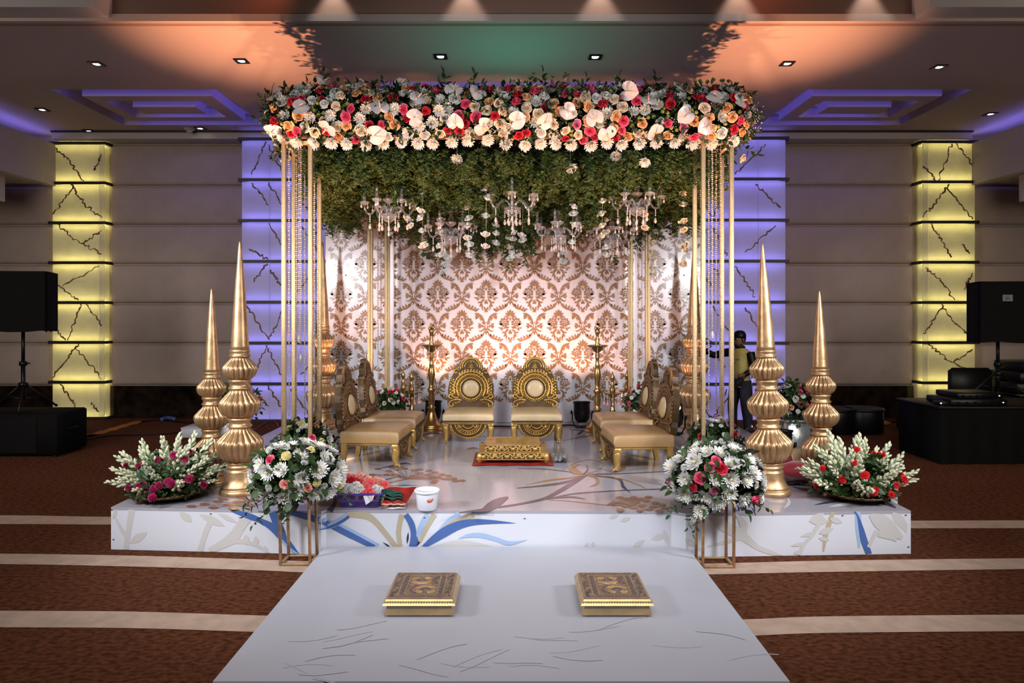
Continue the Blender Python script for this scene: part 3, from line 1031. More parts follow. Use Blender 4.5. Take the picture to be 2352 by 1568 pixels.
ml(0, 118, 0, 88, 36)
ml(6, 120, 24, 78, 26); ml(10, 114, 48, 74, 24); ml(12, 100, 72, 70, 22); ml(14, 86, 95, 50, 16)
ml(0, 60, 0, 50, 22)
for k in range(9):
    a = 40 * k
    r = math.radians(a)
    ml(74 + 26 * math.sin(r), 42 + 26 * math.cos(r), a, 40, 26)
for k in range(5):
    a = 72 * k + 20
    r = math.radians(a)
    ml(74 + 5 * math.sin(r), 42 + 5 * math.cos(r), a, 24, 15)
ml(8, 10, 78, 64, 20); ml(70, 4, 70, 88, 24); ml(10, 30, 60, 50, 15)
ml(6, -16, 100, 90, 24); ml(86, -34, 82, 68, 18); ml(84, -40, 118, 42, 16)
ml(16, -40, 128, 74, 24); ml(70, -76, 112, 40, 20); ml(46, -66, 150, 60, 22)
ml(0, -104, 0, 60, 28); ml(4, -92, 60, 28, 14); ml(4, -88, 130, 26, 13)
ml(50, -112, 120, 44, 22); ml(62, -94, 196, 66, 24); ml(40, -124, 160, 46, 20)
ml(24, -136, 196, 50, 20); ml(30, -168, 120, 26, 13); ml(4, -176, 150, 38, 14); ml(2, -160, 200, 30, 12)
ml(0, -212, 0, 46, 18)
jun = []


def js(pts, seg=4):
    for s in (-1, 1):
        L, R = ribbon([(s * x, y, w * 1.2) for x, y, w in pts], seg)
        jun.append(L + R[::-1])


def jl(x, y, deg, ln, w):
    for s in (-1, 1):
        jun.append(leaf2d(s * x, y, math.radians(90 - s * deg), ln * 1.05, w * 1.4, 4))


js([(16, 12, 10), (30, 62, 18), (62, 116, 26), (112, 146, 22), (146, 150, 2)])
jl(40, 86, 120, 40, 16); jl(52, 110, 130, 44, 18); jl(84, 138, 142, 74, 24); jl(112, 146, 160, 60, 20); jl(26, 50, 110, 34, 14); jl(22, 28, 105, 26, 12)
js([(14, 8, 8), (16, -20, 12), (30, -44, 16), (60, -66, 14), (84, -66, 8), (92, -52, 2)])
jl(24, -14, 70, 48, 22); jl(56, 2, 58, 50, 22); jl(62, -4, 92, 44, 20); jl(60, -12, 118, 40, 16)
js([(26, -86, 4), (40, -110, 22), (70, -142, 24), (120, -168, 18), (200, -186, 3)])
jl(84, -150, 20, 48, 20); jl(110, -162, 40, 52, 20); jl(150, -176, 30, 44, 18); jl(165, -182, 70, 54, 20); jl(130, -168, 118, 66, 18); jl(58, -130, 8, 34, 14)
jl(0, -60, 0, 44, 20) if False else jun.append(leaf2d(0, -58, PI / 2, 40, 22, 4))
jun.append(leaf2d(0, -60, -PI / 2, 56, 26, 4)); jl(6, -62, 140, 42, 16); jl(4, -56, 60, 26, 12)
jun.append(leaf2d(0, 22, PI / 2, 34, 14, 4))
PX, PZ = .600, .7464
cx0 = (1172 - CX) / F * YB
cz0 = EYE + (HY - 748) / F * YB
pb = MB()
kk = 0


def surf_d(x):
    d = 0
    for fx_, am, w in ((-1.5, .020, .05), (1.52, .020, .05), (1.45, -.012, .04), (-1.43, -.012, .04), (-.62, .006, .06), (.72, .006, .06)):
        d += am * math.exp(-((x - fx_) / w) ** 2)
    return d


for j in range(-2, 5):
    for i in range(-9, 10):
        cx = cx0 + i * PX / 2
        if (i + j) % 2:
            # junction point lies between two motifs, at their level
            shapes = jun
        else:
            shapes = mot
        cz = cz0 + j * PZ / 2
        for sh in shapes:
            kk += 1
            pts = [(cx + x * .001, cz + y * .001) for x, y in sh]
            if any(not (BX0 + .004 < x < BX1 - .004 and HS + .01 < z < BZ1 - .01) for x, z in pts):
                continue
            off = .0030 + (kk % 12) * .00007
            n = len(pts)
            h = n // 2
            vv = [(x, YB + surf_d(x) - off, z) for x, z in pts]
            if shapes is jun and n > 12:
                ff = [(q, q + 1, n - 2 - q, n - 1 - q) for q in range(h - 1)]
            else:
                ff = [(0, 1, n - 1)] + [(q, q + 1, n - q - 1, n - q) for q in range(1, h - 1)] + [(h - 1, h, h + 1)]
            pb.add(vv, ff)
stuff(ob('damask_print', pb.mesh('damask_print', M['damask']), bd))


# ------------------------------------------------------------------ flowers (unit size about 1 across; axis +Z)
def m_rose(seed, op=1.0):
    r = random.Random(seed)
    b = MB()
    n = 15
    for i in range(n):
        t = i / (n - 1)
        a0 = i * 2.399 + r.uniform(-.2, .2)
        wa = 1.25 - .45 * t
        vs, fs = [], []
        for v in range(4):
            q = v / 3
            for u in range(5):
                uu = u / 2 - 1
                a = a0 + uu * wa * (.55 + .45 * q)
                rad = (.07 + .36 * t * op) * (.45 + .55 * q ** .8) + .12 * t * q ** 3 + .012 * r.uniform(-1, 1) * q
                z = .05 + q * (.55 - .20 * t) - .16 * t * q ** 4 - .07 * uu * uu * q
                vs.append((rad * math.cos(a), rad * math.sin(a), z))
        for v in range(3):
            for u in range(4):
                k = v * 5 + u
                fs.append((k, k + 1, k + 6, k + 5))
        b.add(vs, fs, 0, True)
    b.lathe([(.0, -.05), (.16, .0), (.28, .12), (.3, .2)], 8, mi=0)
    return b


def m_mum(seed, n=64):
    r = random.Random(seed)
    b = MB()
    rings = [(20, .50, .10), (17, .45, .32), (13, .36, .58), (9, .24, .85), (5, .13, 1.1)]
    for c, R, el in rings:
        for i in range(c):
            a = 2 * PI * (i + r.uniform(-.25, .25)) / c
            e = el + r.uniform(-.14, .14)
            L = R * r.uniform(.85, 1.1)
            w = .062
            d = Vector((math.cos(a), math.sin(a), 0))
            s = Vector((-d.y, d.x, 0))
            ce, se = math.cos(e), math.sin(e)
            p0 = d * .04 + Vector((0, 0, .06))
            p1 = p0 + (d * ce + Vector((0, 0, se))) * L * .6
            p2 = p1 + (d * math.cos(e + .55) + Vector((0, 0, math.sin(e + .55)))) * L * .42
            b.add([p0 - s * w * .5, p0 + s * w * .5, p1 + s * w, p1 - s * w, p2 + s * w * .45, p2 - s * w * .45], [(0, 1, 2, 3), (3, 2, 4, 5)], 0, True)
    b.sphere((0, 0, .16), .09, 6, 4, 1)
    b.lathe([(0, -.06), (.09, 0), (.07, .1)], 6, mi=2)
    return b


def m_carn(seed):
    r = random.Random(seed)
    b = MB()
    for li, (R, z0, dz) in enumerate(((.50, .18, .02), (.46, .27, .05), (.38, .37, .08), (.27, .45, .1), (.14, .5, .1))):
        n = 26
        vs = [(0, 0, z0 - .12)]
        for i in range(n):
            a = 2 * PI * i / n
            q = 1 + (.12 if i % 2 else -.08) + r.uniform(-.06, .06)
            vs.append((R * .6 * math.cos(a), R * .6 * math.sin(a), z0 + r.uniform(-.02, .02)))
        for i in range(n):
            a = 2 * PI * i / n
            q = 1 + r.uniform(-.10, .10)
            vs.append((R * q * math.cos(a), R * q * math.sin(a), z0 + dz * (1 if i % 2 else -1) + r.uniform(-.03, .05)))
        fs = []
        for i in range(n):
            j = (i + 1) % n
            fs.append((0, 1 + i, 1 + j))
            fs.append((1 + i, 1 + n + i, 1 + n + j, 1 + j))
        b.add(vs, fs, 0, False)
    b.lathe([(.05, -.35), (.1, -.3), (.13, 0), (.3, .16)], 8, mi=1)
    return b


def m_anth(seed):
    r = random.Random(seed)
    b = MB()
    n = 22
    rings = (0.0, .25, .5, .78, 1.0)
    vs = [(0, 0, 0)]
    fs = []
    for q in rings[1:]:
        for i in range(n):
            a = 2 * PI * i / n
            # heart: notch at a = pi
            c = abs(((a + PI) % (2 * PI)) - PI) / PI  # 0 at tip .. 1 at notch
            R = .58 * (1 - .14 * c) if c < .8 else .58 * (.888 - (c - .8) * 2.9)
            if c < .12:
                R += .10 * (1 - c / .12)
            x, y = R * q * math.cos(a), R * q * math.sin(a) * 1.05
            z = -.12 * q * q + .18 * (y / .6) ** 2 * q - .10 * max(0, x) * q + .015 * math.cos(9 * a) * q
            vs.append((x, y, z))
    for i in range(n):
        fs.append((0, 1 + i, 1 + (i + 1) % n))
    for k in range(3):
        for i in range(n):
            j = (i + 1) % n
            fs.append((1 + k * n + i, 1 + k * n + n + i, 1 + k * n + n + j, 1 + k * n + j))
    b.add(vs, fs, 0, True)
    b.tube([(-.02, 0, .0), (.06, 0, .10), (.16, 0, .17), (.30, 0, .24), (.36, 0, .26)], [.035, .045, .042, .034, .012], 6, 1)
    b.tube([(-.02, 0, .0), (-.06, 0, -.12), (-.05, 0, -.35)], [.025, .022, .02], 5, 2)
    return b


def m_button(stem=.0):
    b = MB()
    b.sphere((0, 0, 0), .5, 8, 5, 0, sc=(1, 1, .75))
    b.lathe([(.12, -.5), (.3, -.42), (.5, -.12), (.52, -.02)], 8, mi=1)
    if stem:
        b.tube([(0, 0, -.4), (.1, .05, -stem * .5), (0, 0, -stem)], .06, 4, 1)
    return b


def m_leafy(seed, n=9, L=1.0, lw=.16, ll=.34, up=.6):
    """leafy sprig: stem along +Z"""
    r = random.Random(seed)
    b = MB()
    pts = [(.06 * math.sin(k * .9), .05 * math.cos(k * 1.3) - .05, k / 5 * L) for k in range(6)]
    b.tube(pts, [.014, .013, .012, .011, .009, .006], 4, 1)
    for i in range(n):
        t = .15 + .85 * i / (n - 1)
        p = Vector(pts[min(5, int(t * 5))])
        a = i * 2.4 + r.uniform(-.4, .4)
        e = up + r.uniform(-.3, .4)
        if i == n - 1:
            e = 1.4
        d = Vector((math.cos(a) * math.cos(e), math.sin(a) * math.cos(e), math.sin(e)))
        s = Vector((-math.sin(a), math.cos(a), 0))
        nn = d.cross(s)
        l, w = ll * r.uniform(.8, 1.15), lw * r.uniform(.8, 1.1)
        vs = [p, p + d * l * .35 + s * w * .5 + nn * .03, p + d * l * .4 - nn * .02, p + d * l * .35 - s * w * .5 + nn * .03,
              p + d * l * .72 + s * w * .36 - nn * .01, p + d * l * .72 - s * w * .36 - nn * .01, p + d * l - nn * .05 * 1.5]
        b.add(vs, [(0, 1, 2), (0, 2, 3), (1, 4, 6, 2), (2, 6, 5, 3)], 0, True)
    return b


def m_blade(seed):
    r = random.Random(seed)
    b = MB()
    for k in range(4):
        a = k * 1.6 + r.uniform(-.3, .3)
        e = 1.1 - .2 * k
        pts = []
        p = Vector((0, 0, 0))
        for i in range(6):
            d = Vector((math.cos(a) * math.cos(e), math.sin(a) * math.cos(e), math.sin(e)))
            pts.append((p.copy(), .075 * math.sin(PI * min(1, (i + .5) / 5.6)) + .004))
            p += d * .2
            e -= .16
        s = Vector((-math.sin(a), math.cos(a), 0))
        vs = []
        for q, w in pts:
            vs += [q - s * w, q + Vector((0, 0, -.02)), q + s * w]
        fs = []
        for i in range(5):
            fs += [(3 * i, 3 * i + 1, 3 * i + 4, 3 * i + 3), (3 * i + 1, 3 * i + 2, 3 * i + 5, 3 * i + 4)]
        b.add(vs, fs, 0, True)
    return b


ROSE = [m_rose(1), m_rose(2, 1.1), m_rose(5, .85)]
MUM = [m_mum(1), m_mum(2), m_mum(3)]
CARN = [m_carn(1), m_carn(2)]
ANTH = [m_anth(1), m_anth(2)]


def fl_me(protos, name, *mats):
    return [p.mesh(name, [M[q] for q in mats]) for p in protos]


ME = {
    'rose_red': fl_me(ROSE, 'rose', 'red'), 'rose_pink': fl_me(ROSE, 'rose', 'pink'), 'rose_peach': fl_me(ROSE, 'rose', 'peach'),
    'rose_cream': fl_me(ROSE, 'rose', 'creamp'), 'rose_white': fl_me(ROSE, 'rose', 'white'), 'rose_lilac': fl_me(ROSE, 'rose', 'lilac'), 'rose_salmon': fl_me(ROSE, 'rose', 'salmon'),
    'mum': fl_me(MUM, 'chrysanthemum', 'white', 'lemon', 'stem'),
    'carn_lemon': fl_me(CARN, 'carnation', 'lemon', 'stem'), 'carn_white': fl_me(CARN, 'carnation', 'white', 'stem'), 'carn_coral': fl_me(CARN, 'carnation', 'coral', 'stem'),
    'carn_red': fl_me(CARN, 'carnation', 'red', 'stem'), 'carn_salmon': fl_me(CARN, 'carnation', 'salmon', 'stem'), 'carn_scarlet': fl_me(CARN, 'carnation', 'scarlet', 'stem'), 'carn_magenta': fl_me(CARN, 'carnation', 'magenta', 'stem'),
    'anth': fl_me(ANTH, 'anthurium', 'anth', 'spadix', 'stem'),
    'button': [m_button().mesh('button_flower', [M['lime'], M['stem']])],
    'button_tall': [m_button(6).mesh('button_flower', [M['lime'], M['stem']])],
    'sprig': [m_leafy(k).mesh('leafy_sprig', [M['leaf'], M['stem']]) for k in (1, 2, 3)],
    'sprig_dark': [m_leafy(k, 12).mesh('leafy_sprig', [M['leaf_dark'], M['stem']]) for k in (4, 5)],
    'blade': [m_blade(k).mesh('blade_leaf', [M['leaf_dark']]) for k in (1, 2)],
}
NAME = {'rose': 'rose', 'mum': 'chrysanthemum', 'carn': 'carnation', 'anth': 'anthurium', 'button': 'button_flower', 'sprig': 'leafy_sprig', 'blade': 'blade_leaf'}
fr = random.Random(21)


def face(n, roll=None):
    q = Vector(n).to_track_quat('Z', 'Y')
    return q @ Quaternion((0, 0, 1), fr.uniform(0, 6.28) if roll is None else roll)


def flower(kind, parent, p, n, size, roll=None):
    return ob(NAME[kind.split('_')[0]], fr.choice(ME[kind]), parent, p, face(n, roll), size)


def np_scatter(name, protos, xf, mats):
    """one mesh made of many transformed copies of small prototypes; xf: list of (k, 4x4)"""
    V, T, MI = [], [], []
    base = 0
    pr = []
    for p in protos:
        v = np.array(p.v, dtype=np.float64)
        tri, mi = [], []
        for f, m in zip(p.f, p.m):
            for i in range(1, len(f) - 1):
                tri.append((f[0], f[i], f[i + 1]))
                mi.append(m)
        pr.append((np.c_[v, np.ones(len(v))], np.array(tri, dtype=np.int32), np.array(mi, dtype=np.int32)))
    for k, m4 in xf:
        v, t, mi = pr[k]
        V.append((v @ np.array(m4, dtype=np.float64).T)[:, :3])
        T.append(t + base)
        MI.append(mi)
        base += len(v)
    V, T, MI = np.concatenate(V), np.concatenate(T), np.concatenate(MI)
    me = bpy.data.meshes.new(name)
    me.vertices.add(len(V))
    me.vertices.foreach_set('co', V.astype(np.float32).ravel())
    me.loops.add(len(T) * 3)
    me.loops.foreach_set('vertex_index', T.ravel())
    me.polygons.add(len(T))
    me.polygons.foreach_set('loop_start', np.arange(0, len(T) * 3, 3, dtype=np.int32))
    for m in mats:
        me.materials.append(m)
    me.polygons.foreach_set('material_index', MI)
    me.update(calc_edges=True)
    return me


def xform(p, q, s):
    return Matrix.Translation(p) @ (q.to_matrix().to_4x4()) @ Matrix.Diagonal((s, s, s, 1))


# ------------------------------------------------------------------ the canopy frame
can = thing('canopy', 'tall golden four-tower canopy frame standing on the stage', 'canopy', (0, 0, HS))
ZT = 3.22


def post(x, y, z1=ZT, w=.037):
    b = MB()
    b.bbox((0, 0, (z1 - HS) / 2), (w, w, z1 - HS), 0, .004)
    return ob('post', b.mesh('post', M['gold_pole']), can, (x, y, 0))


TW = {'fl': (-2.085, -1.842, 6.24, 6.53), 'fr': (1.747, 2.006, 6.24, 6.53), 'bl': (-1.645, -1.448, 7.85, 8.0), 'br': (1.375, 1.575, 7.85, 8.0)}
for k, (x0, x1, y0, y1) in TW.items():
    for x in (x0, x1):
        for y in (y0, y1):
            post(x, y, ZT, .037 if k[0] == 'f' else .032)
    for z in (.02, ZT - HS - .02):
        b = MB()
        for y in (y0, y1):
            b.bar((x0, y, z), (x1, y, z), .03)
        for x in (x0, x1):
            b.bar((x, y0, z), (x, y1, z), .03)
        ob('tower_ring', b.mesh('tower_ring', M['gold_pole']), can)
zt = ZT - HS
for a, c in (((-2.1, 6.235, zt + .03), (2.02, 6.235, zt + .03)), ((-2.1, 8.0, zt + .03), (2.02, 8.0, zt + .03)), ((-2.085, 6.24, zt + .06), (-1.645, 8.0, zt + .06)), ((2.006, 6.24, zt + .06), (1.575, 8.0, zt + .06)), ((-2.085, 6.24, zt + .09), (-2.085, 8.0, zt + .09)), ((2.006, 6.24, zt + .09), (2.006, 8.0, zt + .09))):
    q = MB()
    q.bar(a, c, .035)
    ob('beam', q.mesh('beam', M['gold_wire']), can)
q = MB()
for i in range(12):
    x = -2.05 + 4.05 * i / 11
    q.bar((x, 6.26, zt + .05), (x, 8.0, zt + .05), .015)
for i in range(6):
    y = 6.4 + 1.5 * i / 5
    q.bar((-2.05, y, zt + .065), (2.0, y, zt + .065), .015)
ob('roof_lattice', q.mesh('roof_lattice', M['black']), can)
q = MB()
q.box((0, 7.15, zt + .10), (4.15, 1.70, .02))
ob('roof_backing', q.mesh('roof_backing', M['leaf_dark']), can)  # dark backing added so no ceiling shows through the greenery

# ------------------------------------------------------------------ flower garland along the canopy front
gar = thing('flower_garland', 'long thick garland of roses, chrysanthemums and anthuriums along the canopy front', 'flower garland', (0, 0, 0))
GX0, GX1 = -2.24, 2.19
GY, GZ, GA, GB = 6.36, 3.455, .27, .235
placed = []


def gpos(x, t, k=1.0):
    """point and outward direction on the garland's rounded front; t in degrees, 0 = towards the hall"""
    e = min(x - GX0, GX1 - x)
    sh = math.sqrt(max(.0, 1 - (1 - min(e / .22, 1)) ** 2)) if e < .22 else 1
    sh = max(sh, .25)
    bulge = 1 + .05 * math.sin(x * 3.1) + .04 * math.sin(x * 7.3 + 1)
    c, s = math.cos(math.radians(t)), math.sin(math.radians(t))
    nx = 0
    if e < .22:
        nx = (-1 if x < 0 else 1) * (1 - e / .22) * 1.2
    p = Vector((x, GY - GA * k * c * sh * bulge, GZ + GB * k * s * (.5 + .5 * sh) * bulge))
    return p, Vector((nx, -c, s * .9)).normalized()


def free(p, r):
    for q, s in placed:
        if (q - p).length < (r + s):
            return False
    placed.append((p, r))
    return True


cnt = {}


def put(kind, x, t, size, rad, lim=300, jit=.35, lift=1.0, nv=None):
    nm = NAME[kind.split('_')[0]]
    if cnt.get(nm, 0) >= lim:
        return False
    p, n = gpos(x, t, lift)
    if not free(p, rad):
        return False
    n = (n + Vector((fr.uniform(-jit, jit), fr.uniform(-jit, jit) * .5, fr.uniform(-jit, jit)))).normalized()
    flower(kind, gar, p, nv or n, size)
    cnt[nm] = cnt.get(nm, 0) + 1
    return True


# anthuriums, placed where the photograph shows them
AN = [(620, 215), (735, 195), (826, 185), (612, 292), (690, 250), (752, 283), (914, 190), (962, 233), (875, 250), (858, 294), (952, 268), (1041, 210), (1046, 278), (1098, 212), (1108, 282), (1182, 196), (1186, 272), (1250, 275), (1297, 188), (1302, 256), (1251, 282), (1365, 270), (1440, 220), (1488, 235), (1509, 292), (1574, 196), (1576, 262), (1624, 280), (1645, 232), (1698, 237), (1395, 290)]
for px, py in AN:
    Y = 6.06
    x = (px - CX) / F * Y
    z = EYE + (HY - py) / F * Y
    t = math.degrees(math.asin(max(-.95, min(.95, (z - GZ) / GB))))
    put('anth', x, t, fr.uniform(.135, .165), .045, 60, .62, 1.30)
# hanging fringe of chrysanthemums under the front beam
x = GX0 + .12
while x < GX1 - .05:
    put('mum', x, -66 + fr.uniform(-6, 6), .125, .05, 300, .15, 1.16, Vector((fr.uniform(-.3, .3), -.75, -.65)))
    x += fr.uniform(.135, .185)
for _ in range(9000):
    x = fr.uniform(GX0, GX1)
    t = fr.uniform(-62, 104)
    u = fr.random()
    low = t < -15
    if u < .30:
        k, s, r = 'mum', fr.uniform(.10, .125), .042
    elif u < .50:
        k, s, r = 'rose_' + fr.choice(['red', 'red', 'pink', 'pink', 'red']), fr.uniform(.086, .104), .035
    elif u < .76:
        k, s, r = 'rose_' + ('peach' if fr.random() < .62 else 'cream'), fr.uniform(.094, .112), .038
    elif u < .88:
        k, s, r = 'rose_white', fr.uniform(.09, .108), .038
    elif u < .90:
        k, s, r = 'rose_lilac', .09, .036
    else:
        k, s, r = 'button', .040, .017
    put(k, x, t, s, r, 298, .3, fr.uniform(.98, 1.1))
# the returns along both sides
for sx in (-1, 1):
    xx = GX0 + .12 if sx < 0 else GX1 - .12
    for i in range(34):
        p = Vector((xx + sx * fr.uniform(-.06, .14), fr.uniform(6.5, 7.9), fr.uniform(3.13, 3.62)))
        if free(p, .04):
            flower(fr.choice(['mum', 'rose_peach', 'rose_red', 'rose_cream', 'mum']), gar, p, Vector((sx, -.5, fr.uniform(-.7, .3))), .105)
# tall stems standing out of the top
for px, h in ((745, .10), (880, .05), (1018, .11), (1075, .10), (1090, .12), (1220, .13), (1238, .10), (1260, .12), (1300, .15), (1330, .09), (1345, .06), (1420, .10), (1435, .08), (1480, .05), (1515, .10), (1540, .06), (1612, .11), (1640, .08), (1675, .09), (1700, .03), (800, .06), (950, .05)):
    x = (px - CX) / F * 6.2
    p, n = gpos(x, 82, 1.0)
    if fr.random() < .55:
        for j in range(3):
            flower('button_tall', gar, p + Vector((fr.uniform(-.05, .05), fr.uniform(-.04, .04), h * fr.uniform(.6, 1.1) + .03)), Vector((fr.uniform(-.25, .25), -.1, 1)), .034)
    else:
        flower('sprig_dark', gar, p - Vector((0, 0, .06)), Vector((fr.uniform(-.2, .2), -.1, 1)), h + .12)
for px, t in ((622, 40), (665, 55), (810, 75), (860, 60), (905, 68), (930, 30), (1130, 60), (1290, 40), (1590, 60), (1690, 55), (1520, 20), (1060, 25)):
    p, n = gpos((px - CX) / F * 6.2, t, .85)
    flower('blade', gar, p, n + Vector((-.4 if px < 640 else fr.uniform(-.4, .4), 0, .5)), .20)
# filler foliage and baby's breath
xf = []
for _ in range(1400):
    x = fr.uniform(GX0 + .02, GX1 - .02)
    t = fr.uniform(-75, 115)
    p, n = gpos(x, t, fr.uniform(.50, .86))
    xf.append((fr.randrange(3), xform(p, face(n + Vector((fr.uniform(-.9, .9), fr.uniform(-.3, .3), fr.uniform(-.9, .9)))), fr.uniform(.07, .13))))
for sx in (-1, 1):
    for _ in range(260):
        p = Vector(((GX0 + .14 if sx < 0 else GX1 - .14) + fr.uniform(-.14, .14), fr.uniform(6.4, 8.0), fr.uniform(3.2, 3.62)))
        xf.append((fr.randrange(3), xform(p, face(Vector((sx * fr.uniform(.2, 1), fr.uniform(-.8, .8), fr.uniform(-1, .8)))), fr.uniform(.09, .16))))
stuff(ob('foliage', np_scatter('garland_foliage', [m_leafy(k, 7, 1, .3, .5) for k in (6, 7, 8)], xf, [M['leaf_dark'], M['stem']]), gar))
dot = MB().sphere((0, 0, 0), .5, 5, 3, 0)
xf = []
for _ in range(70):
    p, n = gpos(fr.uniform(GX0 + .05, GX1 - .05), fr.uniform(-55, 85), 1.0)
    for j in range(22):
        q = p + Vector((fr.gauss(0, .035), fr.gauss(-.01, .02), fr.gauss(0, .035)))
        xf.append((0, xform(q, Quaternion(), fr.uniform(.006, .011))))
for _ in range(60):
    q = Vector((GX1 + fr.gauss(.02, .04), 6.25 + fr.gauss(0, .06), 3.42 + fr.gauss(0, .08)))
    xf.append((0, xform(q, Quaternion(), fr.uniform(.007, .012))))
stuff(ob('gypsophila', np_scatter('gypsophila', [dot], xf, [M['white']]), gar))
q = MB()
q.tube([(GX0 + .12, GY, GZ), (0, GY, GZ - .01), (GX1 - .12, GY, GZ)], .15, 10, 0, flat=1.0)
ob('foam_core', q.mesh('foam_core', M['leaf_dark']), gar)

# ------------------------------------------------------------------ hanging greenery under the roof


def m_fern(seed):
    """hanging plume of fine needles, length 1, stem along -Z"""
    r = random.Random(seed)
    b = MB()
    pts = [Vector((.10 * math.sin(k * .8 + seed), .10 * math.cos(k * .7 + seed * 2) - .05, -k / 6)) for k in range(7)]
    b.tube(pts, .007, 3, 0, False)
    for i in range(26):
        t = (i + 1) / 27
        k = min(5, int(t * 6))
        p = pts[k].lerp(pts[k + 1], t * 6 - k)
        a = i * 2.4
        out = Vector((math.cos(a), math.sin(a), r.uniform(-.9, .05))).normalized()
        L = r.uniform(.14, .30) * (1.15 - .7 * t)
        sd = out.cross(Vector((0, 0, 1))).normalized()
        q = p + out * L
        w = .006
        b.add([p - sd * w, p + sd * w, q], [(0, 1, 2)])
        for j in range(4):
            u = .3 + .22 * j
            m0 = p + out * L * u
            for s in (-1, 1):
                d = (out * .6 + sd * s * .8 + Vector((0, 0, r.uniform(-.5, .3)))).normalized()
                tip = m0 + d * .105
                n = d.cross(Vector((r.uniform(-1, 1), r.uniform(-1, 1), .3))).normalized()
                b.add([m0 - n * .019, m0 + n * .019, tip], [(0, 1, 2)])
    return b


gre = thing('hanging_greenery', 'thick mass of green asparagus fern hanging under the canopy roof', 'greenery')
FERN = [m_fern(k) for k in (1, 2, 3, 4, 5)]
xf = []
for _ in range(2000):
    x = fr.uniform(-1.95, 1.92)
    y = fr.uniform(6.36, 8.08)
    cxn = abs(x + .02) / 1.95
    D_ = (.20 + .74 * (1 - cxn ** 1.7)) * (.72 + .28 * math.sin(x * 4.1 + y * 2.3) * math.cos(y * 3.7 - x)) * (.28 + .92 * ((y - 6.36) / 1.7) ** 1.2)
    if x > 1.45:
        D_ *= 1.5
    z = 3.24 - D_ * fr.random() ** .75
    xf.append((fr.randrange(5), xform(Vector((x, y, z)), Euler((fr.uniform(-.5, .5), fr.uniform(-.5, .5), fr.uniform(0, 6.28))).to_quaternion(), fr.uniform(.17, .34))))
for sx in (-1, 1):
    for _ in range(230):
        x = sx * fr.uniform(1.75, 2.08)
        y = fr.uniform(6.7, 8.1)
        xf.append((fr.randrange(5), xform(Vector((x, y, 3.25 - .45 * fr.random() * (1 if y > 7.2 else .55))), Euler((fr.uniform(-.5, .5), fr.uniform(-.5, .5), fr.uniform(0, 6.28))).to_quaternion(), fr.uniform(.2, .32))))
stuff(ob('fern', np_scatter('fern', FERN, xf, [M['fern']]), gre))
xf = []
EU = [m_leafy(k, 12, 1, .13, .15, -.3) for k in (11, 12)]
for px, py, l in ((850, 375, .35), (905, 430, .3), (1140, 425, .4), (1180, 380, .4), (1195, 400, .3), (1365, 440, .3), (1510, 420, .28), (1300, 370, .3), (1060, 420, .3), (960, 400, .3), (1445, 390, .25), (1115, 470, .3)):
    p = P(px, py, fr.uniform(6.5, 6.8))
    xf.append((fr.randrange(2), xform(p, Vector((fr.uniform(-.2, .2), -.1, -1)).to_track_quat('Z', 'Y'), l)))
stuff(ob('trailing_leaves', np_scatter('trailing_leaves', EU, xf, [M['leaf'], M['stem']]), gre))

# ------------------------------------------------------------------ threads of roses hanging from the roof
STRINGS = [
    (941, 7.0, 372, [372, 398, 432, 466, 497, 515], 'rose_white', 'thread of white roses crossing the arm of the front left chandelier'),
    (970, 6.8, 400, [445, 480, 504, 534, 558], 'rose_white', 'thread of white roses right of the front left chandelier'),
    (1012, 7.1, 470, [476, 500, 518, 540, 568, 590], 'rose_white', 'thread of white roses at the left arm of the back left chandelier'),
    (1022, 7.6, 540, [566, 592, 612, 628], 'carn_white', 'short thread of carnations ending lowest over the backdrop at the left'),
    (1076, 6.9, 455, [459, 481, 505, 522, 541, 566, 590], 'rose_white', 'thread of white roses at the right arm of the back left chandelier'),
    (1116, 6.6, 400, [408, 438, 459, 500, 532, 560], 'rose_white', 'thread of white roses at the left arm of the front middle chandelier'),
    (1138, 7.2, 500, [521, 540, 562], 'rose_white', 'short thread of white roses left below the front middle chandelier'),
    (1180, 7.1, 480, [502, 530, 552, 578, 594], 'rose_white', 'cluster thread of white roses below the bowl of the front middle chandelier'),
    (1168, 7.4, 520, [548, 572, 600], 'rose_cream', 'thread of cream roses left below the front middle chandelier bowl'),
    (1200, 7.0, 510, [535, 556], 'rose_white', 'short thread of two white roses right below the middle chandelier'),
    (1315, 6.8, 430, [478, 495, 520, 560], 'rose_white', 'thread of white roses between the middle and right front chandeliers'),
    (1293, 7.6, 545, [560, 585, 595], 'carn_white', 'thread of white carnations below the back right chandelier bowl'),
    (1383, 6.7, 405, [409, 466, 495, 522, 545], 'rose_cream', 'thread of cream roses at the left arm of the front right chandelier'),
    (1392, 7.3, 500, [508, 528, 572, 590], 'rose_white', 'thread of white roses left of the back right tower posts'),
    (1480, 6.9, 480, [487, 494, 519], 'rose_cream', 'thread of cream roses at the bowl of the front right chandelier'),
    (1500, 7.7, 520, [535, 552, 573, 590, 620, 635], 'rose_cream', 'long thread of cream roses beside the back right tower'),
    (1570, 6.8, 435, [440, 474, 503, 524, 558, 577, 597, 612], 'rose_cream', 'thread of cream roses at the right end of the backdrop'),
]
rs = random.Random(5)
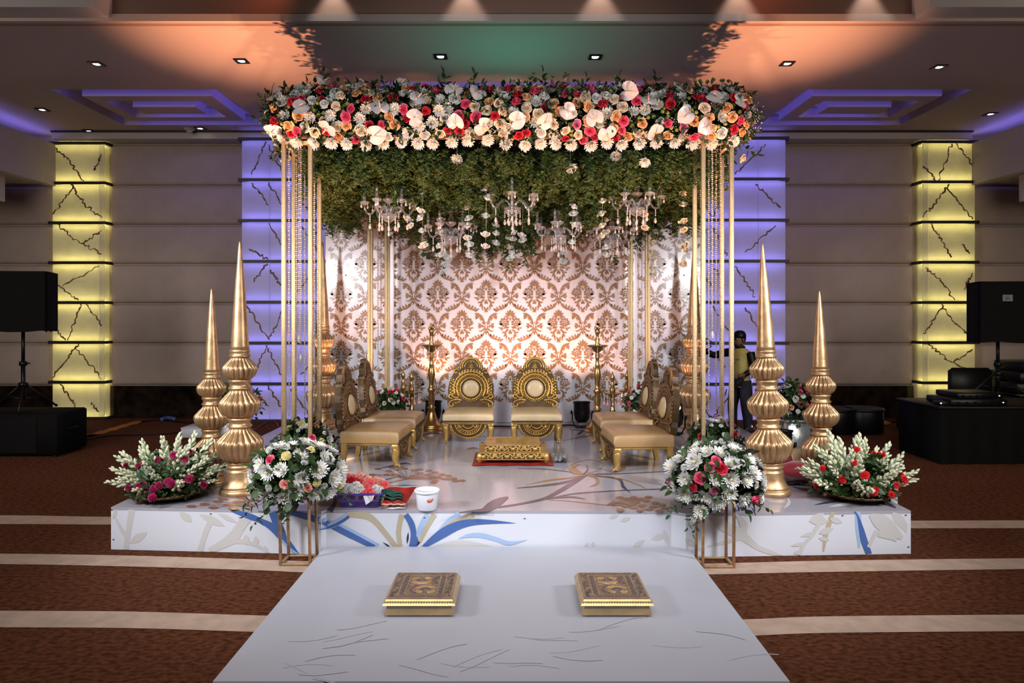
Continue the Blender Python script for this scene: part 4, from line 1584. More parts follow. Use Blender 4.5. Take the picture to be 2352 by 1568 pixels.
for px, Y, top, ys, kind, lab in STRINGS:
    p0 = P(px, top, Y)
    t = thing('hanging_flower_thread', lab, 'flower string', (p0.x, Y, 3.24), group='threads of roses hanging from the canopy roof')
    zb = EYE + (HY - ys[-1]) / F * Y
    q = MB()
    q.tube([(0, 0, 0), (.004, 0, (zb - 3.24) * .5), (0, 0, zb - 3.24)], .0018, 4)
    ob('thread', q.mesh('thread', M['thread']), t)
    for y in ys:
        z = EYE + (HY - y) / F * Y - 3.24
        nm = NAME[kind.split('_')[0]]
        ob(nm, rs.choice(ME[kind]), t, (rs.uniform(-.012, .012), rs.uniform(-.01, 0), z), face(Vector((rs.uniform(-.5, .5), -.45, rs.choice([-.9, .8, .6])))), rs.uniform(.085, .105))
for px, py, Y, lab in ((1050, 362, 6.35, 'single pale chrysanthemum hanging on a thread, the leftmost of the upper row'), (1310, 384, 6.35, 'single pale chrysanthemum hanging on a thread, largest and tilted, right of the middle'), (1415, 355, 6.35, 'single pale chrysanthemum hanging close under the garland fringe, second from right'), (1481, 370, 6.4, 'single pale chrysanthemum hanging tilted under the garland, above the front right chandelier'), (1551, 390, 6.5, 'single dim chrysanthemum hanging beside the front right tower')):
    p = P(px, py, Y)
    t = thing('hanging_chrysanthemum', lab, 'flower string', (p.x, Y, 3.2), group='single chrysanthemums hanging on threads')
    q = MB()
    q.tube([(0, 0, 0), (0, 0, p.z - 3.2)], .0018, 4)
    ob('thread', q.mesh('thread', M['thread']), t)
    ob('chrysanthemum', rs.choice(ME['mum']), t, (0, 0, p.z - 3.2), face(Vector((rs.uniform(-.4, .4), -.45, -.5))), .115)

# ------------------------------------------------------------------ crystal chandeliers
ch_stem = MB().lathe([(.004, .30), (.006, .24), (.020, .235), (.030, .225), (.012, .21), (.012, .19), (.028, .165), (.030, .14), (.014, .115), (.014, .06), (.026, .03), (.030, 0), (.024, -.04), (.030, -.06)], 12).mesh('chandelier_stem', M['crystal'])
ch_bowl = MB().lathe([(.006, -.115), (.03, -.11), (.062, -.085), (.085, -.045), (.090, -.03, .2), (.078, -.032), (.055, -.06), (.02, -.08)], 20, flute=10).mesh('chandelier_bowl', M['crystal'])
ch_cap = MB().lathe([(.02, .075), (.055, .10), (.062, .115), (.058, .118), (.03, .095)], 16).mesh('chandelier_cup', M['crystal'])
armb = MB()
armb.tube(catmull([(.03, 0, -.01), (.07, 0, .035), (.12, 0, .03), (.165, 0, -.03), (.205, 0, -.035), (.232, 0, .005), (.238, 0, .05)], 4), .010, 6)
ch_arm = armb.mesh('chandelier_arm', M['crystal'])
ch_cup = MB().lathe([(.012, .0), (.040, .015), (.050, .032), (.047, .034), (.03, .022), (.012, .015)], 14).mesh('chandelier_drip_cup', M['crystal'])
ch_candle = MB().lathe([(.013, .02), (.013, .095), (.009, .10), (.012, .112), (.013, .125), (.006, .150), (.001, .162)], 10).mesh('chandelier_candle', M['crystal'])
db = MB()
for k in range(4):
    db.sphere((0, 0, -.012 - k * .018), .0075, 6, 4)
db.lathe([(.001, -.085), (.008, -.100), (.015, -.122), (.010, -.138), (.001, -.145)], 6, sm=False)
ch_drop = db.mesh('crystal_drop', M['bead'])
sb = MB()
sb.sphere((0, 0, -.008), .006, 6, 4)
sb.lathe([(.001, -.014), (.006, -.024), (.011, -.04), (.007, -.052), (.001, -.056)], 6, sm=False)
ch_drop2 = sb.mesh('crystal_drop', M['bead'])
chr_ = random.Random(8)


def chandelier(px, py, Y, lab, rot):
    p = P(px, py, Y)
    t = thing('chandelier', lab, 'chandelier', p, group='crystal chandeliers under the canopy')
    ob('stem', ch_stem, t)
    ob('bowl', ch_bowl, t)
    ob('crown', ch_cap, t)
    q = MB()
    q.tube([(0, 0, .29), (0, 0, 3.22 - p.z)], .003, 5)
    ob('hanging_rod', q.mesh('rod', M['chrome']), t)
    for k in range(6):
        a = rot + k * PI / 3
        ar = ob('arm', ch_arm, t, rot=(0, 0, a))
        ob('drip_cup', ch_cup, ar, (.238, 0, .05))
        ob('candle', ch_candle, ar, (.238, 0, .055))
        ob('crystal_drop', ch_drop, ar, (.185, 0, -.045))
        for s in (-1, 1):
            ob('crystal_drop', ch_drop2, ar, (.238 + .03 * s, .03 * s, .072))
        ob('crystal_drop', ch_drop, t, (.075 * math.cos(a + .5), .075 * math.sin(a + .5), -.055))
    ob('crystal_drop', ch_drop, t, (0, 0, -.112))
    return t


chandelier(893, 484, 6.85, 'crystal chandelier hanging at the front left beside the left tower', .2)
chandelier(1177, 470, 6.7, 'crystal chandelier hanging at the front middle of the canopy', .5)
chandelier(1462, 470, 6.8, 'crystal chandelier hanging at the front right beside the right tower', .9)
chandelier(1036, 536, 7.15, 'crystal chandelier hanging lower in the back row, left one', .1)
chandelier(1283, 534, 7.15, 'crystal chandelier hanging lower in the back row, middle one', .3)
chandelier(1405, 545, 7.35, 'crystal chandelier hanging lower in the back row, right one by the tower', .7)

# ------------------------------------------------------------------ bead curtains in the towers


def bead_me(n, pitch, r, zig=0):
    v, f = [], []
    rr = random.Random(n)
    b = MB()
    for k in range(n):
        z = -k * pitch
        s = r * (1.0 if k % 2 else .8)
        o = (rr.uniform(-.002, .002), rr.uniform(-.002, .002))
        b.add([(o[0] + s, o[1], z), (o[0], o[1] + s, z), (o[0] - s, o[1], z), (o[0], o[1] - s, z), (o[0], o[1], z + s), (o[0], o[1], z - s)],
              [(0, 1, 4), (1, 2, 4), (2, 3, 4), (3, 0, 4), (1, 0, 5), (2, 1, 5), (3, 2, 5), (0, 3, 5)])
    return b


pend = MB()
pend.lathe([(.001, 0), (.010, -.015), (.020, -.045), (.013, -.07), (.001, -.08)], 6, sm=False)
pend = pend.mesh('pendant', M['bead'])
BE = [(664, 6.42, 960, 'left front tower, outermost strand beside the outer posts'), (681, 6.40, 985, 'left front tower, second strand from the left'), (687, 6.36, 770, 'left front tower, short strand ending above its middle'), (691, 6.33, 815, 'left front tower, short double strand with a low pendant'), (700, 6.44, 960, 'left front tower, strand just left of the inner posts'), (722, 6.46, 950, 'left front tower, strand between the two inner posts'),
      (1628, 6.44, 955, 'right front tower, strand just right of the inner posts'), (1636, 6.36, 760, 'right front tower, short strand ending in a pendant'), (1645, 6.40, 985, 'right front tower, middle long strand'), (1655, 6.34, 960, 'right front tower, strand against the outer posts'), (1610, 6.48, 960, 'right front tower, strand between the two inner posts'),
      (868, 7.92, 905, 'left back tower, strand between its posts'), (875, 7.9, 800, 'left back tower, short strand between its posts'), (1466, 7.9, 880, 'right back tower, left strand between its posts'), (1474, 7.93, 860, 'right back tower, right strand between its posts'), (1440, 7.9, 700, 'right back tower, short strand left of its posts')]
for px, Y, yb_, lab in BE:
    x = (px - CX) / F * Y
    zb = max(EYE + (HY - yb_) / F * Y, HS + .25)
    L = ZT - zb
    t = thing('hanging_bead_strand', 'crystal bead strand, ' + lab, 'bead strand', (x, Y, ZT), group='crystal bead strands in the canopy towers')
    n = int(L / .0195)
    stuff(ob('beads', bead_me(n, .0195, .0105).mesh('bead_strand', M['bead']), t))
    if L < 2.2:
        ob('pendant', pend, t, (0, 0, -n * .0195))
# ------------------------------------------------------------------ golden finials
def finial_mesh(s, base, tip):
    """lathe parts; s metres per photo pixel of the tall front finial, base: squash of the foot, tip: total height"""
    foot = [(44, 0), (44.5, 3), (43.5, 9), (41, 12), (37, 14), (40, 16), (40, 18), (35, 24), (31.5, 36), (29.5, 50), (29, 54)]
    neck = [(26.5, 55), (27.5, 58), (30, 61), (27, 64), (26, 67), (28.5, 70), (26, 73)]
    f = MB()
    f.lathe([(r * s, z * s * base) for r, z in foot + neck], 40)
    zo = 73 * s * base
    bulbs = []
    z0 = 73

    def bulb(zb, zm, zt, rb, rm, rt):
        pr = []
        for i in range(15):
            t = i / 14
            if t < .38:
                u = t / .38
                r = rb + (rm - rb) * math.sin(u * PI / 2) ** .9
                z = zb + (zm - zb) * (1 - math.cos(u * PI / 2)) * .75 + (zm - zb) * .25 * u
            else:
                u = (t - .38) / .62
                r = rt + (rm - rt) * (math.cos(u * PI) * .5 + .5) ** (1.0 if u < .5 else .85)
                z = zm + (zt - zm) * u
            fd = .19 * min(1, t * 6) * min(1, (1 - t) * 5)
            pr.append((r * s, (z - z0) * s + zo, fd))
        b = MB()
        b.lathe(pr, 120, flute=20)
        return b
    bl = [bulb(73, 115, 150, 26, 52, 23), bulb(174, 205, 237, 23, 46, 22), bulb(261, 285, 311, 22, 38.5, 20)]
    rg = []
    for prof in ([(23, 149), (27, 152), (27, 155), (23.5, 157), (23.5, 163), (25, 166), (27.5, 169), (26, 172), (23, 175)], [(22, 236), (25.5, 239), (25.5, 242), (22, 244), (22, 250), (24, 254), (26, 257), (24, 260), (22, 262)], [(20, 310), (23.5, 312), (23, 316), (20.5, 318), (20.5, 321), (22.5, 324), (22, 327), (20.5, 329)]):
        b = MB()
        b.lathe([(r * s, (z - z0) * s + zo) for r, z in prof], 32)
        rg.append(b)
    sb = (329 - z0) * s + zo
    h = tip - sb
    sp = MB()
    sp.lathe([(20.5 * s, sb), (19.8 * s, sb + .03 * h), (19 * s, sb + .08 * h), (16.5 * s, sb + .25 * h), (13 * s, sb + .45 * h), (7.8 * s, sb + .74 * h), (4 * s, sb + .92 * h), (2.4 * s, sb + .985 * h), (.3 * s, tip)], 32)
    return f, bl, rg, sp


FIN = [
    (551, 5.12, .003265, 1.0, 553, 'tall golden finial, the left one standing nearest the front edge', 0),
    (486, 5.46, .00292, .62, 662, 'shorter golden finial standing behind the left tuberose tray', 0),
    (1770, 5.10, .003265, 1.0, 558, 'tall golden finial, the right one standing nearest the front edge', -1.9),
    (1888, 5.48, .00300, .62, 667, 'shorter golden finial standing behind the right tuberose tray', -.8),
    (741, 8.08, .00372, .9, 555, 'tallest golden finial standing at the left end of the backdrop', 0),
    (1594, 8.08, .00372, .9, 560, 'tallest golden finial standing at the right end of the backdrop', 0),
]
for px, Y, s, bs, tipy, lab, lean in FIN:
    x = (px - CX) / F * Y
    tip = EYE + (HY - tipy) / F * Y - HS
    t = thing('finial', lab, 'finial', (x, Y, HS), (0, math.radians(lean), 0), group='ribbed golden finials on the stage')
    f, bl, rg, sp = finial_mesh(s, bs, tip)
    ob('foot', f.mesh('finial_foot', M['gold']), t)
    for b in bl:
        ob('ribbed_bulb', b.mesh('ribbed_bulb', M['gold']), t)
    for b in rg:
        ob('collar', b.mesh('collar', M['gold']), t)
    ob('spire', sp.mesh('spire', M['gold']), t)

# ------------------------------------------------------------------ carved chairs (local: faces -Y, width along X)


def arc_pts(r, a0, a1, n, cx=0, cz=0, y=0):
    return [(cx + r * math.sin(math.radians(a0 + (a1 - a0) * i / n)), y, cz + r * math.cos(math.radians(a0 + (a1 - a0) * i / n))) for i in range(n + 1)]


def back_outline():
    pts = []
    half = [(.235, .31), (.255, .33), (.262, .38), (.250, .42), (.256, .50), (.245, .57), (.225, .63), (.200, .675), (.185, .70), (.178, .722), (.150, .738), (.132, .742), (.130, .765), (.116, .800), (.090, .825), (.055, .842), (.026, .852), (.018, .872), (0, .892)]
    return half + [(-x, z) for x, z in half[-2::-1]]


TH = .055
bk = MB()
out = back_outline()
n = len(out)
vs = [(x, -TH / 2, z) for x, z in out] + [(x, TH / 2, z) for x, z in out]
# front and back skins as strips between mirrored points (outline is symmetric)
h = n // 2
fs = []
for i in range(h - 1):
    a, b_, c, d = i, i + 1, n - 2 - i, n - 1 - i
    fs.append((a, b_, c, d))
    fs.append((n + d, n + c, n + b_, n + a))
fs.append((h - 1, h, h + 1)); fs.append((n + h + 1, n + h, n + h - 1))
for i in range(n):
    j = (i + 1) % n
    fs.append((i, n + i, n + j, j))
bk.add(vs, fs)
ch_back = bk.mesh('backrest', M['carved_base'])
CZ = .515
y0 = -TH / 2


def ringtube(b, r, w, a0=-180, a1=180, n=36, cx=0, cz=CZ, y=y0, mi=0):
    b.tube(arc_pts(r, a0, a1, n, cx, cz, y), w, 6, mi)


car = MB()
ringtube(car, .118, .012)
ringtube(car, .158, .014, -125, 125)
ringtube(car, .190, .013, -112, 112)
ringtube(car, .078, .045 * 0 + .068 * .12, -180, 180)
for i in range(40):
    a = 2 * PI * i / 40
    car.sphere((.138 * math.sin(a), y0 - .002, CZ + .138 * math.cos(a)), .010, 5, 3)
for i in range(17):
    a = math.radians(-95 + 190 * i / 16)
    car.sphere((.174 * math.sin(a), y0 - .004, CZ + .174 * math.cos(a)), .012, 5, 3, sc=(1, .8, .7))
for i in range(9):
    a = math.radians(-36 + 72 * i / 8)
    car.box((.215 * math.sin(a), y0 - .004, CZ + .205 * math.cos(a)), (.020, .02, .026))
# crest arch with little dome
car.tube(arc_pts(.098, -100, 100, 22, 0, .752, y0), .010, 6)
car.tube(arc_pts(.072, -95, 95, 18, 0, .752, y0), .007, 6)
for i in range(23):
    a = math.radians(-98 + 196 * i / 22)
    car.box((.118 * math.sin(a), y0 - .002, .752 + .113 * math.cos(a)), (.010, .016, .018))
for i in range(4):
    w = .092 - .020 * i
    car.tube([(-w / 2, y0 - .004, .745 + .014 * i), (w / 2, y0 - .004, .745 + .014 * i)], .0075, 6)
car.sphere((0, y0 - .004, .808), .012, 6, 4)
# side leaves and scrolls
for s in (-1, 1):
    for k in range(6):
        for j in range(2):
            car.sphere((s * (.208 + .022 * j - .010 * abs(k - 1.5) * .4), y0 - .003, .455 + .034 * k + .015 * j - (.01 if k > 4 else 0)), .016, 5, 3, sc=(1.0, .7, 1.1))
    car.tube(catmull([(s * .135, y0 - .004, .42), (s * .175, y0 - .004, .415), (s * .225, y0 - .004, .45), (s * .245, y0 - .004, .43), (s * .228, y0 - .004, .405), (s * .20, y0 - .004, .41)], 4), .011, 6)
    car.tube(catmull([(s * .10, y0 - .004, .385), (s * .16, y0 - .004, .395), (s * .22, y0 - .004, .375), (s * .245, y0 - .004, .345), (s * .225, y0 - .004, .318), (s * .195, y0 - .004, .325), (s * .20, y0 - .004, .35)], 4), .012, 6)
    for k in range(4):
        car.tube([(s * (.12 + .022 * k), y0 - .003, .378 - .006 * k), (s * (.135 + .022 * k), y0 - .003, .352 - .006 * k)], .007, 5)
    car.tube(catmull([(s * .125, y0 - .004, .715), (s * .165, y0 - .004, .73), (s * .188, y0 - .004, .705), (s * .17, y0 - .004, .685), (s * .15, y0 - .004, .70)], 4), .010, 6)
ch_carv = car.mesh('carving', M['carved'])
ch_carv_t = car.mesh('carving', M['carved_shade'])
pad = MB()
pad.lathe([(.098, .0), (.094, .016), (.075, .027), (.04, .033), (0, .034)], 28, M=Matrix.Translation((0, y0, CZ)) @ Matrix.Rotation(PI / 2, 4, 'X'))
ch_pad = pad.mesh('back_cushion', M['cream'])
pip = MB()
for i in range(36):
    a = 2 * PI * i / 36
    a2 = a + .22
    pip.tube([(.100 * math.sin(a), y0 - .012, CZ + .100 * math.cos(a)), (.108 * math.sin(a2), y0 - .012, CZ + .108 * math.cos(a2))], .0055, 4)
ch_pip = pip.mesh('twisted_piping', M['carved_dark'])


def cushion(w, d, h, n=12):
    b = MB()
    vs, fs = [], []
    us = [-1, -.97, -.90, -.75, -.4, 0, .4, .75, .90, .97, 1]
    k = len(us)
    for v in us:
        for u in us:
            e = (1 - abs(u) ** 7) * (1 - abs(v) ** 7)
            x, y = u * w / 2, v * d / 2
            vs.append((x, y, h * (.80 + .20 * max(e, 0) ** .5) + .012 * (1 - u * u) * (1 - v * v)))
    for j in range(k - 1):
        for i in range(k - 1):
            fs.append((j * k + i, j * k + i + 1, j * k + k + i + 1, j * k + k + i))
    m = len(vs)
    per = [i for i in range(k)] + [r * k + k - 1 for r in range(1, k)] + [k * k - 1 - i for i in range(1, k)] + [(k - 1 - r) * k for r in range(1, k - 1)]
    lo = []
    for q in per:
        x, y, z = vs[q]
        vs.append((x * 1.0, y * 1.0, 0))
        lo.append(len(vs) - 1)
    np_ = len(per)
    for i in range(np_):
        j = (i + 1) % np_
        fs.append((lo[i], lo[j], per[j], per[i]))
    return b.add(vs, fs, 0, True)


def leg_front(s):
    b = MB()
    b.bbox((s * .235, -.225, .185), (.060, .060, .05), 0, .006)
    pts = [(s * .235, -.225, .17), (s * .238, -.228, .12), (s * .232, -.225, .07), (s * .236, -.232, .035), (s * .238, -.240, .02)]
    b.tube(catmull(pts, 3), [.034, .035, .036, .035, .034, .032, .029, .026, .024, .023, .023, .024, .024], 6)
    for k in (-1, 0, 1):
        b.tube([(s * .238 + k * .014, -.225, .045), (s * .238 + k * .018, -.255, .030), (s * .238 + k * .020, -.275, .004)], [.008, .009, .005], 5)
    return b


def leg_back(s):
    b = MB()
    b.tube([(s * .232, .225, .24), (s * .232, .23, .12), (s * .232, .25, .0)], [.034, .032, .028], 4, 0, False)
    return b


apr = MB()
ap = [(-.20, .20)] + [(.20 * math.sin(math.radians(a)), .195 - .155 * math.cos(math.radians(a))) for a in range(-90, 91, 10)] + [(.20, .20)]
n = len(ap)
APB = 1
vs = [(x, -.245, z) for x, z in ap] + [(x, -.215, z) for x, z in ap]
fs = [tuple(range(n - 1, -1, -1)), tuple(range(n, 2 * n))] + [(i, (i + 1) % n, n + (i + 1) % n, n + i) for i in range(n)]
apr.add(vs, fs, 1)
for r in (.045, .075, .112, .150):
    apr.tube([(r * 1.2 * math.sin(math.radians(a)), -.247, .195 - r * .95 * math.cos(math.radians(a))) for a in range(-88, 89, 11)], .007, 5)
for a in range(-84, 85, 7):
    ra = math.radians(a)
    apr.box((.190 * math.sin(ra), -.247, .195 - .148 * math.cos(ra)), (.012, .012, .014))
for a in range(-80, 81, 13):
    ra = math.radians(a)
    apr.sphere((.113 * math.sin(ra), -.247, .195 - .089 * math.cos(ra)), .012, 5, 3)
apr.box((0, -.235, .205), (.50, .04, .022))
for i in range(26):
    apr.box((-.24 + .0192 * i, -.257, .205), (.010, .01, .016))
for s in (-1, 1):
    apr.tube(catmull([(s * .05, -.247, .18), (s * .085, -.247, .16), (s * .10, -.247, .185)], 3), .008, 5)
ch_apron = apr.mesh('carved_apron', [M['carved'], M['carved_base']])
ch_apron_t = apr.mesh('carved_apron', [M['carved_shade'], M['carved_base']])
ch_cush = {'c': cushion(.53, .52, .10).mesh('seat_cushion', M['cream']), 't': cushion(.52, .52, .115).mesh('seat_cushion', M['tan'])}
sf = MB()
sf.bbox((0, 0, .205), (.50, .48, .03), 0, .006)
ch_frame = sf.mesh('seat_frame', M['gold_paint'])
tw = MB()
for i in range(34):
    x = -.262 + .0158 * i
    tw.tube([(x, -.262, .222), (x + .013, -.264, .234)], .0075, 4)
ch_twist = tw.mesh('twisted_piping', M['carved_dark'])
bp = MB()
bp.prism([(-.235, .21), (.235, .21), (.20, .30), (.13, .36), (-.13, .36), (-.20, .30)], 0, .05, M=Matrix.Translation((0, .025, 0)) @ Matrix.Rotation(PI / 2, 4, 'X'))
ch_lower = {'c': bp.mesh('back_panel', M['gold_paint']), 't': bp.mesh('back_panel', M['tan'])}
lf = [leg_front(s).mesh('leg', M['gold_paint']) for s in (-1, 1)]
lb = [leg_back(s).mesh('leg', M['gold_paint']) for s in (-1, 1)]


def chair(px_x, Y, rz, kind, lab, sc=1.0):
    t = thing('carved_chair', lab, 'chair', (px_x, Y, HS), (0, 0, rz), group='low carved golden wedding chairs', sc=sc)
    ob('seat_cushion', ch_cush[kind], t, (0, 0, .215))
    ob('seat_frame', ch_frame, t)
    for m in lf + lb:
        ob('leg', m, t)
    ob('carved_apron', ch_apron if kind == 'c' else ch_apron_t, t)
    ob('twisted_piping', ch_twist, t)
    bkr = ob('backrest', ch_back, t, (0, .215, 0), (math.radians(-7), 0, 0))
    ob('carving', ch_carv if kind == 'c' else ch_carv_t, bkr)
    ob('back_cushion', ch_pad, bkr, label='') if False else ob('back_cushion', ch_pad, bkr)
    ob('twisted_piping', ch_pip, bkr)
    ob('back_panel', ch_lower[kind], bkr)
    return t


chair((1078 - CX) / F * 7.33, 7.36, 0.0, 'c', 'carved golden chair facing the hall before the backdrop, left of the middle pair')
chair((1231 - CX) / F * 7.33, 7.36, 0.0, 'c', 'carved golden chair facing the hall before the backdrop, right of the middle pair')
chair(-1.225, 6.20, math.radians(86), 't', 'tan seated carved chair turned sideways on the left, nearer the front')
chair(-1.20, 6.98, math.radians(88), 't', 'tan seated carved chair turned sideways on the left, nearer the backdrop')
chair(1.10, 6.03, math.radians(-86), 't', 'tan seated carved chair turned sideways on the right, nearer the front')
chair(1.11, 6.88, math.radians(-88), 't', 'tan seated carved chair turned sideways on the right, nearer the backdrop')

# ------------------------------------------------------------------ brass oil lamps
lt = [(.155, 0), (.155, .012), (.14, .022), (.13, .045), (.132, .055), (.10, .075), (.07, .13), (.045, .20), (.035, .24), (.048, .25), (.048, .262), (.030, .275), (.036, .31), (.040, .37), (.030, .43), (.042, .445), (.050, .47), (.034, .49), (.026, .52), (.030, .58), (.044, .64), (.036, .70), (.024, .74), (.030, .75), (.022, .77), (.020, .82), (.027, .87), (.018, .92), (.020, .945)]
lamp_stem = MB().lathe(lt, 20).mesh('lamp_stem', M['brass'])
lamp_tray = MB().lathe([(.02, .90), (.05, .925), (.09, .962), (.125, .985), (.128, .990), (.118, .988), (.08, .97), (.03, .955)], 24).mesh('oil_tray', M['brass'])
lamp_top = MB().lathe([(.026, .95), (.030, .99), (.022, 1.02), (.026, 1.05), (.014, 1.07), (.016, 1.10), (.028, 1.13), (.030, 1.15), (.016, 1.175), (.006, 1.19)], 14).mesh('lamp_neck', M['brass'])
pk = MB()
pk.tube(catmull([(-.01, 0, 1.15), (-.022, 0, 1.18), (-.016, 0, 1.21), (-.010, 0, 1.235)], 3), [.014, .016, .018, .016, .013, .010, .008, .007, .006, .004], 6)
pk.tube([(.008, 0, 1.15), (.020, 0, 1.19), (.024, 0, 1.235)], [.012, .014, .003], 6)
lamp_bird = pk.mesh('peacock_finial', M['brass'])
ls = MB().lathe([(.10, 0), (.10, .012), (.085, .03), (.05, .06), (.032, .12), (.040, .13), (.028, .145), (.026, .22), (.036, .24), (.024, .26), (.022, .34), (.030, .37), (.018, .40), (.020, .42)], 16).mesh('lamp_stem', M['brass'])
l2t = MB().lathe([(.02, .385), (.05, .405), (.09, .435), (.105, .445), (.106, .449), (.09, .445), (.03, .43)], 20).mesh('oil_tray', M['brass'])
l2n = MB().lathe([(.030, .42), (.032, .48), (.020, .52), (.026, .535), (.012, .56), (.014, .58), (.028, .61), (.026, .63), (.010, .66), (.003, .69)], 12).mesh('lamp_neck', M['brass'])
cs = MB()
for k in range(6):
    cs.sphere((0, 0, -.008 - k * .016), .0065, 5, 3)
cs.sphere((0, 0, -.112), .014, 6, 4, 1, sc=(1, 1, 1.3))
drop = cs.mesh('bead_drop', [M['bead'], M['salmon']])


def lamp(px, Y, tall, lab):
    t = thing('oil_lamp', lab, 'oil lamp', ((px - CX) / F * Y, Y, HS), group='tall brass oil lamps' if tall else 'short brass oil lamps')
    if tall:
        for nm, m in (('stem', lamp_stem), ('oil_tray', lamp_tray), ('neck', lamp_top), ('peacock_finial', lamp_bird)):
            ob(nm, m, t)
        z, r = .972, .118
    else:
        for nm, m in (('stem', ls), ('oil_tray', l2t), ('neck', l2n)):
            ob(nm, m, t)
        z, r = .437, .098
    for k in range(10):
        a = 2 * PI * k / 10 + .2
        ob('bead_drop', drop, t, (r * math.cos(a), r * math.sin(a), z))
    return t


lamp(991, 7.95, True, 'tall brass oil lamp standing left of the middle chairs')
lamp(1372, 7.82, True, 'tall brass oil lamp standing right of the middle chairs')
lamp(926, 8.12, False, 'short brass oil lamp behind the left side chairs, left one')
lamp(945, 7.88, False, 'short brass oil lamp behind the left side chairs, right one')
lamp(1407, 7.80, False, 'short brass oil lamp behind the right side chairs, left one')
lamp(1440, 8.05, False, 'short brass oil lamp behind the right side chairs, right one')

# ------------------------------------------------------------------ flood lamps
can_b = MB()
can_b.lathe([(.0, -.12), (.055, -.115), (.085, -.08), (.095, -.02), (.095, .10), (.105, .11), (.105, .125), (.092, .125), (.085, .09), (.08, -.02), (.0, -.03)], 24)
for k in range(4):
    can_b.lathe([(.097, -.01 + .028 * k), (.101, -.005 + .028 * k), (.097, .0 + .028 * k)], 24)
can_me = can_b.mesh('lamp_can', M['black'])
lens_me = MB().lathe([(.084, .085), (.05, .095), (0, .098)], 20).mesh('lamp_lens', M['flame'])
lens_off = MB().lathe([(.084, .085), (.05, .095), (0, .098)], 20).mesh('lamp_lens', M['chrome'])
yk = MB()
yk.tube([(-.115, 0, 0), (-.115, .0, -.10), (-.08, 0, -.165), (.08, 0, -.165), (.115, 0, -.10), (.115, 0, 0)], .010, 4, 0, False)
yk.box((0, 0, -.172), (.16, .16, .012))
yoke_me = yk.mesh('lamp_yoke', M['black'])
knob_me = MB().lathe([(.022, 0), (.022, .02), (.0, .022)], 8).mesh('lamp_knob', M['black'])


def par(x, Y, lit, tilt, rz, lab, sc=1.0):
    t = thing('flood_lamp', lab, 'stage lamp', (x, Y, HS + .178 * sc), (0, 0, rz), group='black flood lamps on the stage', sc=sc)
    c = ob('can', can_me, t, rot=(tilt, 0, 0))
    ob('lens', lens_me if lit else lens_off, c)
    ob('yoke', yoke_me, t)
    for s in (-1, 1):
        ob('knob', knob_me, t, (s * .115, 0, 0), (0, s * PI / 2, 0))
    return t


par((995 - CX) / F * 8.05 - .02, 8.22, False, math.radians(-12), 0, 'black flood lamp on the floor behind the left tall oil lamp')
par((1338 - CX) / F * 8.05, 8.12, False, math.radians(-12), 0, 'black flood lamp on the floor left of the right tall oil lamp')
par((795 - CX) / F * 7.7, 7.75, True, math.radians(32), .5, 'lit flood lamp behind the left side chairs, by the back left finial', 1.1)
par((1550 - CX) / F * 7.6, 7.65, True, math.radians(34), -.5, 'lit flood lamp behind the right side chairs, by the back right finial', 1.1)
par((754 - CX) / F * 5.3, 5.32, True, math.radians(10), .5, 'lit flood lamp behind the left flower stand', .8)
par((1573 - CX) / F * 5.25, 5.27, True, math.radians(10), -.5, 'lit flood lamp behind the right flower stand', .8)
par(-2.42, 6.15, True, math.radians(-6), .6, 'flood lamp outside the left front tower, behind the flowers')
par(2.42, 6.15, True, math.radians(-6), -.6, 'flood lamp outside the right front tower, behind the flowers')

# ------------------------------------------------------------------ two-tier fire vessel on a red cloth
cxk = (1178 - CX) / F * 6.35
rc = MB()
vs, fs = [], []
for j in range(9):
    for i in range(13):
        x = -.36 + .72 * i / 12
        y = 6.02 + .56 * j / 8
        if j == 0:
            y -= .012 * math.sin(i * 1.7)
        vs.append((cxk + x, y, HS + .006 + .003 * math.sin(i * 1.3 + j)))
for j in range(8):
    for i in range(12):
        a = j * 13 + i
        fs.append((a, a + 1, a + 14, a + 13))
rc.add(vs, fs, 0, True)
tag(ob('red_cloth', rc.mesh('red_cloth', M['redcloth'])), 'small red cloth spread under the golden fire vessel', 'cloth')
fv = thing('fire_vessel', 'golden two-tier carved fire vessel standing before the middle chairs', 'fire vessel', (cxk, 6.08, HS + .010))
b = MB()
W1, D1, W2, D2 = .64, .52, .50, .42
z1, z2 = .028, .092
# tier boxes as rims so that the pit stays open
b.box((0, D1 / 2 + .012, (z1 + z2) / 2), (W1 - .03, D1 - .03, z2 - z1))
ob('lower_tier', b.mesh('lower_tier', M['carved']), fv)
b = MB()
zt2 = .155
o = [(-W2 / 2, .05), (W2 / 2, .05), (W2 / 2, .05 + D2), (-W2 / 2, .05 + D2)]
i_ = [(-W2 / 2 + .09, .12), (W2 / 2 - .09, .12), (W2 / 2 - .09, .05 + D2 - .05), (-W2 / 2 + .09, .05 + D2 - .05)]
bo = [(-.07, .20), (.07, .20), (.07, .32), (-.07, .32)]
vs = [(x, y, z2) for x, y in o] + [(x, y, zt2) for x, y in o]
fs = [(0, 1, 5, 4), (1, 2, 6, 5), (2, 3, 7, 6), (3, 0, 4, 7)]
vs += [(x, y, zt2) for x, y in i_]
fs += [(4, 5, 9, 8), (5, 6, 10, 9), (6, 7, 11, 10), (7, 4, 8, 11)]
b.add(vs, fs)
ob('upper_tier', b.mesh('upper_tier', M['carved']), fv)
b = MB()
b.add([(x, y, zt2) for x, y in i_] + [(x, y, z2 + .004) for x, y in bo], [(0, 1, 5, 4), (1, 2, 6, 5), (2, 3, 7, 6), (3, 0, 4, 7), (4, 5, 6, 7)])
ob('fire_pit', b.mesh('fire_pit', M['gold_paint']), fv)


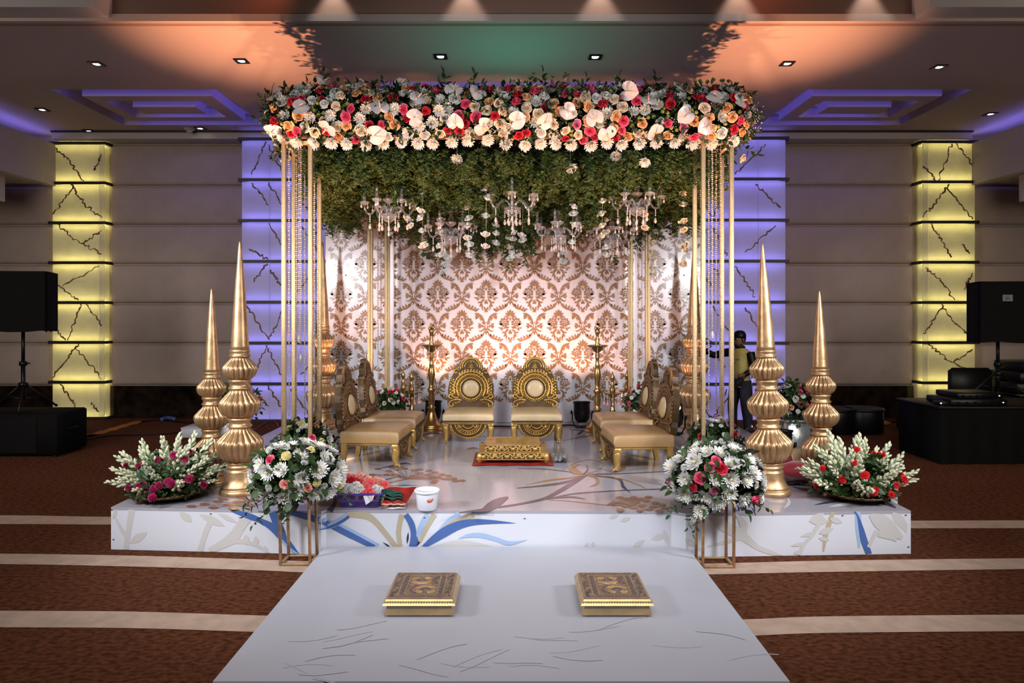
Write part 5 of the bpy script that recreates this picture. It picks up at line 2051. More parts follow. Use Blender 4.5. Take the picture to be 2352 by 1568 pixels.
def scroll_panel(w, h):
    bk_, s = MB(), MB()
    bk_.box((0, .008, h / 2), (w - .01, .006, h - .004))
    n = max(3, round(w / .105))
    st = w / n
    s.bar((-w / 2, 0, h - .005), (w / 2, 0, h - .005), .010)
    s.bar((-w / 2, 0, .005), (w / 2, 0, .005), .009)
    for k in range(n):
        c = -w / 2 + st * (k + .5)
        up = 1 if k % 2 else -1
        m = h / 2
        s.sphere((c, 0, m + up * h * .18), h * .30, 8, 5, 0, sc=(1, .4, 1))
        for a in range(5):
            an = math.radians(-60 + 30 * a)
            s.tube([(c, -.006, m - up * h * .15), (c + math.sin(an) * h * .55, -.006, m - up * h * .15 + up * math.cos(an) * h * .55)], .0055, 5)
        for q in (-1, 1):
            x = c + q * st * .40
            s.tube(catmull([(c + q * st * .5, 0, m + up * h * .42), (x - q * .004, 0, m + up * h * .28), (x + q * .006, 0, m - up * .0), (x - q * .014, 0, m - up * h * .22), (x - q * .03, 0, m - up * h * .12)], 3), .0085, 5)
    for q in (-1, 1):
        s.bar((q * (w / 2 - .004), 0, 0), (q * (w / 2 - .004), 0, h), .010)
    return bk_, s


for w, h, y, z in ((W1, .066, .012, z1), (W2, .064, .042, z2)):
    bk_, s = scroll_panel(w, h)
    pnl = ob('carved_panel', bk_.mesh('panel_recess', M['carved_dark']), fv, (0, y, z))
    ob('scrollwork', s.mesh('scrollwork', M['gold_paint']), pnl)
for sx in (-1, 1):
    for y in (.02, D1 - .01):
        q = MB()
        q.tube([(sx * (W1 / 2 - .02), y, .092), (sx * (W1 / 2 - .02), y, .04), (sx * (W1 / 2 - .022), y, 0)], [.022, .02, .015], 6)
        ob('leg', q.mesh('leg', M['gold_paint']), fv)
b = MB()
rr = random.Random(4)
n = 10
vs = [(i / n * .13, j / n * .30, .02 + rr.uniform(0, .045)) for j in range(n + 1) for i in range(n + 1)]
b.add(vs, [(j * 11 + i, j * 11 + i + 1, j * 11 + i + 12, j * 11 + i + 11) for j in range(n) for i in range(n)])
tag(ob('foil_packet', b.mesh('foil_packet', M['silver']), None, (cxk + .37, 6.1, HS)), 'crumpled silver foil packet right of the golden fire vessel', 'foil')

# ------------------------------------------------------------------ film-wrapped wooden seats on the walkway
def footstool(pxc, lab):
    Y0 = 3.55
    x = (pxc - CX) / F * 3.53
    t = thing('low_stool', lab, 'low stool', (x, Y0, HW), group='film-wrapped low wooden stools on the walkway')
    w, d, h = .360, .375, .090
    b = MB()
    # flared plinth with two feet
    b.add([(-.182, -.008, .012), (.182, -.008, .012), (.182, d + .008, .012), (-.182, d + .008, .012), (-.165, .012, .062), (.165, .012, .062), (.165, d - .012, .062), (-.165, d - .012, .062)],
          [(3, 2, 1, 0), (0, 1, 5, 4), (1, 2, 6, 5), (2, 3, 7, 6), (3, 0, 4, 7), (4, 5, 6, 7)])
    for sx in (-1, 1):
        for y in (.06, d - .06):
            b.box((sx * .12, y, .007), (.08, .07, .014))
    ob('plinth', b.mesh('plinth', M['gold_paint']), t)
    b = MB()
    b.add([(-.19, -.012, .062), (.19, -.012, .062), (.19, d + .012, .062), (-.19, d + .012, .062), (-.172, .008, .088), (.172, .008, .088), (.172, d - .008, .088), (-.172, d - .008, .088)],
          [(3, 2, 1, 0), (0, 1, 5, 4), (1, 2, 6, 5), (2, 3, 7, 6), (3, 0, 4, 7), (4, 5, 6, 7)])
    for k in range(27):
        xx = -.176 + .352 * k / 26
        b.sphere((xx, -.002, .076), .0075, 4, 3, 0, sc=(1, .7, 1.2))
    ob('moulded_rim', b.mesh('moulded_rim', M['gold_paint']), t)
    b = MB()
    z = .089
    b.box((0, d / 2, z - .002), (.338, d - .022, .006), 0)
    # frames of raised bands
    for hw, hd, tk in ((.165, d / 2 - .018, .007), (.118, d / 2 - .045, .006), (.085, d / 2 - .06, .006)):
        for s in (-1, 1):
            b.box((s * hw, d / 2, z + .003), (tk, hd * 2, .006), 1)
            b.box((0, d / 2 + s * hd, z + .003), (hw * 2, tk, .006), 1)
    b.box((0, d / 2, z + .003), (.17, .012, .006), 1)
    r = random.Random(9)
    for s in (-1, 1):
        for k in range(46):
            b.box((s * (.142 + r.uniform(-.014, .014)), .03 + (d - .06) * r.random(), z + .002), (.010, .012, .005), 2 if k % 3 else 1, r.uniform(0, 3))
        for k in range(13):
            b.box((s * (.102 + .004 * (1 if k % 2 else -1)), .062 + (d - .124) * k / 12, z + .002), (.010, .019, .005), 2, .4 * (1 if k % 2 else -1))
    for k in range(13):
        for y in (.030, d - .030):
            b.box((-.12 + .02 * k, y, z + .002), (.014, .010, .005), 2, .3 * (-1) ** k)
    for s, cy in ((-1, d * .33), (1, d * .67)):
        b.tube([(s * .050 + .010 * math.sin(k * 1.05), cy - .062 + .0155 * k, z + .003) for k in range(9)], .009, 6, 3, flat=.6)
        b.tube([(s * .050 + .014 + .010 * math.sin(k * 1.05), cy - .062 + .0155 * k, z + .003) for k in range(9)], .004, 5, 2)
        for rr_, mi in ((.064, 1), (.050, 4), (.038, 1), (.026, 2)):
            b.tube([(-s * .018 + rr_ * math.cos(a * PI / 12), cy + rr_ * .72 * math.sin(a * PI / 12), z + .003) for a in range(-17 + (0 if s > 0 else 12), 6 + (0 if s > 0 else 12))], .0048, 5, mi)
        for k in range(9):
            a = k * .7
            b.box((-s * .018 + .042 * math.cos(a), cy + .030 * math.sin(a), z + .003), (.008, .005, .005), 2, a)
    ob('painted_top', b.mesh('painted_top', [M['stool_brown'], M['carved'], M['carved_dark'], M['stool_maroon'], M['stool_ochre']]), t)
    b = MB()
    b.add([(-.197, -.022, .0005), (.197, -.022, .0005), (.197, d + .022, .0005), (-.197, d + .022, .0005), (-.195, -.018, .064), (.195, -.018, .064), (.195, d + .018, .064), (-.195, d + .018, .064), (-.178, .003, .099), (.178, .003, .099), (.178, d - .003, .099), (-.178, d - .003, .099)],
          [(0, 1, 5, 4), (1, 2, 6, 5), (2, 3, 7, 6), (3, 0, 4, 7), (4, 5, 9, 8), (5, 6, 10, 9), (6, 7, 11, 10), (7, 4, 8, 11), (8, 9, 10, 11)])
    ob('clear_wrap', b.mesh('clear_wrap', M['film']), t)


M['stool_brown'] = mat('stool_brown', (0.30, 0.15, 0.05), 0.4, 0.2, var=.5, vscale=40)
M['stool_maroon'] = mat('stool_maroon', (0.13, 0.030, 0.018), 0.4)
M['stool_ochre'] = mat('stool_ochre', (0.42, 0.20, 0.03), 0.4)
footstool(961, 'film-wrapped golden low stool on the walkway, the left one')
footstool(1419, 'film-wrapped golden low stool on the walkway, the right one')

# ------------------------------------------------------------------ flower stands with bouquets


def wire_stand(x0, x1, y0, y1, h, lab, lean=0):
    t = thing('flower_stand', lab, 'flower stand', ((x0 + x1) / 2, (y0 + y1) / 2, 0.004), (0, lean, 0), group='square golden flower stands')
    hx, hy, w = (x1 - x0) / 2, (y1 - y0) / 2, .0165
    for sx in (-1, 1):
        for sy in (-1, 1):
            b = MB()
            b.bbox((sx * (hx - w / 2), sy * (hy - w / 2), h / 2), (w, w, h), 0, .0015)
            ob('leg', b.mesh('leg', M['gold_wire']), t)
    for z in (w / 2, h - w / 2):
        b = MB()
        for s in (-1, 1):
            b.bbox((0, s * (hy - w / 2), z), (2 * hx - 2 * w, w, w), 0, .0015)
            b.bbox((s * (hx - w / 2), 0, z), (w, 2 * hy - 2 * w, w), 0, .0015)
        ob('bottom_rail' if z < .1 else 'top_rail', b.mesh('rail', M['gold_wire']), t)
    return t


wire_stand(-1.505, -1.298, 4.41, 4.585, .437, 'golden wire stand at the left of the walkway end', math.radians(-1.2))
wire_stand(1.215, 1.430, 4.37, 4.545, .437, 'golden wire stand at the right of the walkway end', math.radians(.3))


def bouquet(c, rx, ry, rz, n, kinds, lab, nf=150, fsz=.10, droop=.55, low=-.35, seed=1, base=True, cat='bouquet', name='bouquet'):
    r = random.Random(seed)
    t = thing(name, lab, cat, c)
    pts = []
    tries = 0
    for k, cnt_, sz in kinds:
        m = 0
        tries = 0
        while m < cnt_ and tries < 600:
            tries += 1
            a = r.uniform(0, 2 * PI)
            e = math.asin(r.uniform(low, 1))
            d = Vector((math.cos(a) * math.cos(e), math.sin(a) * math.cos(e), math.sin(e)))
            if d.y > .45 and r.random() < .85:
                continue
            s = sz * r.uniform(.88, 1.15)
            p = Vector((d.x * rx, d.y * ry, d.z * rz)) * r.uniform(1.0, 1.10)
            if any((p - q).length < (s + z) * .36 for q, z in pts):
                continue
            pts.append((p, s))
            nn = (d + Vector((r.uniform(-.3, .3), r.uniform(-.35, .1), r.uniform(-.2, .3)))).normalized()
            flower(k, t, p, nn, s)
            m += 1
    xf = []
    for _ in range(nf):
        a = r.uniform(0, 2 * PI)
        e = math.asin(r.uniform(low - .25, 1))
        d = Vector((math.cos(a) * math.cos(e), math.sin(a) * math.cos(e), math.sin(e)))
        p = Vector((d.x * rx, d.y * ry, d.z * rz)) * r.uniform(.35, .66)
        q = (d + Vector((r.uniform(-.5, .5), r.uniform(-.5, .5), r.uniform(-.7, .3)))).normalized().to_track_quat('Z', 'Y')
        xf.append((r.randrange(3), xform(p, q, fsz * r.uniform(.8, 1.4))))
    stuff(ob('foliage', np_scatter('bouquet_foliage', FOL, xf, [M['leaf'], M['stem']]), t))
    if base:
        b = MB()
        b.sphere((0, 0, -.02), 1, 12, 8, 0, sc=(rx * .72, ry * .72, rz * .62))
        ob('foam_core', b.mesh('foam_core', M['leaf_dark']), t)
    return t


FOL = [m_leafy(k, 8, 1, .32, .48) for k in (21, 22, 23)]
WP = [('mum', 40, .115), ('rose_salmon', 5, .075), ('rose_pink', 2, .07), ('carn_lemon', 8, .062), ('carn_white', 8, .05), ('button', 5, .022)]
WP2 = [('mum', 40, .115), ('rose_pink', 10, .075), ('rose_red', 4, .07), ('carn_white', 10, .05), ('rose_lilac', 3, .07)]
bq = bouquet(P(681, 1087, 4.5), .268, .19, .185, 0, WP, 'round bouquet of white chrysanthemums and pale roses on the left wire stand', 210, .11, seed=3, low=-.55)
bq2 = bouquet(P(1644, 1098, 4.46), .268, .19, .195, 0, WP2, 'round bouquet of white chrysanthemums and pink roses on the right wire stand', 210, .11, seed=4, low=-.55)
o = ob('gerbera', MUM[0].mesh('gerbera', [M['gerb'], M['carved_dark'], M['stem']]), bq2, P(1670, 1147, 4.28) - bq2.location, face(Vector((.1, -1, .1))), .058)
# trailing sprigs of the two bouquets
for bqt, lst in ((bq, ((600, 1150, -1), (612, 1165, -.5), (590, 1135, -1), (660, 1160, 0), (770, 1120, 1))), (bq2, ((1592, 1165, -.4), (1600, 1178, -.2), (1570, 1150, -1), (1725, 1140, 1)))):
    for px, py, dx in lst:
        flower('sprig', bqt, P(px, py, 4.36) - bqt.location, Vector((dx, -.4, -.8)), .13)
flower('mum', bq2, P(1609, 1172, 4.32) - bq2.location, Vector((-.2, -1, 0)), .10)
flower('carn_white', bq2, P(1592, 1190, 4.34) - bq2.location, Vector((-.5, -1, -.4)), .05)
LOWB = [('carn_lemon', 6, .065), ('rose_pink', 2, .07), ('mum', 6, .085), ('carn_white', 14, .045), ('rose_salmon', 3, .06)]
bouquet(P(703, 1022, 6.36), .24, .16, .20, 0, LOWB, 'bouquet of cream carnations and two pink roses at the foot of the left front tower', 170, .10, seed=5, low=-.1)
LOWR = [('carn_white', 30, .042), ('rose_pink', 4, .07), ('rose_red', 5, .07), ('mum', 4, .08), ('rose_salmon', 2, .06)]
bouquet(P(1640, 1024, 6.36), .23, .16, .24, 0, LOWR, 'bouquet of tiny white blooms and red roses at the foot of the right front tower', 150, .10, seed=6, low=-.1)
BK = [('carn_white', 12, .045), ('rose_pink', 4, .065), ('rose_red', 2, .06), ('rose_cream', 3, .06)]
bouquet(P(893, 925, 7.72), .17, .12, .15, 0, BK, 'small bouquet at the foot of the left back tower', 80, .09, seed=7, low=-.1)
bouquet(P(1476, 922, 7.72), .19, .12, .16, 0, BK, 'small bouquet at the foot of the right back tower', 80, .09, seed=8, low=-.1)

# ------------------------------------------------------------------ tuberose trays


def m_tube(seed):
    r = random.Random(seed)
    b = MB()
    b.tube([(0, 0, 0), (0, 0, .5), (0, 0, 1.0)], [.014, .012, .006], 4, 2)
    n = 22
    for i in range(n):
        t = i / (n - 1)
        z = .18 + .80 * t
        a = i * 2.4
        e = .75 + .55 * t
        L = .21 * (1.12 - .55 * t)
        w = .044 * (1.15 - .5 * t)
        d = Vector((math.cos(a) * math.cos(e), math.sin(a) * math.cos(e), math.sin(e)))
        p = Vector((0, 0, z))
        b.tube([p, p + d * L * .55, p + d * L * .85, p + d * L], [w * .45, w * .8, w, w * .5], 5, 0)
        b.sphere(p + d * L, w * .62, 5, 3, 1)
    return b


TUB = [m_tube(1).mesh('tuberose', [M['bud'], M['budtip'], M['stem']]), m_tube(2).mesh('tuberose', [M['bud'], M['budtip'], M['stem']])]


def tray(px, py, Y, lab, carn, seed, wide=1.0):
    r = random.Random(seed)
    p = P(px, py, Y)
    t = thing('tuberose_tray', lab, 'flower arrangement', (p.x, Y, HS + .001))
    b = MB()
    b.lathe([(.10, 0), (.16, .008), (.22, .03), (.262, .052), (.262, .056), (.22, .038), (.10, .012)], 36)
    ob('tray', b.mesh('tray', M['brass']), t)
    b = MB()
    for k in range(30):
        a = 2 * PI * k / 30
        T = Matrix.Rotation(a, 4, 'Z') @ Matrix.Translation((.272, 0, .052)) @ Matrix.Rotation(-.35, 4, 'Y')
        b.add([(-.02, -.022, 0), (.02, -.014, .004), (.034, 0, .010), (.02, .014, .004), (-.02, .022, 0)], [(0, 1, 2, 3, 4)], 0, False, T)
    ob('leaf_rim', b.mesh('leaf_rim', M['brass']), t)
    n = 38
    for k in range(n):
        q = (k + .5) / n
        e = PI / 2 - math.acos(1 - q * .93)
        a = k * 2.39996 + r.uniform(-.2, .2)
        d = Vector((math.cos(a) * math.cos(e), math.sin(a) * math.cos(e) * .8, math.sin(e)))
        L = (.235 + .155 * math.sin(e) ** 2 + .065 * math.cos(e)) * r.uniform(.80, 1.06) * wide
        st = Vector((d.x * .10, d.y * .10, .06))
        d2 = (d + Vector((0, 0, .12))).normalized()
        ob('tuberose', r.choice(TUB), t, st, face(d2), L)
    for k in range(17):
        a = r.uniform(0, 2 * PI)
        e = r.uniform(.05, 1.15)
        d = Vector((math.cos(a) * math.cos(e), -abs(math.sin(a)) * math.cos(e), math.sin(e)))
        flower(carn, t, d * r.uniform(.26, .36) + Vector((0, 0, .05)), d, r.uniform(.052, .066))
    xf = []
    for k in range(150):
        a = r.uniform(0, 2 * PI)
        e = r.uniform(-.05, 1.0)
        d = Vector((math.cos(a) * math.cos(e), math.sin(a) * math.cos(e), math.sin(e)))
        xf.append((r.randrange(3), xform(d * r.uniform(.10, .22) + Vector((0, 0, .055)), (d + Vector((0, 0, r.uniform(-.2, .5)))).to_track_quat('Z', 'Y'), r.uniform(.08, .13))))
    stuff(ob('foliage', np_scatter('tray_foliage', FOL, xf, [M['leaf'], M['stem']]), t))


tray(390, 1146, 5.0, 'tuberose and magenta carnation arrangement on a golden tray, left front corner', 'carn_magenta', 31)
tray(1965, 1150, 4.98, 'tuberose and red carnation arrangement on a golden tray, right front corner', 'carn_scarlet', 32, 1.03)



def words(name, txt, size, m, parent, loc, align='CENTER'):
    c = bpy.data.curves.new(name, 'FONT')
    c.body = txt
    c.size = size
    c.align_x = align
    c.resolution_u = 3
    o = bpy.data.objects.new(name, c)
    COL.objects.link(o)
    me = bpy.data.meshes.new_from_object(o.evaluated_get(bpy.context.evaluated_depsgraph_get()))
    bpy.data.objects.remove(o)
    me.materials.clear()
    me.materials.append(m)
    return stuff(ob(name, me, parent, loc, (PI / 2, 0, 0)))


# ------------------------------------------------------------------ things at the front edge of the stage
# purple basket
bc = P(828, 1176, 4.74)
bs = thing('basket', 'purple plastic basket heaped with carnations on the stage edge', 'basket', (bc.x, 4.79, HS + .001))
b = MB()
W, D_, H = .305, .20, .098


def rect(z, k):
    t = z / H
    w, d = (W * (.76 + .24 * t)) / 2 - k, (D_ * (.76 + .24 * t)) / 2 - k
    return [(-w, -d, z), (w, -d, z), (w, d, z), (-w, d, z)]


def bandq(za, zb_, k=0):
    vs = rect(za, k) + rect(zb_, k) + rect(za, k + .004) + rect(zb_, k + .004)
    fs = []
    for i in range(4):
        j = (i + 1) % 4
        fs += [(i, j, 4 + j, 4 + i), (8 + j, 8 + i, 12 + i, 12 + j), (4 + i, 4 + j, 12 + j, 12 + i), (j, i, 8 + i, 8 + j)]
    b.add(vs, fs)


bandq(0, .008); bandq(.042, .056); bandq(.088, H)
b.add(rect(.001, 0), [(0, 1, 2, 3)])
ob('body', b.mesh('basket_body', M['purple']), bs)
b = MB()
for za, zb_ in ((.008, .042), (.056, .088)):
    A, B_ = rect(za, .002), rect(zb_, .002)
    for i in range(4):
        j = (i + 1) % 4
        n = 30 if i % 2 == 0 else 18
        for k in range(n + 1):
            t = k / n
            pa = Vector(A[i]).lerp(Vector(A[j]), t)
            pb_ = Vector(B_[i]).lerp(Vector(B_[j]), t)
            b.tube([pa, pb_], .0028 if 0 < k < n else .006, 4, 0, False)
stuff(ob('slats', b.mesh('basket_slats', M['purple']), bs))
b = MB()
R_ = rect(H, -.006)
for i in range(4):
    b.bar(Vector(R_[i]), Vector(R_[(i + 1) % 4]), .012)
ob('rim', b.mesh('basket_rim', M['purple']), bs)
tg = MB()
tg.add([(.028, 0, .10), (.108, -.004, .096), (.098, -.006, .062), (.052, -.008, .030)], [(3, 2, 1, 0)])
paper = ob('newsprint_scrap', tg.mesh('newsprint', M['paper']), bs, (0, -D_ / 2 - .008, 0))
for txt, m, sz, loc in (('DUCTION IN', 'ink', .0135, (.060, -.0075, .093)), ('UCE FAC', 'redink', .0125, (.078, -.0072, .094))):
    o = words('printed_words', txt, sz, M[m], paper, loc, 'LEFT')
    o.rotation_euler = (PI / 2, math.radians(62), 0)
rb = random.Random(14)
cols = [('carn_red', 'dark red'), ('carn_salmon', 'salmon'), ('carn_white', 'white'), ('carn_coral', 'coral'), ('carn_coral', 'coral')]
LAYB = {'carn_red': 'dark red carnation heaped in the purple basket', 'carn_salmon': 'salmon carnation heaped in the purple basket', 'carn_white': 'white carnation heaped in the purple basket', 'carn_coral': 'coral pink carnation heaped in the purple basket'}
SPOT = [(790, 1135, 0, 'carn_white'), (783, 1120, .5, 'carn_white'), (800, 1125, .2, 'carn_white'), (787, 1141, 0, 'carn_coral'), (812, 1138, 0, 'carn_coral'), (818, 1120, .3, 'carn_white'), (826, 1126, .1, 'carn_white'), (815, 1130, .0, 'carn_white'),
        (838, 1140, 0, 'carn_coral'), (848, 1132, .1, 'carn_coral'), (842, 1122, .3, 'carn_coral'), (850, 1115, .5, 'carn_coral'), (856, 1142, 0, 'carn_coral'), (862, 1128, .3, 'carn_white'), (872, 1132, .2, 'carn_white'), (875, 1112, .8, 'carn_salmon'), (864, 1109, .8, 'carn_salmon'), (882, 1118, .7, 'carn_coral'),
        (797, 1108, .8, 'carn_red'), (810, 1107, .8, 'carn_red'), (820, 1112, .7, 'carn_red'), (835, 1106, 1, 'carn_red'), (802, 1099, 1, 'carn_salmon'), (826, 1099, 1, 'carn_salmon'), (815, 1100, 1, 'carn_salmon'), (845, 1107, .9, 'carn_salmon')]
for px, py, dep, k in SPOT:
    p = P(px, py - 1, 4.745 + .13 * dep)
    o = flower(k, None, p, Vector((rb.uniform(-.35, .35), -.5, .7)), .078)
    row = ('front', 'second', 'third', 'rear')[0 if dep < .15 else 1 if dep < .45 else 2 if dep < .75 else 3]
    rank = sum(1 for s in SPOT if s[3] == k and s[0] < px and (0 if s[2] < .15 else 1 if s[2] < .45 else 2 if s[2] < .75 else 3) == (0 if dep < .15 else 1 if dep < .45 else 2 if dep < .75 else 3))
    tag(o, LAYB[k].replace(' heaped', '') + ', %s row, %s of its colour' % (row, ('leftmost', 'second', 'third', 'fourth', 'fifth', 'sixth', 'seventh')[rank]), 'carnation', 'carnations heaped in the purple basket')
# red packet, green cloth, white packet
X, Y = deck(908, 1170)
b = MB()
vs, fs = [], []
for k in range(2):
    for j in range(7):
        for i in range(7):
            u, v = i / 6 - .5, j / 6
            e = (1 - (2 * u) ** 4) * (1 - (2 * v - 1) ** 4)
            vs.append((u * .125, v * .13, (.020 * e + .003 * math.sin(7 * u + 5 * v)) * (1 if k else -.2)))
for k in range(2):
    for j in range(6):
        for i in range(6):
            a = k * 49 + j * 7 + i
            f = (a, a + 1, a + 8, a + 7)
            fs.append(f if k else f[::-1])
b.add(vs, fs, 0, True)
tag(ob('white_packet', b.mesh('white_packet', M['paper']), None, (X + .004, Y, HS + .006)), 'small white packet lying under the red packet', 'packet')
b = MB()
vs, fs = [], []
for k in range(2):
    for j in range(9):
        for i in range(9):
            u, v = i / 8 - .5, j / 8
            e = max(0, (1 - (2 * u) ** 4) * (1 - (2 * v - 1) ** 4))
            w = .155 + .05 * v
            vs.append((u * w + .035 * v, v * .17 * math.cos(.5), v * .17 * math.sin(.5) + (.022 * e) * (1 if k else 0) + .004 * math.sin(9 * u + 4 * v)))
for k in range(2):
    for j in range(8):
        for i in range(8):
            a = k * 81 + j * 9 + i
            f = (a, a + 1, a + 10, a + 9)
            fs.append(f if k else f[::-1])
b.add(vs, fs, 0, True)
rp = tag(ob('red_packet', b.mesh('red_packet', M['redcloth']), None, (X - .012, Y - .004, HS + .034)), 'flat red cloth packet propped between the basket and the bucket', 'packet')
b = MB()
b.tube([(-.082 + .0165 * k, -.003, .004 + .003 * math.sin(k * 2.1)) for k in range(11)], .006, 5)
ob('white_hem', b.mesh('white_hem', M['salmon']), rp)
b = MB()
rr = random.Random(2)
for k in range(6):
    y = .02 + .012 * k
    b.tube(catmull([(-.095, y + .012, .036 + .008 * k), (-.05, y, .036 + .008 * k + rr.uniform(-.004, .012)), (-.01, y - .004, .030 + .008 * k), (.03, y, .032 + .007 * k + rr.uniform(-.004, .012)), (.062 - .004 * k, y + .006, .026 + .007 * k)], 4), .0085, 6, flat=.6)
tag(ob('green_cloth', b.mesh('green_cloth', M['greencloth']), None, (X - .012, Y - .012, HS + .038)), 'crumpled dark green cloth lying on the red packet', 'cloth')
# bucket
X, Y = deck(981, 1173)
Yc = Y + .05
X = (981 - CX) / F * Yc
bu = thing('bucket', 'white plastic tub with a small red label on the stage edge', 'bucket', (X, Yc, HS + .001))
b = MB()
b.lathe([(.0, .002), (.064, .0), (.068, .004), (.080, .118), (.080, .124), (.077, .124), (.066, .01), (.0, .008)], 36)
ob('tub', b.mesh('tub', M['bucket']), bu)
b = MB()
b.lathe([(.080, .116), (.087, .118), (.088, .130), (.084, .133), (.079, .131), (.078, .120)], 36)
ob('rim', b.mesh('rim', M['bucket']), bu)
b = MB()
b.lathe([(.0775, .112), (.04, .114), (0, .113)], 28)
ob('contents', b.mesh('contents', M['cream']), bu)
b = MB()


def on_tub(a, z, o=.0012):
    r = .068 + (.012) * z / .118 + o
    return (r * math.sin(a), -r * math.cos(a), z)


for (a0, a1, za, zb_) in ((.12, .72, .068, .083), (.20, .60, .060, .069)):
    n = 8
    vs = []
    for i in range(n + 1):
        a = a0 + (a1 - a0) * i / n
        sk = .012 * (a - .4)
        vs += [on_tub(a, za + sk), on_tub(a, zb_ + sk)]
    b.add(vs, [(2 * i, 2 * i + 2, 2 * i + 3, 2 * i + 1) for i in range(n)])
lbm = ob('red_label', b.mesh('red_label', M['redink']), bu)
b = MB()
for i in range(11):
    a = .22 + .40 * i / 10
    for j in (0, 1):
        z = .0735 + .003 * j + .012 * (a - .4)
        b.add([on_tub(a, z, .002), on_tub(a + .026, z, .002), on_tub(a + .026, z + .0045, .002), on_tub(a, z + .0045, .002)], [(0, 1, 2, 3)])
stuff(ob('label_print', b.mesh('label_print', M['lemon']), lbm))
# ------------------------------------------------------------------ vases on silver pedestals outside the stage
VB = [('carn_white', 6, .05), ('mum', 8, .08), ('rose_pink', 10, .068), ('rose_lilac', 4, .062), ('rose_salmon', 2, .06)]
for px, Y, sd, side in ((1822, 7.25, 41, 'right'), (542, 7.3, 42, 'left')):
    x = (px - CX) / F * Y
    t = thing('silver_pedestal', 'square silver foil pedestal standing on the carpet beside the %s finials' % side, 'pedestal', (x, Y, 0.004), (0, 0, .12))
    b = MB()
    b.bbox((0, 0, .02), (.30, .30, .04), 0, .008)
    ob('base', b.mesh('pedestal_base', M['silver']), t)
    b = MB()
    b.bbox((0, 0, .27), (.25, .25, .46), 0, .01)
    ob('shaft', b.mesh('pedestal_shaft', M['silver']), t)
    b = MB()
    b.bbox((0, 0, .515), (.29, .29, .03), 0, .006)
    ob('top_plate', b.mesh('pedestal_top', M['silver']), t)
    bouquet(Vector((x, Y, .68)), .21, .17, .19, 0, VB, 'bouquet of pink roses and white blooms on the %s silver pedestal' % side, 120, .11, seed=sd, low=-.45)

# ------------------------------------------------------------------ loudspeakers, stands and boxes


def speaker(x, Y, zb, w, h, d, lab, rz, logo=True):
    t = thing('loudspeaker', lab, 'loudspeaker', (x, Y, zb), (0, 0, rz))
    b = MB()
    # tapered cabinet under a cloth cover
    hw, hb = w / 2, w / 2 * .72
    poly = [(-hw, -d / 2), (hw, -d / 2), (hw + .01, -d / 2 + .06), (hb, d / 2), (-hb, d / 2), (-hw - .01, -d / 2 + .06)]
    b.prism(poly, 0, h)
    ob('cabinet', b.mesh('cabinet', M['black']), t)
    b = MB()
    vs, fs = [], []
    r = random.Random(int(x * 10))
    n = 22
    ps = [(-hw - .012, -d / 2 - .012), (hw + .012, -d / 2 - .012), (hw + .02, -d / 2 + .06), (hb + .02, d / 2 + .012), (-hb - .02, d / 2 + .012), (-hw - .02, -d / 2 + .06)]
    loop = []
    for i in range(6):
        a, c = ps[i], ps[(i + 1) % 6]
        for k in range(4):
            loop.append((a[0] + (c[0] - a[0]) * k / 4, a[1] + (c[1] - a[1]) * k / 4))
    m = len(loop)
    for z in (-.015, h * .5, h + .008):
        for k, (a, c) in enumerate(loop):
            vs.append((a * (1 + .008 * math.sin(k * 2.1)), c * (1 + .012 * math.sin(k * 1.7)), z + (.012 * math.sin(k * 1.9) if z < 0 else 0)))
    for j in range(2):
        for k in range(m):
            q = (k + 1) % m
            fs.append((j * m + k, j * m + q, j * m + m + q, j * m + m + k))
    fs.append(tuple(2 * m + k for k in range(m)))
    b.add(vs, fs, 0, False)
    ob('cloth_cover', b.mesh('cloth_cover', M['matte']), t)
    if logo:
        b = MB()
        b.box((-w * .16, -d / 2 - .022, h * .73), (.11, .006, .075))
        bg = ob('badge', b.mesh('badge', M['badge']), t)
        words('badge_letters', 'JBL', .040, M['black'], bg, (-w * .16, -d / 2 - .0265, h * .73 - .014))
    return t


M['badge'] = mat('grey_badge', (0.10, 0.10, 0.12), 0.4)


def tripod(x, Y, z0, z1, lab, cat='speaker stand', name='speaker_stand', R=.42, rad=.019, m='black', hub=.30):
    t = thing(name, lab, cat, (x, Y, z0))
    H = z1 - z0
    b = MB()
    b.tube([(0, 0, .12), (0, 0, H * .55)], rad * 1.25, 12)
    b.tube([(0, 0, H * .55), (0, 0, H)], rad, 12)
    ob('pole', b.mesh('pole', M[m]), t)
    b = MB()
    b.lathe([(rad * 1.3, 0), (rad * 2.2, .005), (rad * 2.2, .05), (rad * 1.3, .055)], 12, c=(0, 0, H * .54))
    b.tube([(rad * 2, 0, H * .54 + .03), (rad * 4.2, 0, H * .54 + .03)], rad * .5, 6)
    ob('collar', b.mesh('collar', M[m]), t)
    b = MB()
    b.lathe([(rad * 1.3, -.03), (rad * 2.6, -.02), (rad * 2.6, .02), (rad * 1.3, .03)], 12, c=(0, 0, hub))
    ob('hub', b.mesh('hub', M[m]), t)
    for k in range(3):
        a = -PI / 2 + .5 + k * 2 * PI / 3
        b = MB()
        b.tube([(.03 * math.cos(a), .03 * math.sin(a), hub), (R * math.cos(a), R * math.sin(a), .012)], rad * .62, 8)
        lg = ob('leg', b.mesh('leg', M[m]), t)
        b = MB()
        b.sphere((R * math.cos(a), R * math.sin(a), .014), rad * .9, 8, 5)
        ob('rubber_foot', b.mesh('rubber_foot', M['matte']), lg)
        b = MB()
        b.tube([(.02 * math.cos(a), .02 * math.sin(a), .13), (R * .5 * math.cos(a), R * .5 * math.sin(a), hub * .52)], rad * .4, 6)
        ob('brace', b.mesh('brace', M[m]), t)
    return t


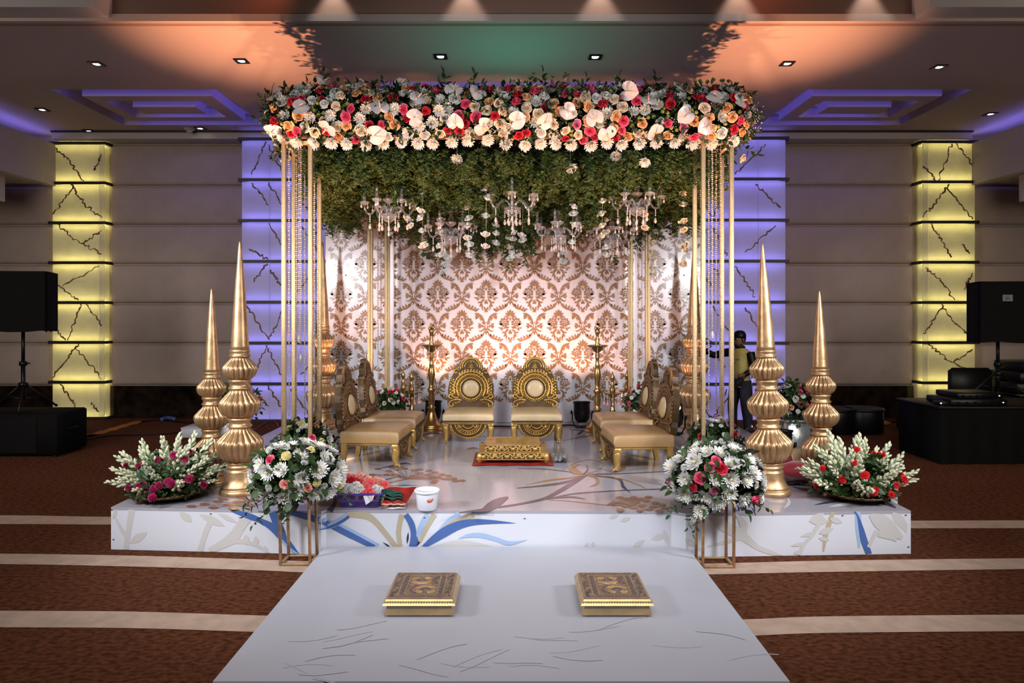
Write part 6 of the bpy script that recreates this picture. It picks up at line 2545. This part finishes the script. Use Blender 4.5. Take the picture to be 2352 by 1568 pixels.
def bass_box(x0, x1, y0, y1, h, lab, sx):
    t = thing('bass_speaker', lab, 'bass speaker', ((x0 + x1) / 2, (y0 + y1) / 2, .004))
    w, d = x1 - x0, y1 - y0
    b = MB()
    b.bbox((0, 0, h / 2 + .01), (w, d, h - .02), 0, .02)
    ob('cabinet', b.mesh('bass_cabinet', M['matte']), t)
    b = MB()
    b.box((-w * .05, -d / 2 - .003, h * .5), (w * .8, .01, h * .8))
    gr = ob('grille', b.mesh('bass_grille', M['black']), t)
    b = MB()
    for s in (-1, 1):
        b.tube([(s * (w / 2 + .002), -.08, h * .6), (s * (w / 2 + .02), -.05, h * .6), (s * (w / 2 + .02), .05, h * .6), (s * (w / 2 + .002), .08, h * .6)], .01, 6)
    ob('handle', b.mesh('bass_handle', M['black']), t)
    b = MB()
    for a in (-1, 1):
        for c in (-1, 1):
            b.lathe([(.03, -.004), (.03, .012)], 10, c=(a * (w / 2 - .06), c * (d / 2 - .06), 0))
    ob('foot', b.mesh('bass_foot', M['black']), t)
    return t, gr, w, d, h


t, gr, w, d, h = bass_box(-6.75, -5.20, 7.80, 8.36, .50, 'wide black bass speaker box on the carpet at the left edge', 1)
b = MB()
b.box((-6.03 + 5.975 , -d / 2 - .010, .12), (.09, .006, .06))
bg = ob('badge', b.mesh('badge', M['black']), gr, (.12, 0, 0))
words('badge_letters', 'JBL', .035, M['badge'], bg, (-.055, -d / 2 - .0145, .108))
tripod(-5.80, 8.10, .505, 1.47, 'black tripod stand on top of the left bass speaker', R=.36)
speaker(-5.81, 8.05, 1.455, .78, .67, .46, 'black covered loudspeaker on the tripod at the left edge', .12)
# right: long dark table with gear
tb = thing('gear_table', 'long black draped equipment table at the right edge', 'table', (5.75, 7.85, .004))
b = MB()
vs, fs = [], []
n = 40
loop = [(-1.08, -.40)] + [(-1.08 + 2.16 * k / n, -.40) for k in range(1, n + 1)] + [(1.08, .40), (-1.08, .40)]
m = len(loop)
for z, k2 in ((.0, 1), (.30, .6), (.60, 0)):
    for k, (x, y) in enumerate(loop):
        vs.append((x, y - k2 * .018 * math.sin(k * 1.4), z))
for j in range(2):
    for k in range(m):
        q = (k + 1) % m
        fs.append((j * m + k, j * m + q, j * m + m + q, j * m + m + k))
b.add(vs, fs, 0, True)
ob('drape', b.mesh('drape', M['matte']), tb)
b = MB()
b.bbox((0, 0, .612), (2.2, .84, .024), 0, .006)
ob('table_top', b.mesh('table_top', M['black']), tb)


def gear(x, y, z, w, d, h, lab, rz=0):
    t = thing('equipment_case', lab, 'equipment case', (x, y, z), (0, 0, rz))
    b = MB()
    b.bbox((0, 0, h / 2), (w, d, h), 0, .008)
    ob('body', b.mesh('case_body', M['black']), t)
    b = MB()
    for k in range(6):
        b.lathe([(.010, 0), (.009, .014), (0, .015)], 8, M=Matrix.Translation((-w * .38 + w * .15 * k, -d / 2, h * .5)) @ Matrix.Rotation(PI / 2, 4, 'X'))
    ob('knobs', b.mesh('case_knobs', M['matte']), t)
    b = MB()
    b.box((w * .42, -d / 2 - .002, h * .5), (.012, .005, .012))
    ob('light', b.mesh('case_light', M['led_white']), t)
    return t


M['led_white'] = mat('pilot_light', (1, 1, 1), .3, emit=(.7, .8, 1), estr=1.2)
gear(5.15, 7.75, .630, .62, .46, .07, 'flat black mixer lying on the gear table, lower of two')
gear(5.20, 7.78, .702, .50, .40, .06, 'flat black amplifier stacked on the mixer on the gear table')
b = MB()
b.box((0, 0, 0), (.014, .006, .014))
pl = thing('power_unit', 'small black power unit with a pilot light at the left end of the gear table', 'power unit', (4.80, 7.62, .630))
b2 = MB()
b2.bbox((0, 0, .02), (.14, .12, .04), 0, .005)
ob('body', b2.mesh('power_body', M['black']), pl)
ob('pilot_light', b.mesh('pilot', M['led_white']), pl, (-.05, -.062, .022))
for k, (z, w, lab) in enumerate(((0.66, 1.3, 'lowest'), (.80, 1.25, 'middle'), (.94, 1.2, 'topmost'))):
    gear(7.25 + .02 * k, 9.2, z - .06 if k else .60, w, .55, .135, 'wide black flight case stacked by the right wall, %s of three' % lab)
rk = thing('case_rack', 'low black rack standing on the carpet by the right wall', 'rack', (7.25, 9.2, .004))
for sx in (-1, 1):
    b = MB()
    b.bbox((sx * .62, 0, .29), (.05, .5, .58), 0, .006)
    ob('side', b.mesh('rack_side', M['black']), rk)
b = MB()
b.bbox((0, 0, .565), (1.29, .5, .05), 0, .006)
ob('shelf', b.mesh('rack_shelf', M['black']), rk)
tripod(5.80, 8.15, .632, 1.34, 'black tripod stand behind the gear table at the right edge', R=.38)
speaker(5.86, 8.10, 1.325, .80, .685, .46, 'black covered loudspeaker on the tripod at the right edge', -.10)
# office chair behind the table
oc = thing('office_chair', 'black leather chair standing behind the gear table', 'chair', (6.05, 8.75, .004))
b = MB()
b.bbox((0, 0, .43), (.52, .50, .10), 0, .04)
ob('seat', b.mesh('seat', M['leather']) if 'leather' in M else b.mesh('seat', M['black']), oc)
b = MB()
b.bbox((-.0, .27, .70), (.56, .09, .46), 0, .04)
ob('backrest', b.mesh('office_back', M['black']), oc)
b = MB()
b.tube([(0, 0, .40), (0, 0, .08)], .03, 10)
ob('pillar', b.mesh('gas_pillar', M['black']), oc)
for k in range(5):
    a = 2 * PI * k / 5
    b = MB()
    b.tube([(0, 0, .09), (.26 * math.cos(a), .26 * math.sin(a), .05)], .018, 6)
    lg = ob('leg', b.mesh('leg', M['black']), oc)
    b = MB()
    b.sphere((.26 * math.cos(a), .26 * math.sin(a), .027), .027, 8, 6)
    ob('caster', b.mesh('caster', M['black']), lg)

# small things on the carpet
X, Y = flr(452, 1006)
wb_ = thing('junction_box', 'pale grey metal box lying on the carpet behind the left finials', 'box', (X - .02, Y + .16, .004), (0, 0, .0))
b = MB()
b.bbox((0, 0, .065), (.36, .36, .125), 0, .006)
ob('body', b.mesh('junction_body', M['steelbox']), wb_)
b = MB()
b.bbox((0, 0, .131), (.37, .37, .012), 0, .003)
ob('lid', b.mesh('junction_lid', M['steelbox']), wb_)
b = MB()
b.lathe([(.012, 0), (.012, .006), (0, .007)], 10, M=Matrix.Translation((-.03, -.18, .045)) @ Matrix.Rotation(PI / 2, 4, 'X'))
ob('keyhole', b.mesh('keyhole', M['black']), wb_)
a, c = flr(200, 1004), flr(312, 972)
b = MB()
n = 14
vs = []
for i in range(n + 1):
    t_ = i / n
    x, y = a[0] + (c[0] - a[0]) * t_, a[1] + (c[1] - a[1]) * t_
    wob = .02 * math.sin(i * 1.3)
    for q, z in ((-.16, .006), (-.06, .030), (.06, .032), (.16, .006)):
        vs.append((x + q * .35, y + q + wob * abs(q) * 4, z + .006 * math.sin(i * 2 + q * 9)))
b.add(vs, [(4 * i + k, 4 * i + k + 1, 4 * i + k + 5, 4 * i + k + 4) for i in range(n) for k in range(3)], 0, True)
tag(ob('cable_cover', b.mesh('cable_cover', M['orangecloth'])), 'long ochre cable cover strip on the carpet right of the left bass speaker', 'cable cover')


def cord(pts, r, m, lab, name='cable', cat='cable'):
    b = MB()
    b.tube(catmull(pts, 6), r, 6)
    tag(ob(name, b.mesh(name, M[m])), lab, cat)


def fz(px, py, z=.012):
    x, y = flr(px, py)
    return (x, y, z)


cord([fz(195, 1012), fz(250, 1002), fz(330, 1000), fz(400, 996), fz(440, 990)], .009, 'black', 'thin black cable running along the carpet to the grey box')
cord([fz(300, 975), fz(360, 966), fz(430, 972), fz(470, 968), fz(520, 974), fz(560, 972)], .010, 'black', 'black cable lying along the foot of the left dark marble skirting')
cord([fz(370, 968, .03), fz(385, 965, .04), fz(402, 967, .03)], .03, 'bluep', 'short blue plug coupling lying on the black cable by the left skirting', 'plug_coupling', 'plug')
cord([fz(590, 985), fz(605, 976), fz(622, 968), fz(636, 974), fz(640, 982)], .007, 'redcloth', 'thin red wire looping on the carpet behind the left stage edge', 'wire', 'wire')


def dk(px, py, z=.012):
    x, y = deck(px, py)
    return (x, y, HS + z)


cord([dk(1005, 986), dk(1080, 980), dk(1150, 981), dk(1230, 982), dk(1310, 978), dk(1338, 984)], .010, 'black', 'black cable running along the stage behind the middle chairs')
cord([dk(750, 1082), dk(768, 1092), dk(790, 1096)], .008, 'black', 'short black cable from the flood lamp behind the left flower stand')
cord([fz(1930, 968), fz(2010, 972), fz(2060, 970), fz(2100, 972)], .010, 'black', 'black cable along the foot of the right dark marble skirting')
# black drum cases, bag and bottle at the right wall
for px, py, lab in ((1925, 995, 'left one'), (1992, 995, 'right one')):
    X, Y = flr(px, py)
    Y += .1
    t = thing('drum_case', 'round black drum case standing by the right marble skirting, ' + lab, 'drum', (X, Y, .004))
    b = MB()
    b.lathe([(.24, 0), (.25, .02), (.25, .30), (.24, .32)], 28)
    ob('shell', b.mesh('drum_shell', M['black']), t)
    b = MB()
    b.lathe([(.255, .30), (.262, .31), (.262, .335), (.25, .34), (.235, .336)], 28)
    ob('hoop', b.mesh('drum_hoop', M['chrome_dark']) if 'chrome_dark' in M else b.mesh('drum_hoop', M['black']), t)
    b = MB()
    b.lathe([(.24, .330), (0, .331)], 28)
    ob('head', b.mesh('drum_head', M['matte']), t)
X, Y = flr(2112, 1000)
t = thing('gear_bag', 'black carry bag slumped on the carpet left of the gear table', 'bag', (X, Y + .15, .004))
b = MB()
b.bbox((0, 0, .13), (.34, .28, .25), 0, .06)
ob('body', b.mesh('bag_body', M['matte']), t)
b = MB()
b.tube(catmull([(-.12, -.02, .24), (-.07, -.02, .33), (.04, -.02, .34), (.12, -.02, .25)], 5), .014, 6)
ob('handle', b.mesh('bag_handle', M['black']), t)
X, Y = flr(2028, 978)
t = thing('bottle', 'small clear bottle with orange drink lying by the right marble skirting', 'bottle', (X, Y, .04), (0, PI / 2, .2))
ob('body', MB().lathe([(.0, -.10), (.034, -.10), (.036, -.08), (.036, .05), (.016, .09), (.013, .11)], 14).mesh('bottle_body', M['orangecloth']), t)
ob('cap', MB().lathe([(.015, .105), (.015, .125), (0, .126)], 12).mesh('bottle_cap', M['bluep']), t)

# red velvet bolster with a gold end band, phone and bag between the right finials
X, Y = deck(1826, 1102)
X, Y = 2.42, 5.78
t = thing('velvet_bolster', 'red velvet bolster with a gold embroidered band between the right finials', 'bolster', (X, Y, HS + .10), (0, 0, .25))
b = MB()
T = Matrix.Rotation(PI / 2, 4, 'Y')
b.lathe([(.03, -.26), (.07, -.255), (.095, -.22), (.10, -.1), (.10, .1), (.095, .22), (.07, .255), (.03, .26)], 24, M=T)
ob('cushion', b.mesh('bolster_cushion', M['velvet']), t)
b = MB()
b.lathe([(.1015, -.12), (.103, -.11), (.103, .02), (.1015, .03)], 24, M=T)
ob('gold_band', b.mesh('bolster_band', M['goldcloth']) if 'goldcloth' in M else b.mesh('bolster_band', M['cream']), t)
b = MB()
b.sphere((0, 0, 0), .15, 16, 10, 0, sc=(1.45, .8, .52))
tag(ob('velvet_pouch', b.mesh('velvet_pouch', M['velvet']), None, (2.36, 5.50, HS + .080)), 'plump dark red velvet cushion lying before the gold banded bolster', 'cushion')
X, Y = deck(1820, 1098)
t = thing('black_phone', 'black phone-sized box lying by the right front finial', 'phone', (2.235, 5.36, HS + .001), (0, 0, .1))
b = MB()
b.bbox((0, 0, .012), (.17, .07, .022), 0, .004)
ob('body', b.mesh('phone_body', M['black']), t)
b = MB()
b.box((.03, -.0355, .014), (.05, .002, .006))
ob('chrome_strip', b.mesh('phone_strip', M['chrome']), t)
b = MB()
rr = random.Random(6)
vs, fs = [], []
for j in range(7):
    for i in range(14):
        a = 2 * PI * i / 14
        r = (.15 * math.sin(PI * (j + .4) / 7)) * rr.uniform(.8, 1.15)
        vs.append((r * math.cos(a), r * math.sin(a) * .8, .30 * j / 6))
for j in range(6):
    for i in range(14):
        q = (i + 1) % 14
        fs.append((j * 14 + i, j * 14 + q, j * 14 + 14 + q, j * 14 + 14 + i))
b.add(vs, fs, 0, True)
tag(ob('plastic_bag', b.mesh('plastic_bag', M['bluep']), None, (3.16, 6.55, .006)), 'crumpled blue plastic bag behind the right tuberose tray', 'bag')

# ------------------------------------------------------------------ microphone stand and the man
Xm, Ym = (1727 - CX) / F * 8.9, 8.9
t = tripod(Xm, Ym, .004, .93, 'thin microphone stand in front of the man', 'microphone stand', 'microphone_stand', .26, .008, 'chrome_m' if 'chrome_m' in M else 'chrome', .16)
b = MB()
b.tube([(-.42, -.02, .42), (0, -.02, .93), (.10, -.02, 1.05)], .006, 6)
ob('boom', b.mesh('boom', M['black']), t)
b = MB()
b.lathe([(.012, 0), (.015, .06), (.022, .075), (.024, .10), (.014, .118), (0, .12)], 12, M=Matrix.Translation((.06, -.03, .93)) @ Matrix.Rotation(.75, 4, 'Y'))
ob('microphone', b.mesh('microphone', M['black']), t)


def skin_mesh(name, verts, edges, radii, root, mats, sub=1):
    me = bpy.data.meshes.new(name)
    me.from_pydata(verts, edges, [])
    o = bpy.data.objects.new(name, me)
    COL.objects.link(o)
    md = o.modifiers.new('Skin', 'SKIN')
    md.use_smooth_shade = True
    sv = me.skin_vertices[0].data
    for i, r in enumerate(radii):
        sv[i].radius = (r, r) if not isinstance(r, tuple) else r
        sv[i].use_root = (i == root)
    s = o.modifiers.new('Subdivision', 'SUBSURF')
    s.levels = s.render_levels = sub
    dg = bpy.context.evaluated_depsgraph_get()
    m2 = bpy.data.meshes.new_from_object(o.evaluated_get(dg))
    bpy.data.objects.remove(o)
    for m in mats:
        m2.materials.append(m)
    return m2


H_ = 1.40
MX, MY = (1700 - CX) / F * 9.25, 9.25
man = thing('person', 'man in a black cap and olive yellow shirt reaching left past the right finial', 'person', (MX, MY, .004), (0, 0, math.radians(-60)), sc=H_ / 1.70)
# local frame of a 1.70 m man facing -Y; the camera sees him turned to the left
J = {}
V, E, R = [], [], []


def jn(nm, p, r, par=None):
    J[nm] = len(V)
    V.append(p)
    R.append(r)
    if par:
        E.append((J[par], J[nm]))


jn('pelvis', (0, 0, .92), (.13, .10))
jn('waist', (0, .0, 1.05), (.125, .095), 'pelvis')
jn('chest', (0, -.01, 1.24), (.15, .11), 'waist')
jn('neckb', (0, .0, 1.39), (.075, .07), 'chest')
jn('neck', (0, -.01, 1.44), .055, 'neckb')
jn('jaw', (0, -.035, 1.50), (.068, .075), 'neck')
jn('head', (0, -.02, 1.60), (.078, .095), 'jaw')
jn('crown', (0, -.01, 1.67), (.06, .07), 'head')
jn('nose', (0, -.125, 1.555), (.016, .018), 'jaw')
for s, k in ((1, 'l'), (-1, 'r')):
    jn('hip' + k, (s * .09, 0, .86), .095, 'pelvis')
    jn('knee' + k, (s * .14, -.02, .48), .060, 'hip' + k)
    jn('ankle' + k, (s * .17, .01, .09), .042, 'knee' + k)
    jn('toe' + k, (s * .18, -.13, .035), (.035, .03), 'ankle' + k)
# raised left-of-picture arm and lowered other arm
jn('sho_a', (-.185, 0, 1.36), .062, 'chest'); jn('elb_a', (-.42, -.16, 1.30), .044, 'sho_a'); jn('wri_a', (-.60, -.30, 1.42), .030, 'elb_a'); jn('palm_a', (-.66, -.345, 1.455), (.038, .022), 'wri_a')
jn('sho_b', (.185, .02, 1.36), .062, 'chest'); jn('elb_b', (.26, .02, 1.10), .044, 'sho_b'); jn('wri_b', (.20, -.18, 1.00), .030, 'elb_b'); jn('palm_b', (.175, -.245, .99), (.022, .038), 'wri_b')
body = skin_mesh('person_body', V, E, R, 0, [M['skin']])
man_b = ob('body', body, man)
for base, dirv, side in ((V[J['palm_a']], Vector((-.75, -.5, .42)), Vector((.3, -.2, .9))), (V[J['palm_b']], Vector((-.3, -.9, -.1)), Vector((-.3, .2, .9)))):
    dirv.normalize()
    side = (side - dirv * side.dot(dirv)).normalized()
    up = dirv.cross(side)
    p0 = Vector(base)
    hd = MB()
    for k, l in enumerate((.066, .076, .072, .056)):
        o_ = p0 + side * (.026 - .017 * k)
        hd.tube([o_, o_ + dirv * l * .5 + up * .006, o_ + dirv * l * .8 + up * .020, o_ + dirv * l + up * .034], [.0095, .009, .008, .006], 6)
    o_ = p0 + side * .03 - dirv * .03
    hd.tube([o_, o_ + side * .03 + dirv * .02, o_ + side * .036 + dirv * .05 + up * .012], [.011, .010, .007], 6)
    ob('fingers', hd.mesh('fingers', M['skin']), man)
# face: eyes, brows, mouth, ears
b = MB()
for s in (-1, 1):
    b.sphere((s * .032, -.108, 1.585), .012, 8, 6, 0)
    b.sphere((s * .032, -.118, 1.585), .006, 6, 4, 1)
ob('eyes', b.mesh('eyes', [M['paper'], M['black']]), man)
b = MB()
for s in (-1, 1):
    b.tube([(s * .014, -.119, 1.605), (s * .034, -.117, 1.611), (s * .052, -.104, 1.604)], .005, 5)
b.sphere((0, -.045, 1.475), .070, 12, 8, 0, sc=(.95, .98, .62))
ob('beard', b.mesh('beard', M['hair']), man)
b = MB()
b.tube([(-.024, -.113, 1.520), (0, -.121, 1.522), (.024, -.113, 1.520)], [.004, .0075, .004], 6)
ob('mouth', b.mesh('mouth', M['lips'] if 'lips' in M else M['skin']), man)
b = MB()
for s in (-1, 1):
    b.sphere((s * .082, -.01, 1.565), .024, 8, 6, 0, sc=(.35, .75, 1.25))
ob('ears', b.mesh('ears', M['skin']), man)
b = MB()
b.sphere((0, .012, 1.585), .092, 14, 10, 0, sc=(.92, 1.0, .86))
ob('hair', b.mesh('hair', M['hair']), man)
b = MB()
b.lathe([(.098, 1.60), (.102, 1.625), (.097, 1.665), (.078, 1.70), (.045, 1.72), (0, 1.726)], 24, c=(0, -.008, 0))
cap = ob('cap', b.mesh('cap', M['black']), man)
b = MB()
vs = []
for i in range(11):
    a = math.radians(-68 + 136 * i / 10)
    vs += [(.096 * math.sin(a), -.012 - .096 * math.cos(a), 1.622), (.085 * math.sin(a), -.10 - .115 * math.cos(a) ** .6 if math.cos(a) > 0 else -.1, 1.612)]
b.add(vs, [(2 * i, 2 * i + 1, 2 * i + 3, 2 * i + 2) for i in range(10)] + [(2 * i + 2, 2 * i + 3, 2 * i + 1, 2 * i) for i in range(0)], 0, True)
ob('cap_brim', b.mesh('cap_brim', M['black']), cap)


def shell(name, chain, radii, m, n=16, parent=man, flat=1.0):
    b = MB()
    b.tube(catmull(chain, 4), list(np.interp(np.linspace(0, len(radii) - 1, (len(chain) - 1) * 4 + 1), range(len(radii)), radii)), n, 0, flat=flat)
    return ob(name, b.mesh(name, m), parent)


b = MB()
vs, fs = [], []
prof = [(.178, .128, .80), (.172, .125, .92), (.160, .120, 1.05), (.172, .128, 1.2), (.190, .128, 1.30), (.200, .115, 1.36), (.150, .095, 1.41), (.082, .075, 1.435), (.070, .068, 1.445)]
n = 28
for a, c, z in prof:
    for i in range(n):
        an = 2 * PI * i / n
        w = 1 + (.02 * math.sin(an * 5 + z * 20) if z < 1.1 else 0)
        vs.append((a * w * math.cos(an), c * w * math.sin(an) - .005, z))
for j in range(len(prof) - 1):
    for i in range(n):
        q = (i + 1) % n
        fs.append((j * n + i, j * n + q, j * n + n + q, j * n + n + i))
b.add(vs, fs, 0, True)
shirt = ob('shirt', b.mesh('shirt', M['shirt']), man)
b = MB()
b.lathe([(.078, 0), (.086, .004), (.082, .040), (.074, .045)], 20, c=(0, -.005, 1.425))
ob('collar', b.mesh('shirt_collar', M['black']), shirt)
for txt, zz, sz in (('NEW YORK', 1.235, .042),):
    words('shirt_letters', txt, sz, M['ink'], shirt, (0, -.137, zz))
b = MB()
b.add([(0, -.136, 1.17), (.022, -.136, 1.195), (.018, -.136, 1.208), (.008, -.136, 1.208), (0, -.136, 1.199), (-.008, -.136, 1.208), (-.018, -.136, 1.208), (-.022, -.136, 1.195)], [(0, 1, 2, 3, 4, 5, 6, 7)])
ob('heart_print', b.mesh('heart_print', M['red']), shirt)
shell('sleeve', [V[J['sho_a']], (-.31, -.075, 1.335), V[J['elb_a']], (-.51, -.23, 1.36), (-.575, -.28, 1.40)], [.078, .066, .056, .048, .040], M['black'])
shell('sleeve', [V[J['sho_b']], (.225, .02, 1.23), V[J['elb_b']], (.235, -.07, 1.05), (.212, -.14, 1.015)], [.078, .066, .056, .048, .040], M['black'])
for s in (1, -1):
    shell('trouser_leg', [(s * .085, 0, .90), (s * .105, 0, .74), (s * .14, -.02, .48), (s * .155, 0, .26), (s * .17, .012, .06)], [.115, .105, .080, .072, .074], M['jeans'])
    b = MB()
    b.sphere((s * .178, -.06, .042), .1, 12, 8, 0, sc=(.46, 1.28, .42))
    ob('shoe', b.mesh('shoe', M['black']), man)
b = MB()
b.lathe([(.172, .82), (.165, .90), (.155, .97)], 24)
ob('trouser_waist', b.mesh('trouser_waist', M['jeans']), man)
